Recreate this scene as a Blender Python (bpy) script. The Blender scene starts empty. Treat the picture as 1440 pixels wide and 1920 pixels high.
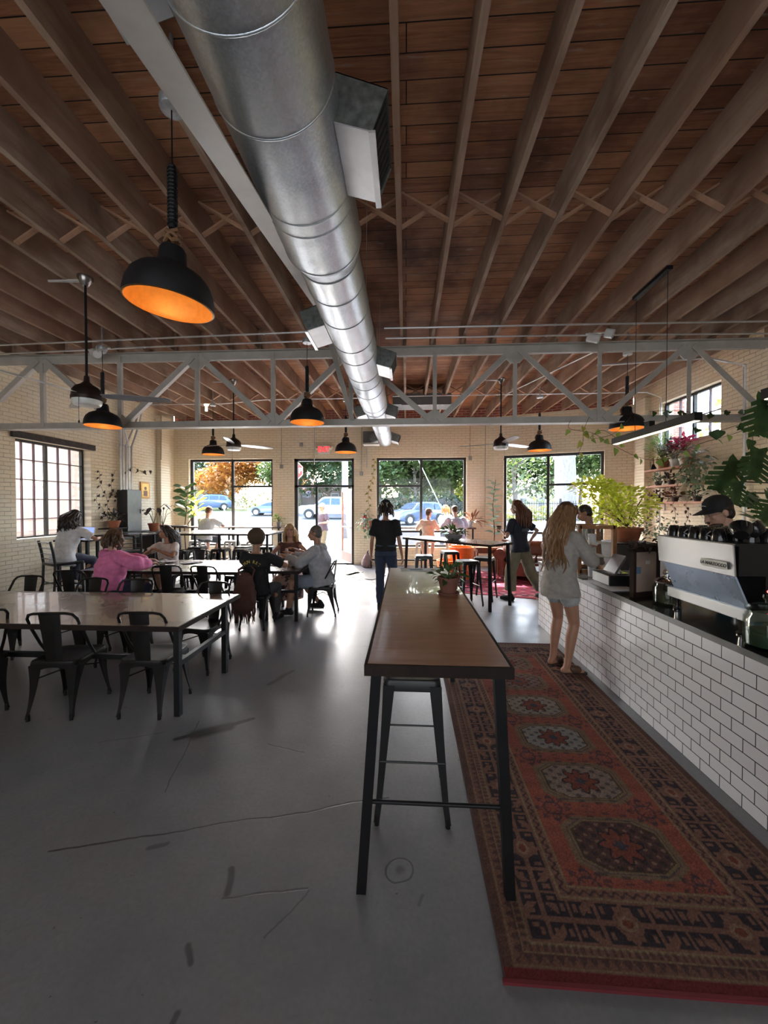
EXPO, SKY, SUN, FILLB, FILLT = 1.6, 1.3, 15.5, 66, 0
PB, PW = 1.2, .55
import bpy, bmesh, math, random
import numpy as np
from mathutils import Vector, Matrix, noise
random.seed(7)
S = bpy.context.scene
COL = S.collection
PI = math.pi
# ------------------------------------------------------------------ camera, light, exposure
cam_d = bpy.data.cameras.new('camera'); cam = bpy.data.objects.new('camera', cam_d); COL.objects.link(cam)
cam_d.sensor_fit = 'VERTICAL'; cam_d.sensor_height = 36; cam_d.lens = 721*36/1920; cam_d.clip_start = .05; cam_d.clip_end = 400
cam.location = (0, 0, 1.7)
cam.rotation_euler = (PI/2-math.atan(13*math.cos(math.atan(41/721))/721), 0, math.atan(41/721))
S.camera = cam
S.view_settings.view_transform = 'Standard'; S.view_settings.look = 'None'; S.view_settings.gamma = 1
S.view_settings.use_curve_mapping = False
S.view_settings.exposure = EXPO
w = bpy.data.worlds.new('sky'); S.world = w; w.use_nodes = True
nt = w.node_tree; nt.nodes.clear()
sk = nt.nodes.new('ShaderNodeTexSky'); sk.sky_type = 'NISHITA'; sk.sun_disc = False; sk.sun_elevation = math.radians(42); sk.sun_rotation = math.radians(-17)
sk.air_density = 1.2; sk.dust_density = 2.5
bg = nt.nodes.new('ShaderNodeBackground'); bg.inputs['Strength'].default_value = SKY
wo = nt.nodes.new('ShaderNodeOutputWorld')
nt.links.new(sk.outputs[0], bg.inputs[0]); nt.links.new(bg.outputs[0], wo.inputs[0])
def lamp(kind, name, loc, energy, color, direction=None, **k):
    l = bpy.data.lights.new(name, kind); l.energy = energy; l.color = color
    for a, b in k.items(): setattr(l, a, b)
    o = bpy.data.objects.new(name, l); COL.objects.link(o); o.location = loc
    if direction: o.rotation_euler = Vector(direction).to_track_quat('-Z', 'Y').to_euler()
    return o
lamp('SUN', 'sun', (0, 30, 30), SUN, (1, .95, .86), (.27, -.86, -.84), angle=math.radians(.6))
lamp('AREA', 'back_fill_light', (-1, -3.9, 2.2), FILLB, (.88, .94, 1), (0, 1, .12), shape='RECTANGLE', size=8, size_y=2.6)  # added fill in front of the solid back wall, out of view
lamp('AREA', 'overhead_fill_light', (-.8, 2.0, 4.1), FILLT, (1, .97, .93), (0, .25, -1), shape='RECTANGLE', size=1.0, size_y=1.0) if FILLT else None  # added overhead fill without any roof opening; unused while switched off

# ------------------------------------------------------------------ materials
MATS = {}
def newmat(name):
    m = bpy.data.materials.new(name); m.use_nodes = True; m.node_tree.nodes.clear(); return m
class N:
    """tiny node helper"""
    def __init__(s, m): s.t = m.node_tree; s.m = m
    def n(s, typ, **k):
        x = s.t.nodes.new(typ)
        for a, b in k.items():
            if a.startswith('i_'): x.inputs[a[2:].replace('_', ' ')].default_value = b
            elif a.startswith('p'): x.inputs[int(a[1:])].default_value = b
            else: setattr(x, a, b)
        return x
    def l(s, a, b): s.t.links.new(a, b)
    def math(s, op, a, b=None, c=None, clamp=False):
        x = s.t.nodes.new('ShaderNodeMath'); x.operation = op; x.use_clamp = clamp
        for i, v in enumerate((a, b, c)):
            if v is None: continue
            if isinstance(v, (int, float)): x.inputs[i].default_value = v
            else: s.l(v, x.inputs[i])
        return x.outputs[0]
    def mix(s, f, a, b, bt='MIX'):
        x = s.t.nodes.new('ShaderNodeMix'); x.data_type = 'RGBA'; x.blend_type = bt
        for k, v in ((0, f), (6, a), (7, b)):
            if isinstance(v, (int, float)): x.inputs[k].default_value = v
            elif isinstance(v, tuple): x.inputs[k].default_value = (*v[:3], 1)
            else: s.l(v, x.inputs[k])
        return x.outputs[2]
    def coord(s, scale=(1, 1, 1), loc=(0, 0, 0), rot=(0, 0, 0), kind='Object'):
        t = s.n('ShaderNodeTexCoord'); mp = s.n('ShaderNodeMapping')
        mp.inputs['Scale'].default_value = scale; mp.inputs['Location'].default_value = loc; mp.inputs['Rotation'].default_value = rot
        s.l(t.outputs[kind], mp.inputs[0]); return mp.outputs[0]
    def noise(s, vec, scale=5, detail=4, rough=.55, dist=0):
        x = s.n('ShaderNodeTexNoise'); x.inputs['Scale'].default_value = scale; x.inputs['Detail'].default_value = detail
        x.inputs['Roughness'].default_value = rough; x.inputs['Distortion'].default_value = dist
        if vec: s.l(vec, x.inputs[0])
        return x.outputs[0]
    def ramp(s, v, a, b, lo=0., hi=1.):
        x = s.n('ShaderNodeMapRange'); x.inputs[1].default_value = a; x.inputs[2].default_value = b
        x.inputs[3].default_value = lo; x.inputs[4].default_value = hi; s.l(v, x.inputs[0]); return x.outputs[0]
    def bump(s, h, strength=.3, dist=.01):
        x = s.n('ShaderNodeBump'); x.inputs['Strength'].default_value = strength; x.inputs['Distance'].default_value = dist
        s.l(h, x.inputs['Height']); return x.outputs[0]
    def out(s, color=None, rough=.5, metal=0, normal=None, spec=.5, coat=0, alpha=None, trans=0, emis=None, estr=0, ior=1.5, sheen=0):
        p = s.n('ShaderNodeBsdfPrincipled'); o = s.n('ShaderNodeOutputMaterial')
        def st(k, v):
            if v is None: return
            if isinstance(v, tuple): p.inputs[k].default_value = (*v[:3], 1)
            elif isinstance(v, (int, float)): p.inputs[k].default_value = v
            else: s.l(v, p.inputs[k])
        st('Base Color', color); st('Roughness', rough); st('Metallic', metal); st('Specular IOR Level', spec); st('Coat Weight', coat)
        st('Transmission Weight', trans); st('IOR', ior); st('Sheen Weight', sheen)
        if normal: s.l(normal, p.inputs['Normal'])
        if emis: st('Emission Color', emis); p.inputs['Emission Strength'].default_value = estr
        s.l(p.outputs[0], o.inputs[0]); s.p = p
        return s.m
def plain(name, c, rough=.5, metal=0, var=.12, scale=8, spec=.5, bump=0, coat=0, stretch=(1, 1, 1), emis=None, estr=0):
    """plain surface with slight mottling"""
    if name in MATS: return MATS[name]
    m = newmat(name); n = N(m); v = n.coord(stretch)
    nz = n.noise(v, scale, 5)
    col = n.mix(n.ramp(nz, .3, .7), tuple(x*(1-var) for x in c), tuple(min(1, x*(1+var)) for x in c))
    nb = n.bump(nz, bump, .01) if bump else None
    MATS[name] = n.out(col, n.ramp(nz, .2, .8, max(.02, rough*.85), min(1, rough*1.15)), metal, nb, spec, coat, emis=emis, estr=estr)
    return MATS[name]
def m_brick():
    m = newmat('painted_brick'); n = N(m)
    t = n.n('ShaderNodeTexCoord'); sp = n.n('ShaderNodeSeparateXYZ'); n.l(t.outputs['Object'], sp.inputs[0])
    cb = n.n('ShaderNodeCombineXYZ'); n.l(sp.outputs[0], cb.inputs[0]); n.l(sp.outputs[2], cb.inputs[1])
    wob = n.noise(cb.outputs[0], 3, 3); wv = n.n('ShaderNodeVectorMath', operation='MULTIPLY_ADD')
    n.l(wob, wv.inputs[0]); wv.inputs[1].default_value = (.02, .03, 0); n.l(cb.outputs[0], wv.inputs[2])
    b = n.n('ShaderNodeTexBrick', offset=.5, i_Scale=1., i_Mortar_Size=.006, i_Mortar_Smooth=.6, i_Brick_Width=.21, i_Row_Height=.07)
    b.inputs['Color1'].default_value = (.93, .93, .93, 1); b.inputs['Color2'].default_value = (.8, .8, .8, 1); b.inputs['Mortar'].default_value = (0, 0, 0, 1)
    n.l(wv.outputs[0], b.inputs[0])
    big = n.noise(cb.outputs[0], .9, 4); fine = n.noise(cb.outputs[0], 30, 3)
    base = n.mix(n.ramp(big, .35, .65), (.84, .70, .49), (.88, .79, .61))
    gap = n.ramp(n.noise(cb.outputs[0], 2.3, 5), .5, .72)
    shade = n.mix(n.math('MULTIPLY', b.outputs[1], n.math('ADD', .38, n.math('MULTIPLY', gap, .6))), base, (.42, .33, .22))
    shade = n.mix(n.math('MULTIPLY', fine, .22), shade, (.62, .54, .40))
    h = n.math('ADD', n.math('MULTIPLY', b.outputs[1], -1.), n.math('MULTIPLY', fine, .5))
    return n.out(shade, .62, 0, n.bump(h, .75, .012))
def m_redbrick():
    m = newmat('red_brick'); n = N(m)
    t = n.n('ShaderNodeTexCoord'); sp = n.n('ShaderNodeSeparateXYZ'); n.l(t.outputs['Object'], sp.inputs[0])
    cb = n.n('ShaderNodeCombineXYZ'); n.l(sp.outputs[0], cb.inputs[0]); n.l(sp.outputs[2], cb.inputs[1])
    b = n.n('ShaderNodeTexBrick', offset=.5, i_Scale=1., i_Mortar_Size=.008, i_Mortar_Smooth=.2, i_Brick_Width=.21, i_Row_Height=.07)
    b.inputs['Color1'].default_value = (.42, .13, .08, 1); b.inputs['Color2'].default_value = (.30, .09, .06, 1); b.inputs['Mortar'].default_value = (.5, .42, .36, 1)
    n.l(cb.outputs[0], b.inputs[0])
    return n.out(b.outputs[0], .8, 0, n.bump(b.outputs[1], -.5, .01))
def m_tile():
    m = newmat('white_subway_tile'); n = N(m)
    t = n.n('ShaderNodeTexCoord'); sp = n.n('ShaderNodeSeparateXYZ'); n.l(t.outputs['Object'], sp.inputs[0])
    ad = n.math('ADD', sp.outputs[0], sp.outputs[1])
    cb = n.n('ShaderNodeCombineXYZ'); n.l(ad, cb.inputs[0]); n.l(sp.outputs[2], cb.inputs[1])
    b = n.n('ShaderNodeTexBrick', offset=.5, i_Scale=1., i_Mortar_Size=.003, i_Mortar_Smooth=.1, i_Brick_Width=.1545, i_Row_Height=.0785)
    b.inputs['Color1'].default_value = (.80, .79, .80, 1); b.inputs['Color2'].default_value = (.74, .73, .75, 1); b.inputs['Mortar'].default_value = (.035, .035, .04, 1)
    n.l(cb.outputs[0], b.inputs[0])
    wave = n.noise(cb.outputs[0], 9, 1)
    h = n.math('ADD', n.math('MULTIPLY', b.outputs[1], -1), n.math('MULTIPLY', wave, .25))
    return n.out(b.outputs[0], n.ramp(b.outputs[1], 0, 1, .12, .8), 0, n.bump(h, .5, .004))
def m_deck():
    m = newmat('ceiling_planks'); n = N(m)
    v = n.coord()
    b = n.n('ShaderNodeTexBrick', offset=.37, i_Scale=1., i_Mortar_Size=.004, i_Mortar_Smooth=.3, i_Brick_Width=3.1, i_Row_Height=.148)
    b.inputs['Color1'].default_value = (0, 0, 0, 1); b.inputs['Color2'].default_value = (1, 1, 1, 1); b.inputs['Mortar'].default_value = (0, 0, 0, 1)
    n.l(v, b.inputs[0])
    g = n.noise(n.coord((1.2, 22, 1)), 2.2, 6, .65, .6); blot = n.noise(v, 1.1, 5, .6)
    c = n.mix(n.ramp(g, .3, .7), WD1, WD2)
    c = n.mix(n.math('MULTIPLY', b.outputs[0], .55), c, WD3)
    c = n.mix(n.ramp(blot, .42, .66), c, WD4)
    c = n.mix(n.ramp(n.noise(n.coord((1.5, 10, 1)), 3.3, 6), .62, .74, 0, .5), c, (.40, .36, .30))
    c = n.mix(b.outputs[1], c, (.012, .008, .006))
    return n.out(c, .75, 0, n.bump(n.math('ADD', n.math('MULTIPLY', b.outputs[1], -1), n.math('MULTIPLY', g, .4)), .7, .012), .25)
WD1, WD2, WD3, WD4 = (.19, .072, .036), (.46, .21, .10), (.60, .31, .16), (.12, .046, .024)
def m_joist(name='joist_wood', a=(.30, .21, .15), b=(.50, .39, .30), dirt=(.20, .125, .085), st=(10, .8, 6)):
    m = newmat(name); n = N(m)
    oi = n.n('ShaderNodeObjectInfo')
    t = n.n('ShaderNodeTexCoord'); ad = n.n('ShaderNodeVectorMath', operation='MULTIPLY_ADD'); ad.inputs[1].default_value = (1, 1, 1)
    cbx = n.n('ShaderNodeCombineXYZ'); r10 = n.math('MULTIPLY', oi.outputs['Random'], 37.); n.l(r10, cbx.inputs[0]); n.l(r10, cbx.inputs[1])
    n.l(t.outputs['Object'], ad.inputs[0]); n.l(cbx.outputs[0], ad.inputs[2])
    mp = n.n('ShaderNodeMapping'); mp.inputs['Scale'].default_value = st; n.l(ad.outputs[0], mp.inputs[0])
    g = n.noise(mp.outputs[0], 2.5, 7, .65, .4); bl = n.noise(ad.outputs[0], 1.7, 4)
    c = n.mix(n.ramp(g, .3, .7), a, b)
    c = n.mix(n.ramp(bl, .4, .65), c, dirt)
    c = n.mix(n.math('MULTIPLY', oi.outputs['Random'], .55), c, (.34, .175, .10))
    return n.out(c, .8, 0, n.bump(g, .5, .01), .25)
def m_floor():
    m = newmat('polished_concrete'); n = N(m)
    v = n.coord()
    big = n.noise(v, .55, 6, .6); mid = n.noise(v, 3.1, 7, .62); fine = n.noise(v, 46, 4, .6)
    c = n.mix(n.ramp(big, .35, .66), FL1, FL2)
    c = n.mix(n.ramp(mid, .3, .75, 0, .5), c, (.27, .265, .26))
    c = n.mix(n.ramp(fine, .35, .75, 0, .35), c, (.12, .12, .12))
    spk = n.ramp(n.noise(v, 19, 3, .7), .70, .74); c = n.mix(n.math('MULTIPLY', spk, .8), c, (.045, .045, .045))
    # scratches, cracks and the dark worn patch: segments in the floor plane (x0, y0, x1, y1, width, darkness)
    t = n.n('ShaderNodeTexCoord')
    wv = n.n('ShaderNodeTexNoise'); wv.inputs['Scale'].default_value = 2.3; wv.inputs['Detail'].default_value = 8; n.l(t.outputs['Object'], wv.inputs[0])
    off = n.n('ShaderNodeVectorMath', operation='MULTIPLY_ADD'); off.inputs[1].default_value = (.09, .09, 0); n.l(wv.outputs['Color'], off.inputs[0]); n.l(t.outputs['Object'], off.inputs[2])
    sh = n.n('ShaderNodeVectorMath', operation='SUBTRACT'); n.l(off.outputs[0], sh.inputs[0]); sh.inputs[1].default_value = (.045, .045, 0)
    fl = n.n('ShaderNodeVectorMath', operation='MULTIPLY'); n.l(sh.outputs[0], fl.inputs[0]); fl.inputs[1].default_value = (1, 1, 0)
    P = fl.outputs[0]; tot = None
    for x0, y0, x1, y1, wd, dk in CRACKS:
        ax = Vector((x1-x0, y1-y0, 0)); L2 = ax.length_squared
        pa = n.n('ShaderNodeVectorMath', operation='SUBTRACT'); n.l(P, pa.inputs[0]); pa.inputs[1].default_value = (x0, y0, 0)
        dt = n.n('ShaderNodeVectorMath', operation='DOT_PRODUCT'); n.l(pa.outputs[0], dt.inputs[0]); dt.inputs[1].default_value = ax/L2
        hh = n.math('MULTIPLY', dt.outputs['Value'], 1., clamp=True)
        sc = n.n('ShaderNodeVectorMath', operation='SCALE'); sc.inputs[0].default_value = ax; n.l(hh, sc.inputs['Scale'])
        df = n.n('ShaderNodeVectorMath', operation='DISTANCE'); n.l(pa.outputs[0], df.inputs[0]); n.l(sc.outputs[0], df.inputs[1])
        k = n.ramp(df.outputs['Value'], wd*.5, wd*1.1, dk, 0)
        tot = k if tot is None else n.math('MAXIMUM', tot, k)
    rd = n.n('ShaderNodeVectorMath', operation='DISTANCE'); n.l(P, rd.inputs[0]); rd.inputs[1].default_value = (-.03, 1.745, 0)
    tot = n.math('MAXIMUM', tot, n.ramp(n.math('ABSOLUTE', n.math('SUBTRACT', rd.outputs['Value'], .062)), .002, .007, .6, 0)); tot = n.math('MAXIMUM', tot, n.ramp(rd.outputs['Value'], .012, .03, .5, 0))
    c = n.mix(tot, c, (.03, .03, .032))
    r = n.ramp(mid, .3, .7, .24, .40); r = n.math('ADD', r, n.math('MULTIPLY', fine, .12))
    h = n.math('SUBTRACT', n.math('MULTIPLY', mid, .6), n.math('MULTIPLY', tot, .6))
    return n.out(c, r, 0, n.bump(h, .16, .02), .42)
FL1, FL2 = (.135, .145, .16), (.205, .215, .235)
CRACKS = [(-1.75, 1.77, -.1, 2.2, .006, .8), (-1.42, 2.15, -1.62, 2.9, .004, .7), (-.81, 1.73, -.77, 1.62, .02, .7), (-.78, 1.6, -.43, 1.66, .006, .5),
          (-1.66, 2.66, -1.22, 2.95, .03, .85), (-1.55, 2.72, -1.36, 2.84, .07, .85), (-.97, 2.65, -.7, 2.58, .006, .6), (-.76, 1.22, -.77, 1.13, .016, .6),
          (-.83, 1.42, -.79, 1.37, .014, .6), (-1.27, 1.82, -1.2, 1.85, .016, .5), (-.42, 1.65, -.55, 1.45, .005, .5), 
          (.06, 1.60, .08, 1.64, .008, .4), (-.5, 4.6, .1, 4.4, .006, .5), (-2.2, 2.6, -1.8, 2.75, .006, .5), (1.2, 6.2, 1.75, 6.0, .012, .5), (-1.3, 3.55, -1.15, 3.85, .03, .5)]
def m_wood(name, a, b, st=(1, 12, 1), rough=.35, coat=.2, sc=3., spec=.5):
    if name in MATS: return MATS[name]
    m = newmat(name); n = N(m); v = n.coord(st)
    g = n.noise(v, sc, 7, .6, .5); k = n.noise(n.coord(), 1.5, 4)
    c = n.mix(n.ramp(g, .3, .7), a, b); c = n.mix(n.ramp(k, .4, .7, 0, .5), c, tuple(x*.7 for x in a))
    MATS[name] = n.out(c, n.ramp(k, .3, .7, rough*.96, rough*1.06), 0, n.bump(g, .03, .004), spec, coat); return MATS[name]
def m_galv():
    m = newmat('galvanised_steel'); n = N(m); v = n.coord()
    vo = n.n('ShaderNodeTexVoronoi'); vo.inputs['Scale'].default_value = 110; n.l(v, vo.inputs[0])
    hs = n.n('ShaderNodeSeparateColor'); n.l(vo.outputs['Color'], hs.inputs[0])
    big = n.noise(v, 3, 4)
    c = n.mix(hs.outputs[0], (.44, .48, .52), (.58, .62, .66)); c = n.mix(n.ramp(big, .35, .7, 0, .6), c, (.66, .68, .68))
    r = n.math('ADD', n.ramp(hs.outputs[1], 0, 1, .30, .42), n.math('MULTIPLY', big, .1))
    return n.out(c, r, .95, n.bump(n.noise(v, 2.2, 3), .25, .03))
def m_leaf(name, a, b, trans=.35, rough=.45):
    if name in MATS: return MATS[name]
    m = newmat(name); n = N(m); v = n.coord()
    g = n.noise(v, 9, 4)
    c = n.mix(n.ramp(g, .3, .7), a, b)
    p = n.n('ShaderNodeBsdfPrincipled'); n.l(c, p.inputs['Base Color']); p.inputs['Roughness'].default_value = rough
    tr = n.n('ShaderNodeBsdfTranslucent'); n.l(n.mix(.5, c, tuple(min(1, x*2.2) for x in b)), tr.inputs[0])
    mx = n.n('ShaderNodeMixShader'); mx.inputs[0].default_value = trans; n.l(p.outputs[0], mx.inputs[1]); n.l(tr.outputs[0], mx.inputs[2])
    o = n.n('ShaderNodeOutputMaterial'); n.l(mx.outputs[0], o.inputs[0]); MATS[name] = m; return m
def m_glass(name='window_glass', tint=(1, 1, 1), refl=.06, rough=.02):
    if name in MATS: return MATS[name]
    m = newmat(name); n = N(m)
    t = n.n('ShaderNodeBsdfTransparent'); t.inputs[0].default_value = (*tint, 1); g = n.n('ShaderNodeBsdfGlossy'); g.inputs['Roughness'].default_value = rough
    lw = n.n('ShaderNodeFresnel'); lw.inputs[0].default_value = 1.35
    mx = n.n('ShaderNodeMixShader'); n.l(n.math('ADD', n.math('MULTIPLY', lw.outputs[0], .5), refl*.05), mx.inputs[0]); n.l(t.outputs[0], mx.inputs[1]); n.l(g.outputs[0], mx.inputs[2])
    o = n.n('ShaderNodeOutputMaterial'); n.l(mx.outputs[0], o.inputs[0]); MATS[name] = m; return m
def m_emit(name, c, s):
    if name in MATS: return MATS[name]
    m = newmat(name); n = N(m); e = n.n('ShaderNodeEmission'); e.inputs[0].default_value = (*c, 1); e.inputs[1].default_value = s
    o = n.n('ShaderNodeOutputMaterial'); n.l(e.outputs[0], o.inputs[0]); MATS[name] = m; return m

# ------------------------------------------------------------------ mesh helpers
def V(*a): return Vector(a)
def frame(d):
    d = d.normalized(); u = Vector((0, 0, 1)) if abs(d.z) < .95 else Vector((1, 0, 0))
    a = d.cross(u).normalized(); b = a.cross(d).normalized(); return a, b
class MB:
    def __init__(s): s.v = []; s.f = []; s.mi = []; s.M = None; s.cm = 0
    def add(s, vs, fs):
        o = len(s.v)
        s.v += [tuple(s.M @ Vector(p)) if s.M else tuple(p) for p in vs]
        s.f += [tuple(i+o for i in f) for f in fs]; s.mi += [s.cm]*len(fs)
        return s
    def bx(s, x0, x1, y0, y1, z0, z1):
        p = [(x, y, z) for z in (z0, z1) for y in (y0, y1) for x in (x0, x1)]
        return s.add(p, [(0, 2, 3, 1), (4, 5, 7, 6), (0, 1, 5, 4), (2, 6, 7, 3), (0, 4, 6, 2), (1, 3, 7, 5)])
    def box(s, c, d, rz=0, rx=0, ry=0):
        R = Matrix.Translation(c) @ Matrix.Rotation(rz, 4, 'Z') @ Matrix.Rotation(ry, 4, 'Y') @ Matrix.Rotation(rx, 4, 'X')
        h = [x/2 for x in d]
        p = [tuple(R @ Vector((x*h[0], y*h[1], z*h[2]))) for z in (-1, 1) for y in (-1, 1) for x in (-1, 1)]
        return s.add(p, [(0, 2, 3, 1), (4, 5, 7, 6), (0, 1, 5, 4), (2, 6, 7, 3), (0, 4, 6, 2), (1, 3, 7, 5)])
    def rbox(s, c, d, r=.01, n=3, rz=0):
        """box with rounded vertical edges"""
        R = Matrix.Translation(c) @ Matrix.Rotation(rz, 4, 'Z'); pts = []
        for sx, sy, a0 in ((1, 1, 0), (-1, 1, PI/2), (-1, -1, PI), (1, -1, 1.5*PI)):
            for k in range(n+1):
                a = a0+k*PI/2/n; pts.append((sx*(d[0]/2-r)+r*math.cos(a), sy*(d[1]/2-r)+r*math.sin(a)))
        m = len(pts); vs = [tuple(R @ Vector((x, y, z))) for z in (-d[2]/2, d[2]/2) for x, y in pts]
        return s.add(vs, [tuple(reversed(range(m))), tuple(range(m, 2*m))]+[(i, (i+1) % m, m+(i+1) % m, m+i) for i in range(m)])
    def bar(s, p0, p1, w, h, up=None):
        """rectangular bar between two points"""
        p0, p1 = Vector(p0), Vector(p1); d = (p1-p0).normalized()
        u = Vector(up) if up else (Vector((0, 0, 1)) if abs(d.z) < .9 else Vector((0, 1, 0)))
        a = d.cross(u).normalized()*w/2; b = a.normalized().cross(d)*h/2
        vs = [p+q for p in (p0, p1) for q in (-a-b, a-b, a+b, -a+b)]
        return s.add(vs, [(3, 2, 1, 0), (4, 5, 6, 7)]+[(i, (i+1) % 4, 4+(i+1) % 4, 4+i) for i in range(4)])
    def tube(s, pts, r, n=8, caps=True, closed=False, sq=1., prof=None, up=None):
        pts = [Vector(p) for p in pts]; m = len(pts); rr = r if isinstance(r, (list, tuple)) else [r]*m
        vs = []; a = None
        for i, p in enumerate(pts):
            if closed: d = pts[(i+1) % m]-pts[i-1]
            else: d = pts[min(i+1, m-1)]-pts[max(i-1, 0)]
            if d.length < 1e-9: d = Vector((0, 0, 1))
            d.normalize()
            if a is None:
                if up: b = Vector(up); a = d.cross(b).normalized()
                else: a, b = frame(d)
            a = (a-d*a.dot(d));
            if a.length < 1e-6: a, _ = frame(d)
            a.normalize(); b = a.cross(d)
            for k in range(n):
                t = 2*PI*k/n; vs.append(p+a*rr[i]*math.cos(t)+b*rr[i]*sq*math.sin(t))
        fs = []
        for i in range(m if closed else m-1):
            j = (i+1) % m
            for k in range(n): fs.append((i*n+k, j*n+k, j*n+(k+1) % n, i*n+(k+1) % n))
        if caps and not closed: fs += [tuple(range(n)), tuple(reversed(range((m-1)*n, m*n)))]
        return s.add(vs, fs)
    def cyl(s, p0, p1, r0, r1=None, n=16): return s.tube([p0, p1], [r0, r0 if r1 is None else r1], n)
    def lathe(s, prof, c=(0, 0, 0), n=28, axis=None, ang=2*PI, jit=0):
        """prof: (r, z) list"""
        R = Matrix.Translation(c)
        if axis: R = R @ Vector(axis).to_track_quat('Z', 'Y').to_matrix().to_4x4()
        vs = []; m = len(prof)
        for r, z in prof:
            for k in range(n):
                t = ang*k/n; vs.append(R @ Vector((r*math.cos(t), r*math.sin(t), z)))
        fs = []
        for i in range(m-1):
            for k in range(n): fs.append((i*n+k, i*n+(k+1) % n, (i+1)*n+(k+1) % n, (i+1)*n+k))
        if prof[0][0] > 1e-5 and False: fs.append(tuple(reversed(range(n))))
        return s.add(vs, fs)
    def ell(s, c, r, n=12, m=8, R=None):
        c = Vector(c); r = (r, r, r) if isinstance(r, (int, float)) else r
        vs = [Vector((0, 0, -r[2]))]
        for i in range(1, m):
            ph = -PI/2+PI*i/m
            for k in range(n):
                t = 2*PI*k/n; vs.append(Vector((r[0]*math.cos(ph)*math.cos(t), r[1]*math.cos(ph)*math.sin(t), r[2]*math.sin(ph))))
        vs.append(Vector((0, 0, r[2])))
        if R: vs = [R @ q for q in vs]
        vs = [q+c for q in vs]; L = len(vs)-1
        fs = [(0, 1+(k+1) % n, 1+k) for k in range(n)]
        for i in range(m-2):
            for k in range(n): fs.append((1+i*n+k, 1+i*n+(k+1) % n, 1+(i+1)*n+(k+1) % n, 1+(i+1)*n+k))
        fs += [(L, 1+(m-2)*n+k, 1+(m-2)*n+(k+1) % n) for k in range(n)]
        return s.add(vs, fs)
    def ext(s, poly, vec):
        """extrude a closed 3D polygon"""
        m = len(poly); v = Vector(vec); a = [Vector(p) for p in poly]
        return s.add(a+[p+v for p in a], [tuple(reversed(range(m))), tuple(range(m, 2*m))]+[(i, (i+1) % m, m+(i+1) % m, m+i) for i in range(m)])
    def loft(s, rings, caps=True, closed=True):
        n = len(rings[0]); vs = [p for r in rings for p in r]; fs = []
        for i in range(len(rings)-1):
            for k in range(n if closed else n-1): fs.append((i*n+k, i*n+(k+1) % n, (i+1)*n+(k+1) % n, (i+1)*n+k))
        if caps and closed: fs += [tuple(reversed(range(n))), tuple(range((len(rings)-1)*n, len(rings)*n))]
        return s.add(vs, fs)
    def mesh(s, name):
        me = bpy.data.meshes.new(name); me.from_pydata(s.v, [], s.f)
        if any(s.mi): me.polygons.foreach_set('material_index', s.mi)
        return me
    def build(s, name, mat, parent=None, smooth=40, recalc=True):
        me = s.mesh(name)
        if recalc:
            bm = bmesh.new(); bm.from_mesh(me); bmesh.ops.recalc_face_normals(bm, faces=bm.faces); bm.to_mesh(me); bm.free()
        return link(name, me, mat, parent, smooth)
def link(name, me, mat, parent=None, smooth=40):
    for m in (mat if isinstance(mat, (list, tuple)) else [mat]): me.materials.append(m)
    if smooth:
        me.polygons.foreach_set('use_smooth', [True]*len(me.polygons)); me.set_sharp_from_angle(angle=math.radians(smooth))
    o = bpy.data.objects.new(name, me); COL.objects.link(o)
    if parent: o.parent = parent
    return o
def tag(o, label, cat, group=None, kind=None):
    if label: o['label'] = label
    if cat: o['category'] = cat
    if group: o['group'] = group
    if kind: o['kind'] = kind
    return o
def struct(o): o['kind'] = 'structure'; return o
def thing(name, label, cat, loc=(0, 0, 0), rz=0, group=None):
    o = bpy.data.objects.new(name, None); COL.objects.link(o); o.location = loc; o.rotation_euler = (0, 0, rz); o.empty_display_size = .1
    return tag(o, label, cat, group)
def kids(o): return [c for c in bpy.data.objects if c.parent == o]
def dup(root, loc=None, rz=None, label=None, group=None):
    def cp(o, par):
        c = o.copy(); COL.objects.link(c); c.parent = par
        for ch in kids(o): cp(ch, c)
        return c
    r = cp(root, None)
    if loc is not None: r.location = loc
    if rz is not None: r.rotation_euler = (0, 0, rz)
    if label: r['label'] = label
    if group: r['group'] = group
    return r
def text(body, size, mat, name, parent=None, ext=.002, M=None, align='CENTER', bold=0):
    c = bpy.data.curves.new(name, 'FONT'); c.body = body; c.size = size; c.extrude = ext; c.align_x = align; c.align_y = 'CENTER'; c.offset = bold
    t = bpy.data.objects.new('tmp', c); COL.objects.link(t)
    me = bpy.data.meshes.new_from_object(t.evaluated_get(bpy.context.evaluated_depsgraph_get())); bpy.data.objects.remove(t)
    me.materials.clear()
    if M is not None: me.transform(M)
    return link(name, me, mat, parent, 0)
BLACK = plain('black_steel', (.008, .008, .009), .5, 0, .2, spec=.3)
BLACKP = plain('black_powder_coat', (.010, .010, .011), .36, .15, .2)
GUN = plain('dark_gunmetal', (.016, .014, .013), .38, .3, .25, spec=.35)
DARKF = plain('dark_bronze_frame', (.035, .032, .03), .4, .4, .15)
WHITEP = plain('white_painted_steel', (.55, .525, .48), .5, .1, .12, 5)
CREAM = plain('cream_paint', (.84, .80, .70), .5)
GALV = m_galv(); BRICK = m_brick(); REDB = m_redbrick(); TILE = m_tile(); DECK = m_deck(); JOIST = m_joist(); FLOOR = m_floor()
GLASS = m_glass()
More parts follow.
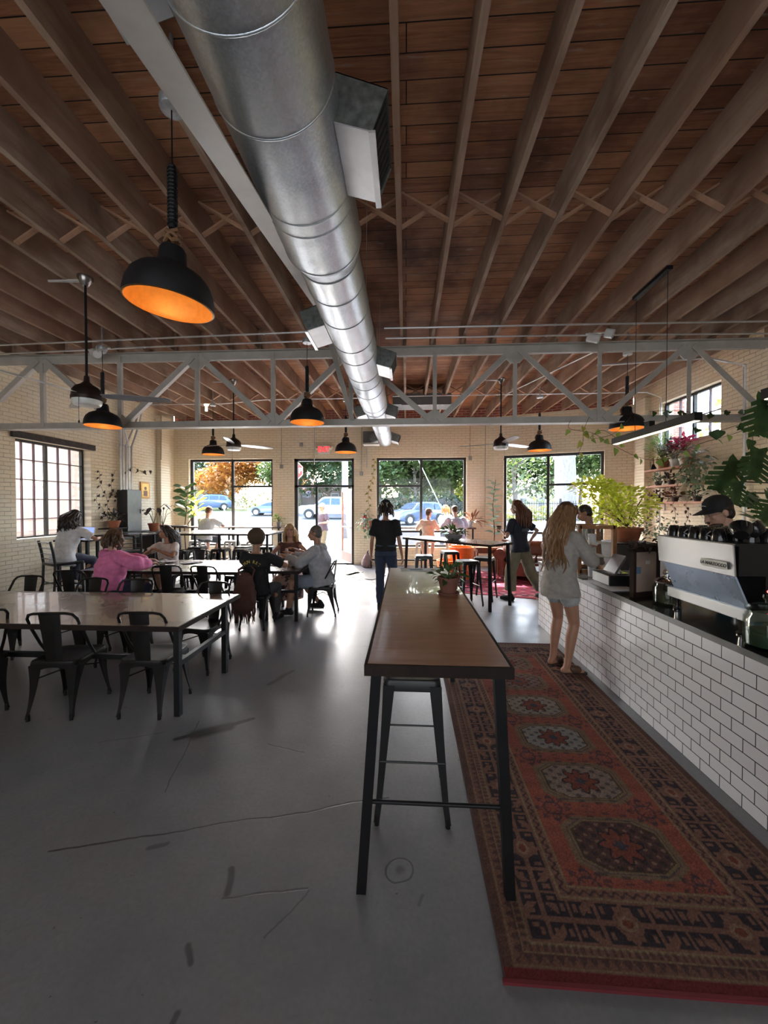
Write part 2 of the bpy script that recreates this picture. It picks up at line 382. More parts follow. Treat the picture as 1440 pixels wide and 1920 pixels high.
# ------------------------------------------------------------------ the room shell
XL, XR, D, ZJ, ZD = -6.73, 5.5, 10.85, 4.14, 4.42
YB = -4.3
def wall(name, p0, p1, z1, holes=(), th=.3, mat=BRICK, z0=0):
    """wall whose inner face runs p0 -> p1 (room on the right-hand side when walking); built in its own frame"""
    p0, p1 = Vector((*p0, 0)), Vector((*p1, 0)); L = (p1-p0).length; b = MB()
    us = sorted({0, L, *[h[0] for h in holes], *[h[1] for h in holes]}); zs = sorted({z0, z1, *[h[2] for h in holes], *[h[3] for h in holes]})
    ins = lambda u, z: any(h[0] < u < h[1] and h[2] < z < h[3] for h in holes)
    for i in range(len(us)-1):
        for j in range(len(zs)-1):
            if ins((us[i]+us[i+1])/2, (zs[j]+zs[j+1])/2): continue
            a, c, e, g = us[i], us[i+1], zs[j], zs[j+1]
            b.add([(a, 0, e), (c, 0, e), (c, 0, g), (a, 0, g)], [(0, 1, 2, 3)]); b.add([(a, th, e), (c, th, e), (c, th, g), (a, th, g)], [(3, 2, 1, 0)])
    for h in holes:
        a, c, e, g = h[:4]
        b.add([(a, 0, e), (a, th, e), (a, th, g), (a, 0, g)], [(0, 1, 2, 3)]); b.add([(c, 0, e), (c, th, e), (c, th, g), (c, 0, g)], [(3, 2, 1, 0)])
        b.add([(a, 0, g), (a, th, g), (c, th, g), (c, 0, g)], [(0, 1, 2, 3)])
        b.add([(a, 0, e), (a, th, e), (c, th, e), (c, 0, e)], [(3, 2, 1, 0)])
    b.add([(0, 0, z1), (L, 0, z1), (L, th, z1), (0, th, z1), (0, 0, z0), (L, 0, z0), (L, th, z0), (0, th, z0)], [(0, 1, 2, 3), (7, 6, 5, 4), (0, 3, 7, 4), (1, 5, 6, 2)])
    o = b.build(name, mat, smooth=0, recalc=False); o.location = p0; d = p1-p0; o.rotation_euler = (0, 0, math.atan2(d.y, d.x)); return struct(o)
ANG = (Vector((2.455, D)), Vector((5.5, D-.361/.932*3.045)))
AD = (ANG[1]-ANG[0]).normalized(); AL = (ANG[1]-ANG[0]).length
YC = ANG[1].y
floor_b = MB(); floor_b.bx(XL-.35, XR+.35, YB, D+.32, -.12, 0)
struct(floor_b.build('floor', FLOOR, smooth=0))
W1 = (-6.3, -3.82, .5, 3.03); DR = (-3.2, -1.47, 0, 3.03); W3 = (-.83, 1.69, .5, 3.04)
W4 = (.24, 2.66, .5, 3.06)
wall('wall_front', (XL, D), (2.455, D), ZJ, [(a[0]-XL, a[1]-XL, a[2], a[3]) for a in (W1, DR, W3)])
wall('wall_front_angled', ANG[0], ANG[1], ZJ, [W4])
wall('wall_left', (XL, YB), (XL, D), ZD, [(6.28-YB, 7.87-YB, 1.09, 2.88)])
RW = (8.73, 7.08, 2.96, 3.9)
wall('wall_right', (XR, YC), (XR, YB), ZD, [(YC-RW[0], YC-RW[1], RW[2], RW[3])])
wall('wall_back', (XR, YB), (XL, YB), ZD, [])
wall('trim_1', (XL, D+.02), (2.455, D+.02), ZD, [], .28, REDB, ZJ)
wall('trim_2', ANG[0]+Vector((0, .02)), ANG[1]+Vector((0, .02)), ZD, [], .28, REDB, ZJ)
b = MB(); b.bx(XL-.3, XR+.3, YB, D+.4, ZD, ZD+.12); struct(b.build('ceiling', DECK, smooth=0))
# pilasters by the corners
b = MB(); b.bx(XL, XL+.12, 10.05, 10.45, 0, ZJ-.02); o = struct(b.build('trim_3', BRICK, smooth=0))
b = MB(); b.bx(XR-.14, XR, 9.0, 9.35, 0, ZJ-.02); o = struct(b.build('trim_4', BRICK, smooth=0))
b = MB(); b.bx(XR-.07, XR+.0, 5.62, 5.88, 0, 3.9); o = struct(b.build('trim_5', m_wood('door_frame_wood', (.20, .07, .04), (.30, .11, .06)), smooth=0))
# joists
JX = .452
def joists(y0, y1, off, label, group):
    b = MB(); L = y1-y0; nseg = 24
    ring = []
    for i in range(nseg+1):
        y = L*i/nseg; q = lambda k: (noise.noise(Vector((y*2.2, k*7.3, y0)))*.004)
        ring.append([(-.022+q(1), y, 0+q(2)), (.022+q(3), y, 0+q(4)), (.022+q(5), y, .28), (-.022+q(6), y, .28)])
    b.loft(ring); first = b.build('ceiling_joist', JOIST, smooth=0)
    k0 = int((XL+.1-off)/JX); k1 = int((XR-.1-off)/JX)
    for k in range(k0, k1+1):
        o = first if k == k0 else first.copy()
        if k != k0: COL.objects.link(o)
        o.location = (off+k*JX, y0, ZJ); tag(o, label, 'joist', group); o['kind'] = 'structure'
joists(YB, 6.1, -.063, 'old brown timber joist running to the near side of the roof truss', 'ceiling joists on the near side of the truss')
joists(5.92, D-.03, -.02, 'old brown timber joist running from the truss to the front wall', 'ceiling joists beyond the truss')
STRIP = m_joist('strip_wood', (.42, .24, .15), (.58, .36, .23), (.36, .2, .13))
def bridging(y, off, label, group):
    first = None
    for k in range(int((XL+.2-off)/JX), int((XR-.6-off)/JX)+1):
        if first is None:
            t = thing('cross_bridging', label, 'wood bracing', (0, 0, 0), 0, group)
            for sgn in (1, -1):
                b = MB(); b.bar((-JX/2*sgn+.022*sgn, .03*sgn, .015), (JX/2*sgn-.022*sgn, .03*sgn, .26), .018, .042, up=(0, 1, 0)); b.build('strip', STRIP, t, 0)
            first = t; o = t
        else: o = dup(first)
        o.location = (off+(k+.5)*JX, y, ZJ)
bridging(3.42, -.063, 'crossed thin wood strips wedged between the joists in front of the truss', 'crossed bracing in front of the truss')
bridging(8.75, -.02, 'crossed thin wood strips wedged between the joists beyond the truss', 'crossed bracing beyond the truss')

# ------------------------------------------------------------------ windows and door
def window(name, O, d, u0, u1, z0, z1, muls, bars, fr=.06, dep=.06, inset=.1, fm=DARKF, fine=None):
    """O wall start, d wall direction; muls: mullion u positions; bars: (ua, ub, z)"""
    t = bpy.data.objects.new(name, None); COL.objects.link(t); t.location = (*O, 0); t.rotation_euler = (0, 0, math.atan2(d.y, d.x)); t['kind'] = 'structure'
    b = MB(); y0, y1 = inset, inset+dep
    b.bx(u0, u0+fr, y0, y1, z0, z1); b.bx(u1-fr, u1, y0, y1, z0, z1); b.bx(u0+fr, u1-fr, y0, y1, z1-fr, z1); b.bx(u0+fr, u1-fr, y0, y1, z0, z0+fr)
    for u in muls: b.bx(u-fr*.5, u+fr*.5, y0, y1, z0+fr, z1-fr)
    for a, c, z in bars: b.bx(a, c, y0+.005, y1-.005, z-fr*.4, z+fr*.4)
    b.build('frame', fm, t, 0)
    g = MB(); g.bx(u0+fr*.5, u1-fr*.5, inset+dep*.4, inset+dep*.4+.006, z0+fr*.5, z1-fr*.5); g.build('pane', GLASS, t, 0)
    if fine:
        nb = MB(); nu, nz = fine
        segs = [u0+fr, *muls, u1-fr]
        for i in range(len(segs)-1):
            for k in range(1, nu): 
                u = segs[i]+(segs[i+1]-segs[i])*k/nu; nb.bx(u-.008, u+.008, y0+.01, y1-.01, z0+fr, z1-fr)
        for k in range(1, nz):
            z = z0+(z1-z0)*k/nz; nb.bx(u0+fr, u1-fr, y0+.012, y1-.012, z-.008, z+.008)
        nb.build('glazing_bars', plain('glazing_bar', (.10, .05, .06), .5), t, 0)
    s = MB(); s.bx(u0, u1, .0, inset, z0-.0, z0+.012); s.build('sill', CREAM, t, 0)
    return t
X1 = Vector((1, 0))
O = Vector((XL, D))
window('window_1', O, X1, W1[0]-XL, W1[1]-XL, W1[2], W1[3], [-5.04-XL], [(-5.0-XL, W1[1]-XL, 2.24)], .07)
window('window_2', O, X1, W3[0]-XL, W3[1]-XL, W3[2], W3[3], [.43-XL], [(W3[0]-XL, .43-XL, 2.24), (W3[0]-XL, W3[1]-XL, .95)], .07)
window('window_3', ANG[0], AD, W4[0], W4[1], W4[2], W4[3], [1.37], [(1.37, W4[1], 2.24), (W4[0], W4[1], .95)], .07)
window('window_4', Vector((XL, YB)), Vector((0, 1)), 6.28-YB, 7.87-YB, 1.09, 2.88, [7.02-YB], [], .045, fine=(3, 5), inset=.16)
window('window_5', Vector((XR, YC)), Vector((0, -1)), YC-RW[0], YC-RW[1], RW[2], RW[3], [YC-7.9], [], .045, fine=(2, 2), inset=.12)
b = MB(); b.bx(XL, XL+.05, 6.2, 7.95, 2.87, 2.98); struct(b.build('trim_6', plain('rusted_lintel', (.05, .04, .035), .8, 0, .5, 20, bump=.5), smooth=0))
# door with transom; right leaf stands open inwards
t = bpy.data.objects.new('door_1', None); COL.objects.link(t); t.location = (0, D, 0); t['kind'] = 'structure'
b = MB(); x0, x1 = DR[0], DR[1]
b.bx(x0, x0+.09, .06, .16, 0, 3.03); b.bx(x1-.07, x1, .06, .16, 0, 3.03); b.bx(x0, x1, .06, .16, 2.96, 3.03); b.bx(x0, x1, .06, .16, 2.21, 2.27); b.bx(x0+.61, x0+.67, .06, .16, .0, 2.21); b.bx(x0, x0+.61, .06, .16, 0, .1)
b.build('door_frame', DARKF, t, 0)
g = MB(); g.bx(x0+.05, x1-.05, .1, .106, 2.27, 2.96); g.bx(x0+.05, x0+.61, .1, .106, .1, 2.21); g.build('pane', GLASS, t, 0)
# open leaf, hinged at the right jamb, swung outwards
L = bpy.data.objects.new('door_leaf', None); COL.objects.link(L); L.parent = t; L.location = (x1-.08, .12, 0); L.rotation_euler = (0, 0, math.radians(-62))
lw = .93; b = MB(); b.bx(-lw, -lw+.05, 0, .045, .02, 2.18); b.bx(-.06, 0, 0, .045, .02, 2.18); b.bx(-lw+.05, -.06, 0, .045, 2.1, 2.18); b.bx(-lw+.05, -.06, 0, .045, .02, .30)
b.bx(-lw+.05, -.06, -.03, -.005, 1.02, 1.06)
b.build('leaf_frame', plain('red_brown_door', (.16, .07, .05), .5), L, 0)
g = MB(); g.bx(-lw+.05, -.06, .02, .026, .3, 2.1); g.build('pane', GLASS, L, 0)
b = MB()
b.lathe([(0, 0), (.13, 0), (.13, .004), (0, .004)], (-.42, .018, 1.72), 24, axis=(0, -1, 0)); b.bx(-.51, -.33, .01, .017, 1.22, 1.72); b.lathe([(0, 0), (.12, 0), (.12, .004), (0, .004)], (-.42, .018, 1.2), 24, axis=(0, -1, 0))
b.build('door_decal', plain('white_vinyl', (.85, .86, .88), .5), L, 0)
# ------------------------------------------------------------------ roof truss
TY = 6.0
TX = [-5.937, -4.618, -3.33, -2.097, -.859, .442, 1.655, 2.903, 4.19, 5.42]
t = thing('roof_truss', 'pale grey painted steel roof truss spanning the room under the joists', 'truss')
def angle_iron(p0, p1, w, th=.008, up=(0, -1, 0)):
    """L section from p0 to p1: one flange facing the room, one folded back"""
    p0, p1 = Vector(p0), Vector(p1); d = (p1-p0).normalized(); nrm = Vector(up); s = d.cross(nrm).normalized()
    b = MB(); b.bar(p0, p1, w, th, up=nrm); q = s*(w/2-th/2)-nrm*w/2*.8; b.bar(p0+q, p1+q, th, w*.8, up=nrm); return b
for nm, z, hh in (('bottom_chord', 2.99, .11), ('top_chord', 4.07, .13)):
    b = MB(); b.bx(XL, XR if nm == 'bottom_chord' else 5.3, TY-.01, TY+.0, z-hh/2, z+hh/2)
    zz = z-hh/2 if nm == 'bottom_chord' else z+hh/2-.012
    b.bx(XL, XR if nm == 'bottom_chord' else 5.3, TY-.07, TY+.07, zz, zz+.012); b.bx(XL, 5.3, TY+.03, TY+.04, z-hh/2, z+hh/2)
    b.build(nm, WHITEP, t, 0)
for i, x in enumerate(TX[:-1]):
    angle_iron((x, TY-.015, 2.97), (x, TY-.015, 4.1), .062).build('post', WHITEP, t, 0)
tops = [TX[i] for i in (0, 2, 4, 6, 8)]; bots = [-7.25]+[TX[i] for i in (1, 3, 5, 7)]+[5.36]
for i in range(5):
    for (xa, sg) in ((bots[i], 1), (bots[i+1], -1)):
        a, c = Vector((xa+sg*.06, TY-.03, 3.0)), Vector((tops[i]-sg*.05, TY-.03, 4.06))
        if a.x < XL+.02: f = (XL+.03-a.x)/(c.x-a.x); a = a+(c-a)*f
        angle_iron(a, c, .085).build('diagonal', WHITEP, t, 0)
for x in tops:
    b = MB(); b.ext([(x-.16, TY-.012, 4.1), (x+.16, TY-.012, 4.1), (x+.16, TY-.012, 3.95), (x+.07, TY-.012, 3.86), (x-.07, TY-.012, 3.86), (x-.16, TY-.012, 3.95)], (0, .01, 0)); b.build('gusset_plate', WHITEP, t, 0)
for x in bots[1:]:
    b = MB(); b.ext([(x-.16, TY-.012, 2.96), (x+.13, TY-.012, 2.96), (x+.13, TY-.012, 3.08), (x+.05, TY-.012, 3.16), (x-.05, TY-.012, 3.16), (x-.16, TY-.012, 3.08)], (0, .01, 0)); b.build('gusset_plate', WHITEP, t, 0)
b = MB(); b.bx(5.2, 5.49, TY-.1, TY+.1, 2.93, 3.28); b.build('bearing_block', WHITEP, t, 0)
# braces
o = angle_iron((-.66, .25, 2.77), (-1.04, 4.85, 4.12), .11, .01, up=(0, .3, -1)).build('steel_brace', WHITEP, None, 0); tag(o, 'long white painted steel angle running overhead beside the silver duct', 'steel brace')
o = angle_iron((-1.06, 4.9, 4.12), (-.83, 5.95, 3.02), .07, .01, up=(0, -.5, -1)).build('steel_brace', WHITEP, None, 0); tag(o, 'short white steel brace dropping from the joists to the truss bottom chord by the duct', 'steel brace')
# ------------------------------------------------------------------ duct
DX, DZ = -.562, 3.5
t = thing('ventilation_duct', 'large round galvanised steel duct hanging along the middle of the ceiling', 'air duct')
def ductpiece(y0, y1, r0, r1=None, name='duct_section'):
    b = MB(); r1 = r1 or r0; n = max(1, int((y1-y0)/.15)); rings = []
    for i in range(n+1):
        y = y0+(y1-y0)*i/n; r = r0+(r1-r0)*i/n
        rings.append([(DX+r*math.cos(a*PI/24), y, DZ+r*math.sin(a*PI/24)) for a in range(48)])
    b.loft(rings); return b.build(name, GALV, t, 50)
SEC = [(-4.0, 2.6, .262), (2.6, 2.72, (.262, .226)), (2.72, 6.9, .226), (6.9, 7.05, (.226, .195)), (7.05, 10.55, .195)]
for y0, y1, r in SEC: ductpiece(y0, y1, *(r if isinstance(r, tuple) else (r,)))
def ring(y, r, w=.012, name='seam'):
    b = MB(); b.tube([(DX+r*math.cos(a*PI/24), y, DZ+r*math.sin(a*PI/24)) for a in range(48)], w/2, 6, closed=True); b.build(name, GALV, t, 60)
for y, r in [(1.0, .262), (1.26, .262), (1.62, .262), (2.12, .262), (2.22, .262), (2.58, .262), (2.74, .228), (3.05, .227), (3.45, .227), (4.0, .227), (4.35, .227), (4.95, .227), (5.3, .227), (5.75, .227), (6.6, .227), (6.88, .227), (7.08, .197), (7.9, .196), (8.7, .196), (9.5, .196), (10.5, .197)]: ring(y, r, .009)
PLATE = plain('bright_sheet_steel', (.72, .73, .75), .4, .7, .1)
DGALV = plain('dull_galvanised_steel', (.22, .24, .23), .5, .8, .35, 25)
def register(y, side, r, L=.4):
    """rectangular side outlet on the duct, opening down and outwards"""
    q = thing('duct_register', None, None); q.parent = t
    for k in ('label', 'category'):
        if k in q: del q[k]
    s = side; x0 = DX+s*(r-.02); x1 = DX+s*(r+.15); x2 = DX+s*(r+.22)
    A = [(x0, 3.40), (x1, 3.35), (x2, 3.53), (x0, 3.62)]
    b = MB(); b.ext([(a, y, z) for a, z in A], (0, .006, 0)); b.ext([(a, y+L, z) for a, z in A], (0, .006, 0))
    b.loft([[(A[3][0], y, A[3][1]), (A[3][0], y+L, A[3][1]), (A[3][0], y+L, A[3][1]-.005), (A[3][0], y, A[3][1]-.005)], [(A[2][0], y, A[2][1]), (A[2][0], y+L, A[2][1]), (A[2][0], y+L, A[2][1]-.005), (A[2][0], y, A[2][1]-.005)]])
    b.build('outlet_box', DGALV, q, 0)
    b = MB(); b.loft([[(A[0][0], y, A[0][1]), (A[0][0], y+L, A[0][1]), (A[0][0], y+L, A[0][1]-.006), (A[0][0], y, A[0][1]-.006)], [(A[1][0], y, A[1][1]), (A[1][0], y+L, A[1][1]), (A[1][0], y+L, A[1][1]-.006), (A[1][0], y, A[1][1]-.006)]])
    b.bar((A[1][0], y-.01, A[1][1]-.012), (A[1][0], y+L+.02, A[1][1]-.012), .03, .012); b.build('bottom_plate', PLATE, q, 0)
    b = MB(); n = 9
    for k in range(n):
        yy = y+.02+(L-.04)*k/(n-1); b.bar((A[1][0]-s*.01, yy, A[1][1]+.01), (A[2][0]-s*.012, yy, A[2][1]-.01), .004, .03, up=(0, 1, 0))
    b.build('grille', plain('dark_grille', (.03, .03, .032), .5, .4), q, 0)
for y, s_, r in ((.92, -1, .262), (1.72, 1, .262), (3.62, -1, .227), (4.65, 1, .227), (7.2, -1, .2), (7.2, 1, .2), (10.1, -1, .2), (10.1, 1, .2)): register(y, s_, r)
for y in (1.55, 3.5, 5.2):
    b = MB(); b.tube([(DX+.20, y, DZ+.1), (DX+.22, y-.1, ZD)], .0025, 5); b.build('hanger_wire', plain('wire_steel', (.4, .38, .34), .4, .8), t)
b = MB(); b.bx(-.3, 1.02, 8.75, 9.3, 3.98, 4.2); b.bx(-.1, 1.0, 8.7, 8.76, 3.95, 4.21); o = b.build('branch_duct', plain('grey_duct_board', (.19, .19, .185), .55, .4), None, 0); tag(o, 'grey rectangular duct lying across under the joists beyond the truss', 'air duct')
b = MB(); b.bx(-1.15, -.82, 10.3, 10.84, 3.35, 3.68); o = b.build('wall_duct_collar', plain('grey_duct_board', (0, 0, 0)), None, 0); tag(o, 'small grey square duct entering the front wall above the fire extinguisher', 'air duct')
b = MB(); b.bx(-1.12, -.7, 10.0, 10.3, 3.28, 3.32); b.tube([(-1.1, 10.8, 3.3), (-1.1, 10.8, 2.75)], .018, 6); o = b.build('wall_bracket', WHITEP, None, 0); tag(o, 'white steel bracket beside the far end of the silver duct', 'bracket')

# ------------------------------------------------------------------ conduits
PIPE = plain('conduit_steel', (.62, .62, .62), .35, .6, .1)
def conduit(pts, r, label, mat=PIPE, group=None, name='conduit'):
    b = MB(); b.tube(pts, r, 8)
    for p in pts[1:-1]: b.ell(p, r*1.35, 8, 6)
    return tag(b.build(name, mat), label, 'conduit', group)
conduit([(XL+.02, 5.55, 4.12), (-4, 5.42, 4.11), (-2, 5.36, 4.115), (-.8, 5.33, 4.12)], .013, 'upper of two thin steel conduits under the joists left of the duct')
conduit([(XL+.02, 5.86, 4.12), (-4, 5.72, 4.12), (-2, 5.66, 4.12), (-.8, 5.62, 4.12)], .013, 'lower of two thin steel conduits under the joists left of the duct')
conduit([(-.3, 5.30, 4.12), (2, 5.33, 4.12), (XR-.02, 5.4, 4.12)], .013, 'upper of two thin steel conduits under the joists right of the duct')
conduit([(-.3, 5.62, 4.12), (2, 5.66, 4.12), (XR-.02, 5.78, 4.12)], .013, 'lower of two thin steel conduits under the joists right of the duct')
conduit([(-6.2, 8.9, 4.1), (-4.4, 9.0, 4.12), (-3.2, 8.7, 4.12), (-.85, 8.7, 4.12)], .012, 'thin steel conduit crossing under the joists beyond the truss, left of the duct')
conduit([(-.3, 8.6, 4.12), (2, 8.6, 4.12), (XR-.35, 8.6, 4.12), (XR-.05, 8.6, 4.0), (XR-.05, 8.6, .9)], .012, 'thin steel conduit crossing beyond the truss and dropping down the right wall past the shelves')
conduit([(3.3, 6.9, 4.12), (4.9, 6.6, 4.1), (XR-.06, 6.55, 3.95), (XR-.06, 6.5, .9)], .02, 'steel conduit bending down the right wall beside the high window')
conduit([(3.0, 6.2, 4.12), (2.2, 8.6, 4.13)], .01, 'thin conduit fixed along a joist above the right side of the truss')
conduit([(-2.6, 10.83, ZJ), (-2.6, 10.83, 2.86)][:2], .01, 'thin conduit dropping down the front wall beside the EXIT sign')
for (x, z0, z1, lab) in ((-3.55, 4.1, 2.82, 'thin conduit dropping to a box between the left shop window and the door'), (-1.25, 4.1, 2.6, 'thin conduit dropping to a box between the door and the middle window'), (1.78, 4.1, 2.95, 'thin conduit dropping to a grey box above the middle shop window'), (2.2, 4.1, 1.1, 'thin conduit running down the front wall behind the tall rubber plant')):
    conduit([(x, D-.02, z0), (x, D-.02, z1)], .01, lab, plain('painted_conduit', (.45, .38, .3), .5))
for (x, z, lab) in ((-3.55, 2.8, 'small round grey junction box between the left shop window and the door'), (-2.98, 3.42, 'small square grey junction box above the door'), (-1.25, 2.58, 'small grey junction box between the door and the middle window'), (1.78, 3.0, 'small grey junction box above the right end of the middle window')):
    b = MB(); b.rbox((x, D-.03, z), (.09, .06, .11), .015); tag(b.build('junction_box', plain('box_grey', (.33, .31, .28), .5)), lab, 'junction box')
conduit([(-6.55, 10.0, 4.1), (-6.57, 10.0, 2.92)], .016, 'steel conduit dropping down the corner pilaster', plain('painted_conduit', (0, 0, 0)))
# cluster feeding the grey electrical panel
for k, (dy, bend) in enumerate(((0, .0), (.09, .0), (.18, .35), (.27, -.2), (.36, .3))):
    conduit([(XL+.09, 8.62+dy, 2.05), (XL+.09, 8.62+dy, 3.1), (XL+.09, 8.62+dy+bend, 3.75), (XL+.09, 8.62+dy+bend*1.3, 4.1)], .022, ('leftmost', 'second', 'third', 'fourth', 'rightmost')[k]+' of five grey conduits rising from the tall grey electrical panel')

# ------------------------------------------------------------------ pendant lamps
PEND = plain('matt_black_shade', (.012, .012, .014), .55, .2, .2); GOLD = plain('gold_lining', (.72, .36, .09), .45, .25, .1, 30)
ROPE = plain('brown_rope', (.22, .11, .05), .8, 0, .3, 40); CAP = plain('canopy_metal', (.40, .41, .42), .4, .5, .3, 20)
BULB = m_emit('warm_bulb', (1, .62, .27), PB)
def pendant(tilt=0.):
    t = thing('pendant_lamp', '', 'pendant lamp'); R = Matrix.Rotation(tilt, 4, 'Y') @ Matrix.Rotation(tilt*.4, 4, 'X')
    T = Matrix.Translation((0, 0, .30)) @ R @ Matrix.Translation((0, 0, -.30))
    k = .242/.236
    outer = [(.232, 0), (.236, .004), (.234, .04), (.226, .09), (.205, .14), (.17, .18), (.125, .205), (.088, .22), (.076, .24), (.070, .31), (.058, .33), (.02, .335), (.001, .335)]
    b = MB(); b.M = T; b.lathe([(r*k, z) for r, z in outer], n=40); b.build('shade', PEND, t, 45)
    b = MB(); b.M = T; b.lathe([(r*k-.006, z-.0) for r, z in outer[0:9]], n=40); b.lathe([(.232*k-.006, 0), (.236*k, .003)], n=40); b.build('lining', GOLD, t, 60)
    b = MB(); b.M = T; b.ell((0, 0, .15), (.03, .03, .04), 12, 8); b.build('bulb', BULB, t)
    b = MB()
    for q in range(3): b.tube([(.035*math.cos(a*PI/6+q)*(1+.3*math.sin(3*a)), .035*math.sin(a*PI/6+q), .37+.02*q+.012*math.sin(a*1.7+q)) for a in range(12)], .011, 6, closed=True)
    b.tube([(-.02, .01, .36), (-.05, .03, .34), (-.085, .02, .29), (-.082, .01, .25), (-.07, 0, .235)], .011, 6); b.tube([(0, 0, .33), (.01, 0, .40), (-.01, .01, .45)], .012, 6)
    b.build('rope_knot', ROPE, t)
    b = MB(); zc = .45; pts = []; 
    b.cyl((0, 0, .44), (0, 0, .80), .022, .022, 12); b.tube([(.026*math.cos(i*PI/4), .026*math.sin(i*PI/4), .45+i*.34/128) for i in range(128)], .005, 4); b.build('cord_cover', PEND, t)
    b = MB(); b.cyl((0, 0, .78), (0, 0, 4.0-2.87), .004, .004, 6); b.build('cord', BLACK, t)
    b = MB(); b.lathe([(0, -.01), (.062, -.008), (.066, .0), (.066, .045), (0, .045)], (0, 0, 4.0-2.87), 24); b.cyl((0, 0, 4.02-2.87), (0, 0, ZD-2.87), .012, .012, 12); b.build('ceiling_canopy', CAP, t)
    return t
PLIST = [((-1.36, 2.2), .20, 'big black pendant lamp with an orange lining, nearest the camera', 0), ((-1.40, 5.42), 0, 'black dome pendant lamp hanging in front of the truss above the door', 1),
         ((-4.5, 5.50), 0, 'black dome pendant lamp just behind the ceiling fan at left', 1), ((-4.46, 8.7), 0, 'small black pendant lamp over the left shop window beside a fan', 1),
         ((-1.33, 8.5), 0, 'small black pendant lamp right of the EXIT sign', 1), ((2.86, 8.45), 0, 'small black pendant lamp over the right shop window', 1), ((3.38, 6.12), 0, 'black dome pendant lamp among the vines behind the truss at right', 1)]
p0 = pendant(.10); p1 = None
for (xy, tl, lab, k) in PLIST:
    if k == 0: o = p0
    elif p1 is None: o = p1 = pendant(0)
    else: o = dup(p1)
    o.location = (*xy, 2.87); o['label'] = lab
    lamp('POINT', 'pendant_bulb_light', (xy[0], xy[1], 2.96), PW, (1, .62, .27), shadow_soft_size=.04)
# ------------------------------------------------------------------ ceiling fans
def fan(a0):
    t = thing('ceiling_fan', '', 'ceiling fan'); FZ = 2.84
    b = MB(); b.lathe([(.0, -.05), (.03, -.05), (.05, -.02), (.075, .03), (.075, .05), (0, .05)], (0, 0, 4.12), 24); b.build('canopy', plain('nickel', (.35, .32, .3), .25, .9), t)
    b = MB(); b.cyl((0, 0, FZ+.1), (0, 0, 4.1), .0125, .0125, 10); b.build('downrod', BLACK, t)
    b = MB(); b.lathe([(0, .26), (.025, .26), (.03, .2), (.06, .17), (.11, .14), (.135, .1), (.14, .04), (.145, .035), (.145, 0), (0, 0)], (0, 0, FZ), 32); b.build('motor_housing', plain('dark_bronze', (.045, .03, .025), .35, .6), t)
    b = MB(); b.lathe([(.138, 0), (.136, -.03), (.12, -.055), (.0, -.062)], (0, 0, FZ), 32); b.build('light_bowl', plain('frosted_glass', (.80, .82, .78), .3), t)
    for k in range(3):
        a = a0+k*2*PI/3; R = Matrix.Rotation(a, 4, 'Z'); b = MB(); b.M = Matrix.Translation((0, 0, FZ+.055)) @ R @ Matrix.Rotation(-.22, 4, 'X')
        n = 8; up = []; lo = []
        for i in range(n+1):
            x = .12+.70*i/n; w_ = .03+.035*math.sin(min(1, i/3)*PI/2)-.012*max(0, i-6); up.append((x, w_, 0)); lo.append((x, -w_, 0))
        b.ext(up+lo[::-1], (0, 0, .008)); b.build('blade', plain('fan_blade_grey', (.42, .43, .44), .3, .5), t, 0)
    b = MB(); b.cyl((.03, -.14, FZ-.25), (.03, -.14, FZ), .002, .002, 5); b.ell((.03, -.14, FZ-.26), (.008, .008, .018), 8, 6); b.build('pull_chain', BLACK, t)
    b = MB(); b.tube([(-.07, 0, 4.14), (-.4, -.02, 4.13)], .012, 8); b.tube([(-.07, .03, 4.14), (-.42, .0, 4.14)], .012, 8); b.build('conduit_stub', PIPE, t)
    return t
for i, (x, y, a, lab) in enumerate(((-3.47, 4.02, .35, 'near ceiling fan with black rod and white bowl light, at left before the truss'), (-3.40, 7.45, .785, 'ceiling fan over the left shop window beyond the truss'), (1.85, 7.65, .63, 'ceiling fan right of the duct beyond the truss'))):
    o = fan(a); o.location = (x, y, 0); o['label'] = lab
b = MB(); b.lathe([(0, 0), (.05, 0), (.05, .03), (0, .03)], (-4.75, 8.95, 4.07), 16); b.cyl((-4.75, 8.95, 3.94), (-4.75, 8.95, 4.07), .03, .025, 12); o = b.build('jar_light', m_emit('jar_light_glow', (1, .8, .55), 2.0)); tag(o, 'small lit caged jar light under the joists at left beyond the truss', 'ceiling light')
# ------------------------------------------------------------------ linear suspended lights and sprinkler-like spots
def linear(y0, y1, x, z, label):
    t = thing('linear_pendant_light', label, 'linear light', (x, (y0+y1)/2, z)); h = (y1-y0)/2
    b = MB(); b.bx(-.035, .035, -h, h, 0, .075); b.build('housing', BLACK, t, 0)
    b = MB(); b.bx(-.026, .026, -h+.02, h-.02, -.006, 0.001); b.build('diffuser', m_emit('warm_led', (1, .80, .5), 1.3), t, 0)
    for d_ in (-.27, .27): b = MB(); b.cyl((0, d_, .07), (0, d_, 4.12-z), .003, .003, 6); b.build('suspension_wire', BLACK, t)
    b = MB(); b.bx(-.03, .03, -.3, .3, 4.10-z, 4.14-z); b.build('ceiling_mount', BLACK, t, 0)
    b = MB(); b.box((0, 0, .11), (.06, .09, .06)); b.build('driver_box', BLACK, t, 0)
linear(3.70, 5.13, 2.68, 2.48, 'long black linear lamp with a lit underside hanging over the counter')
linear(1.6, 3.02, 2.66, 2.48, 'near end of a black linear lamp at the right edge by the wooden post')
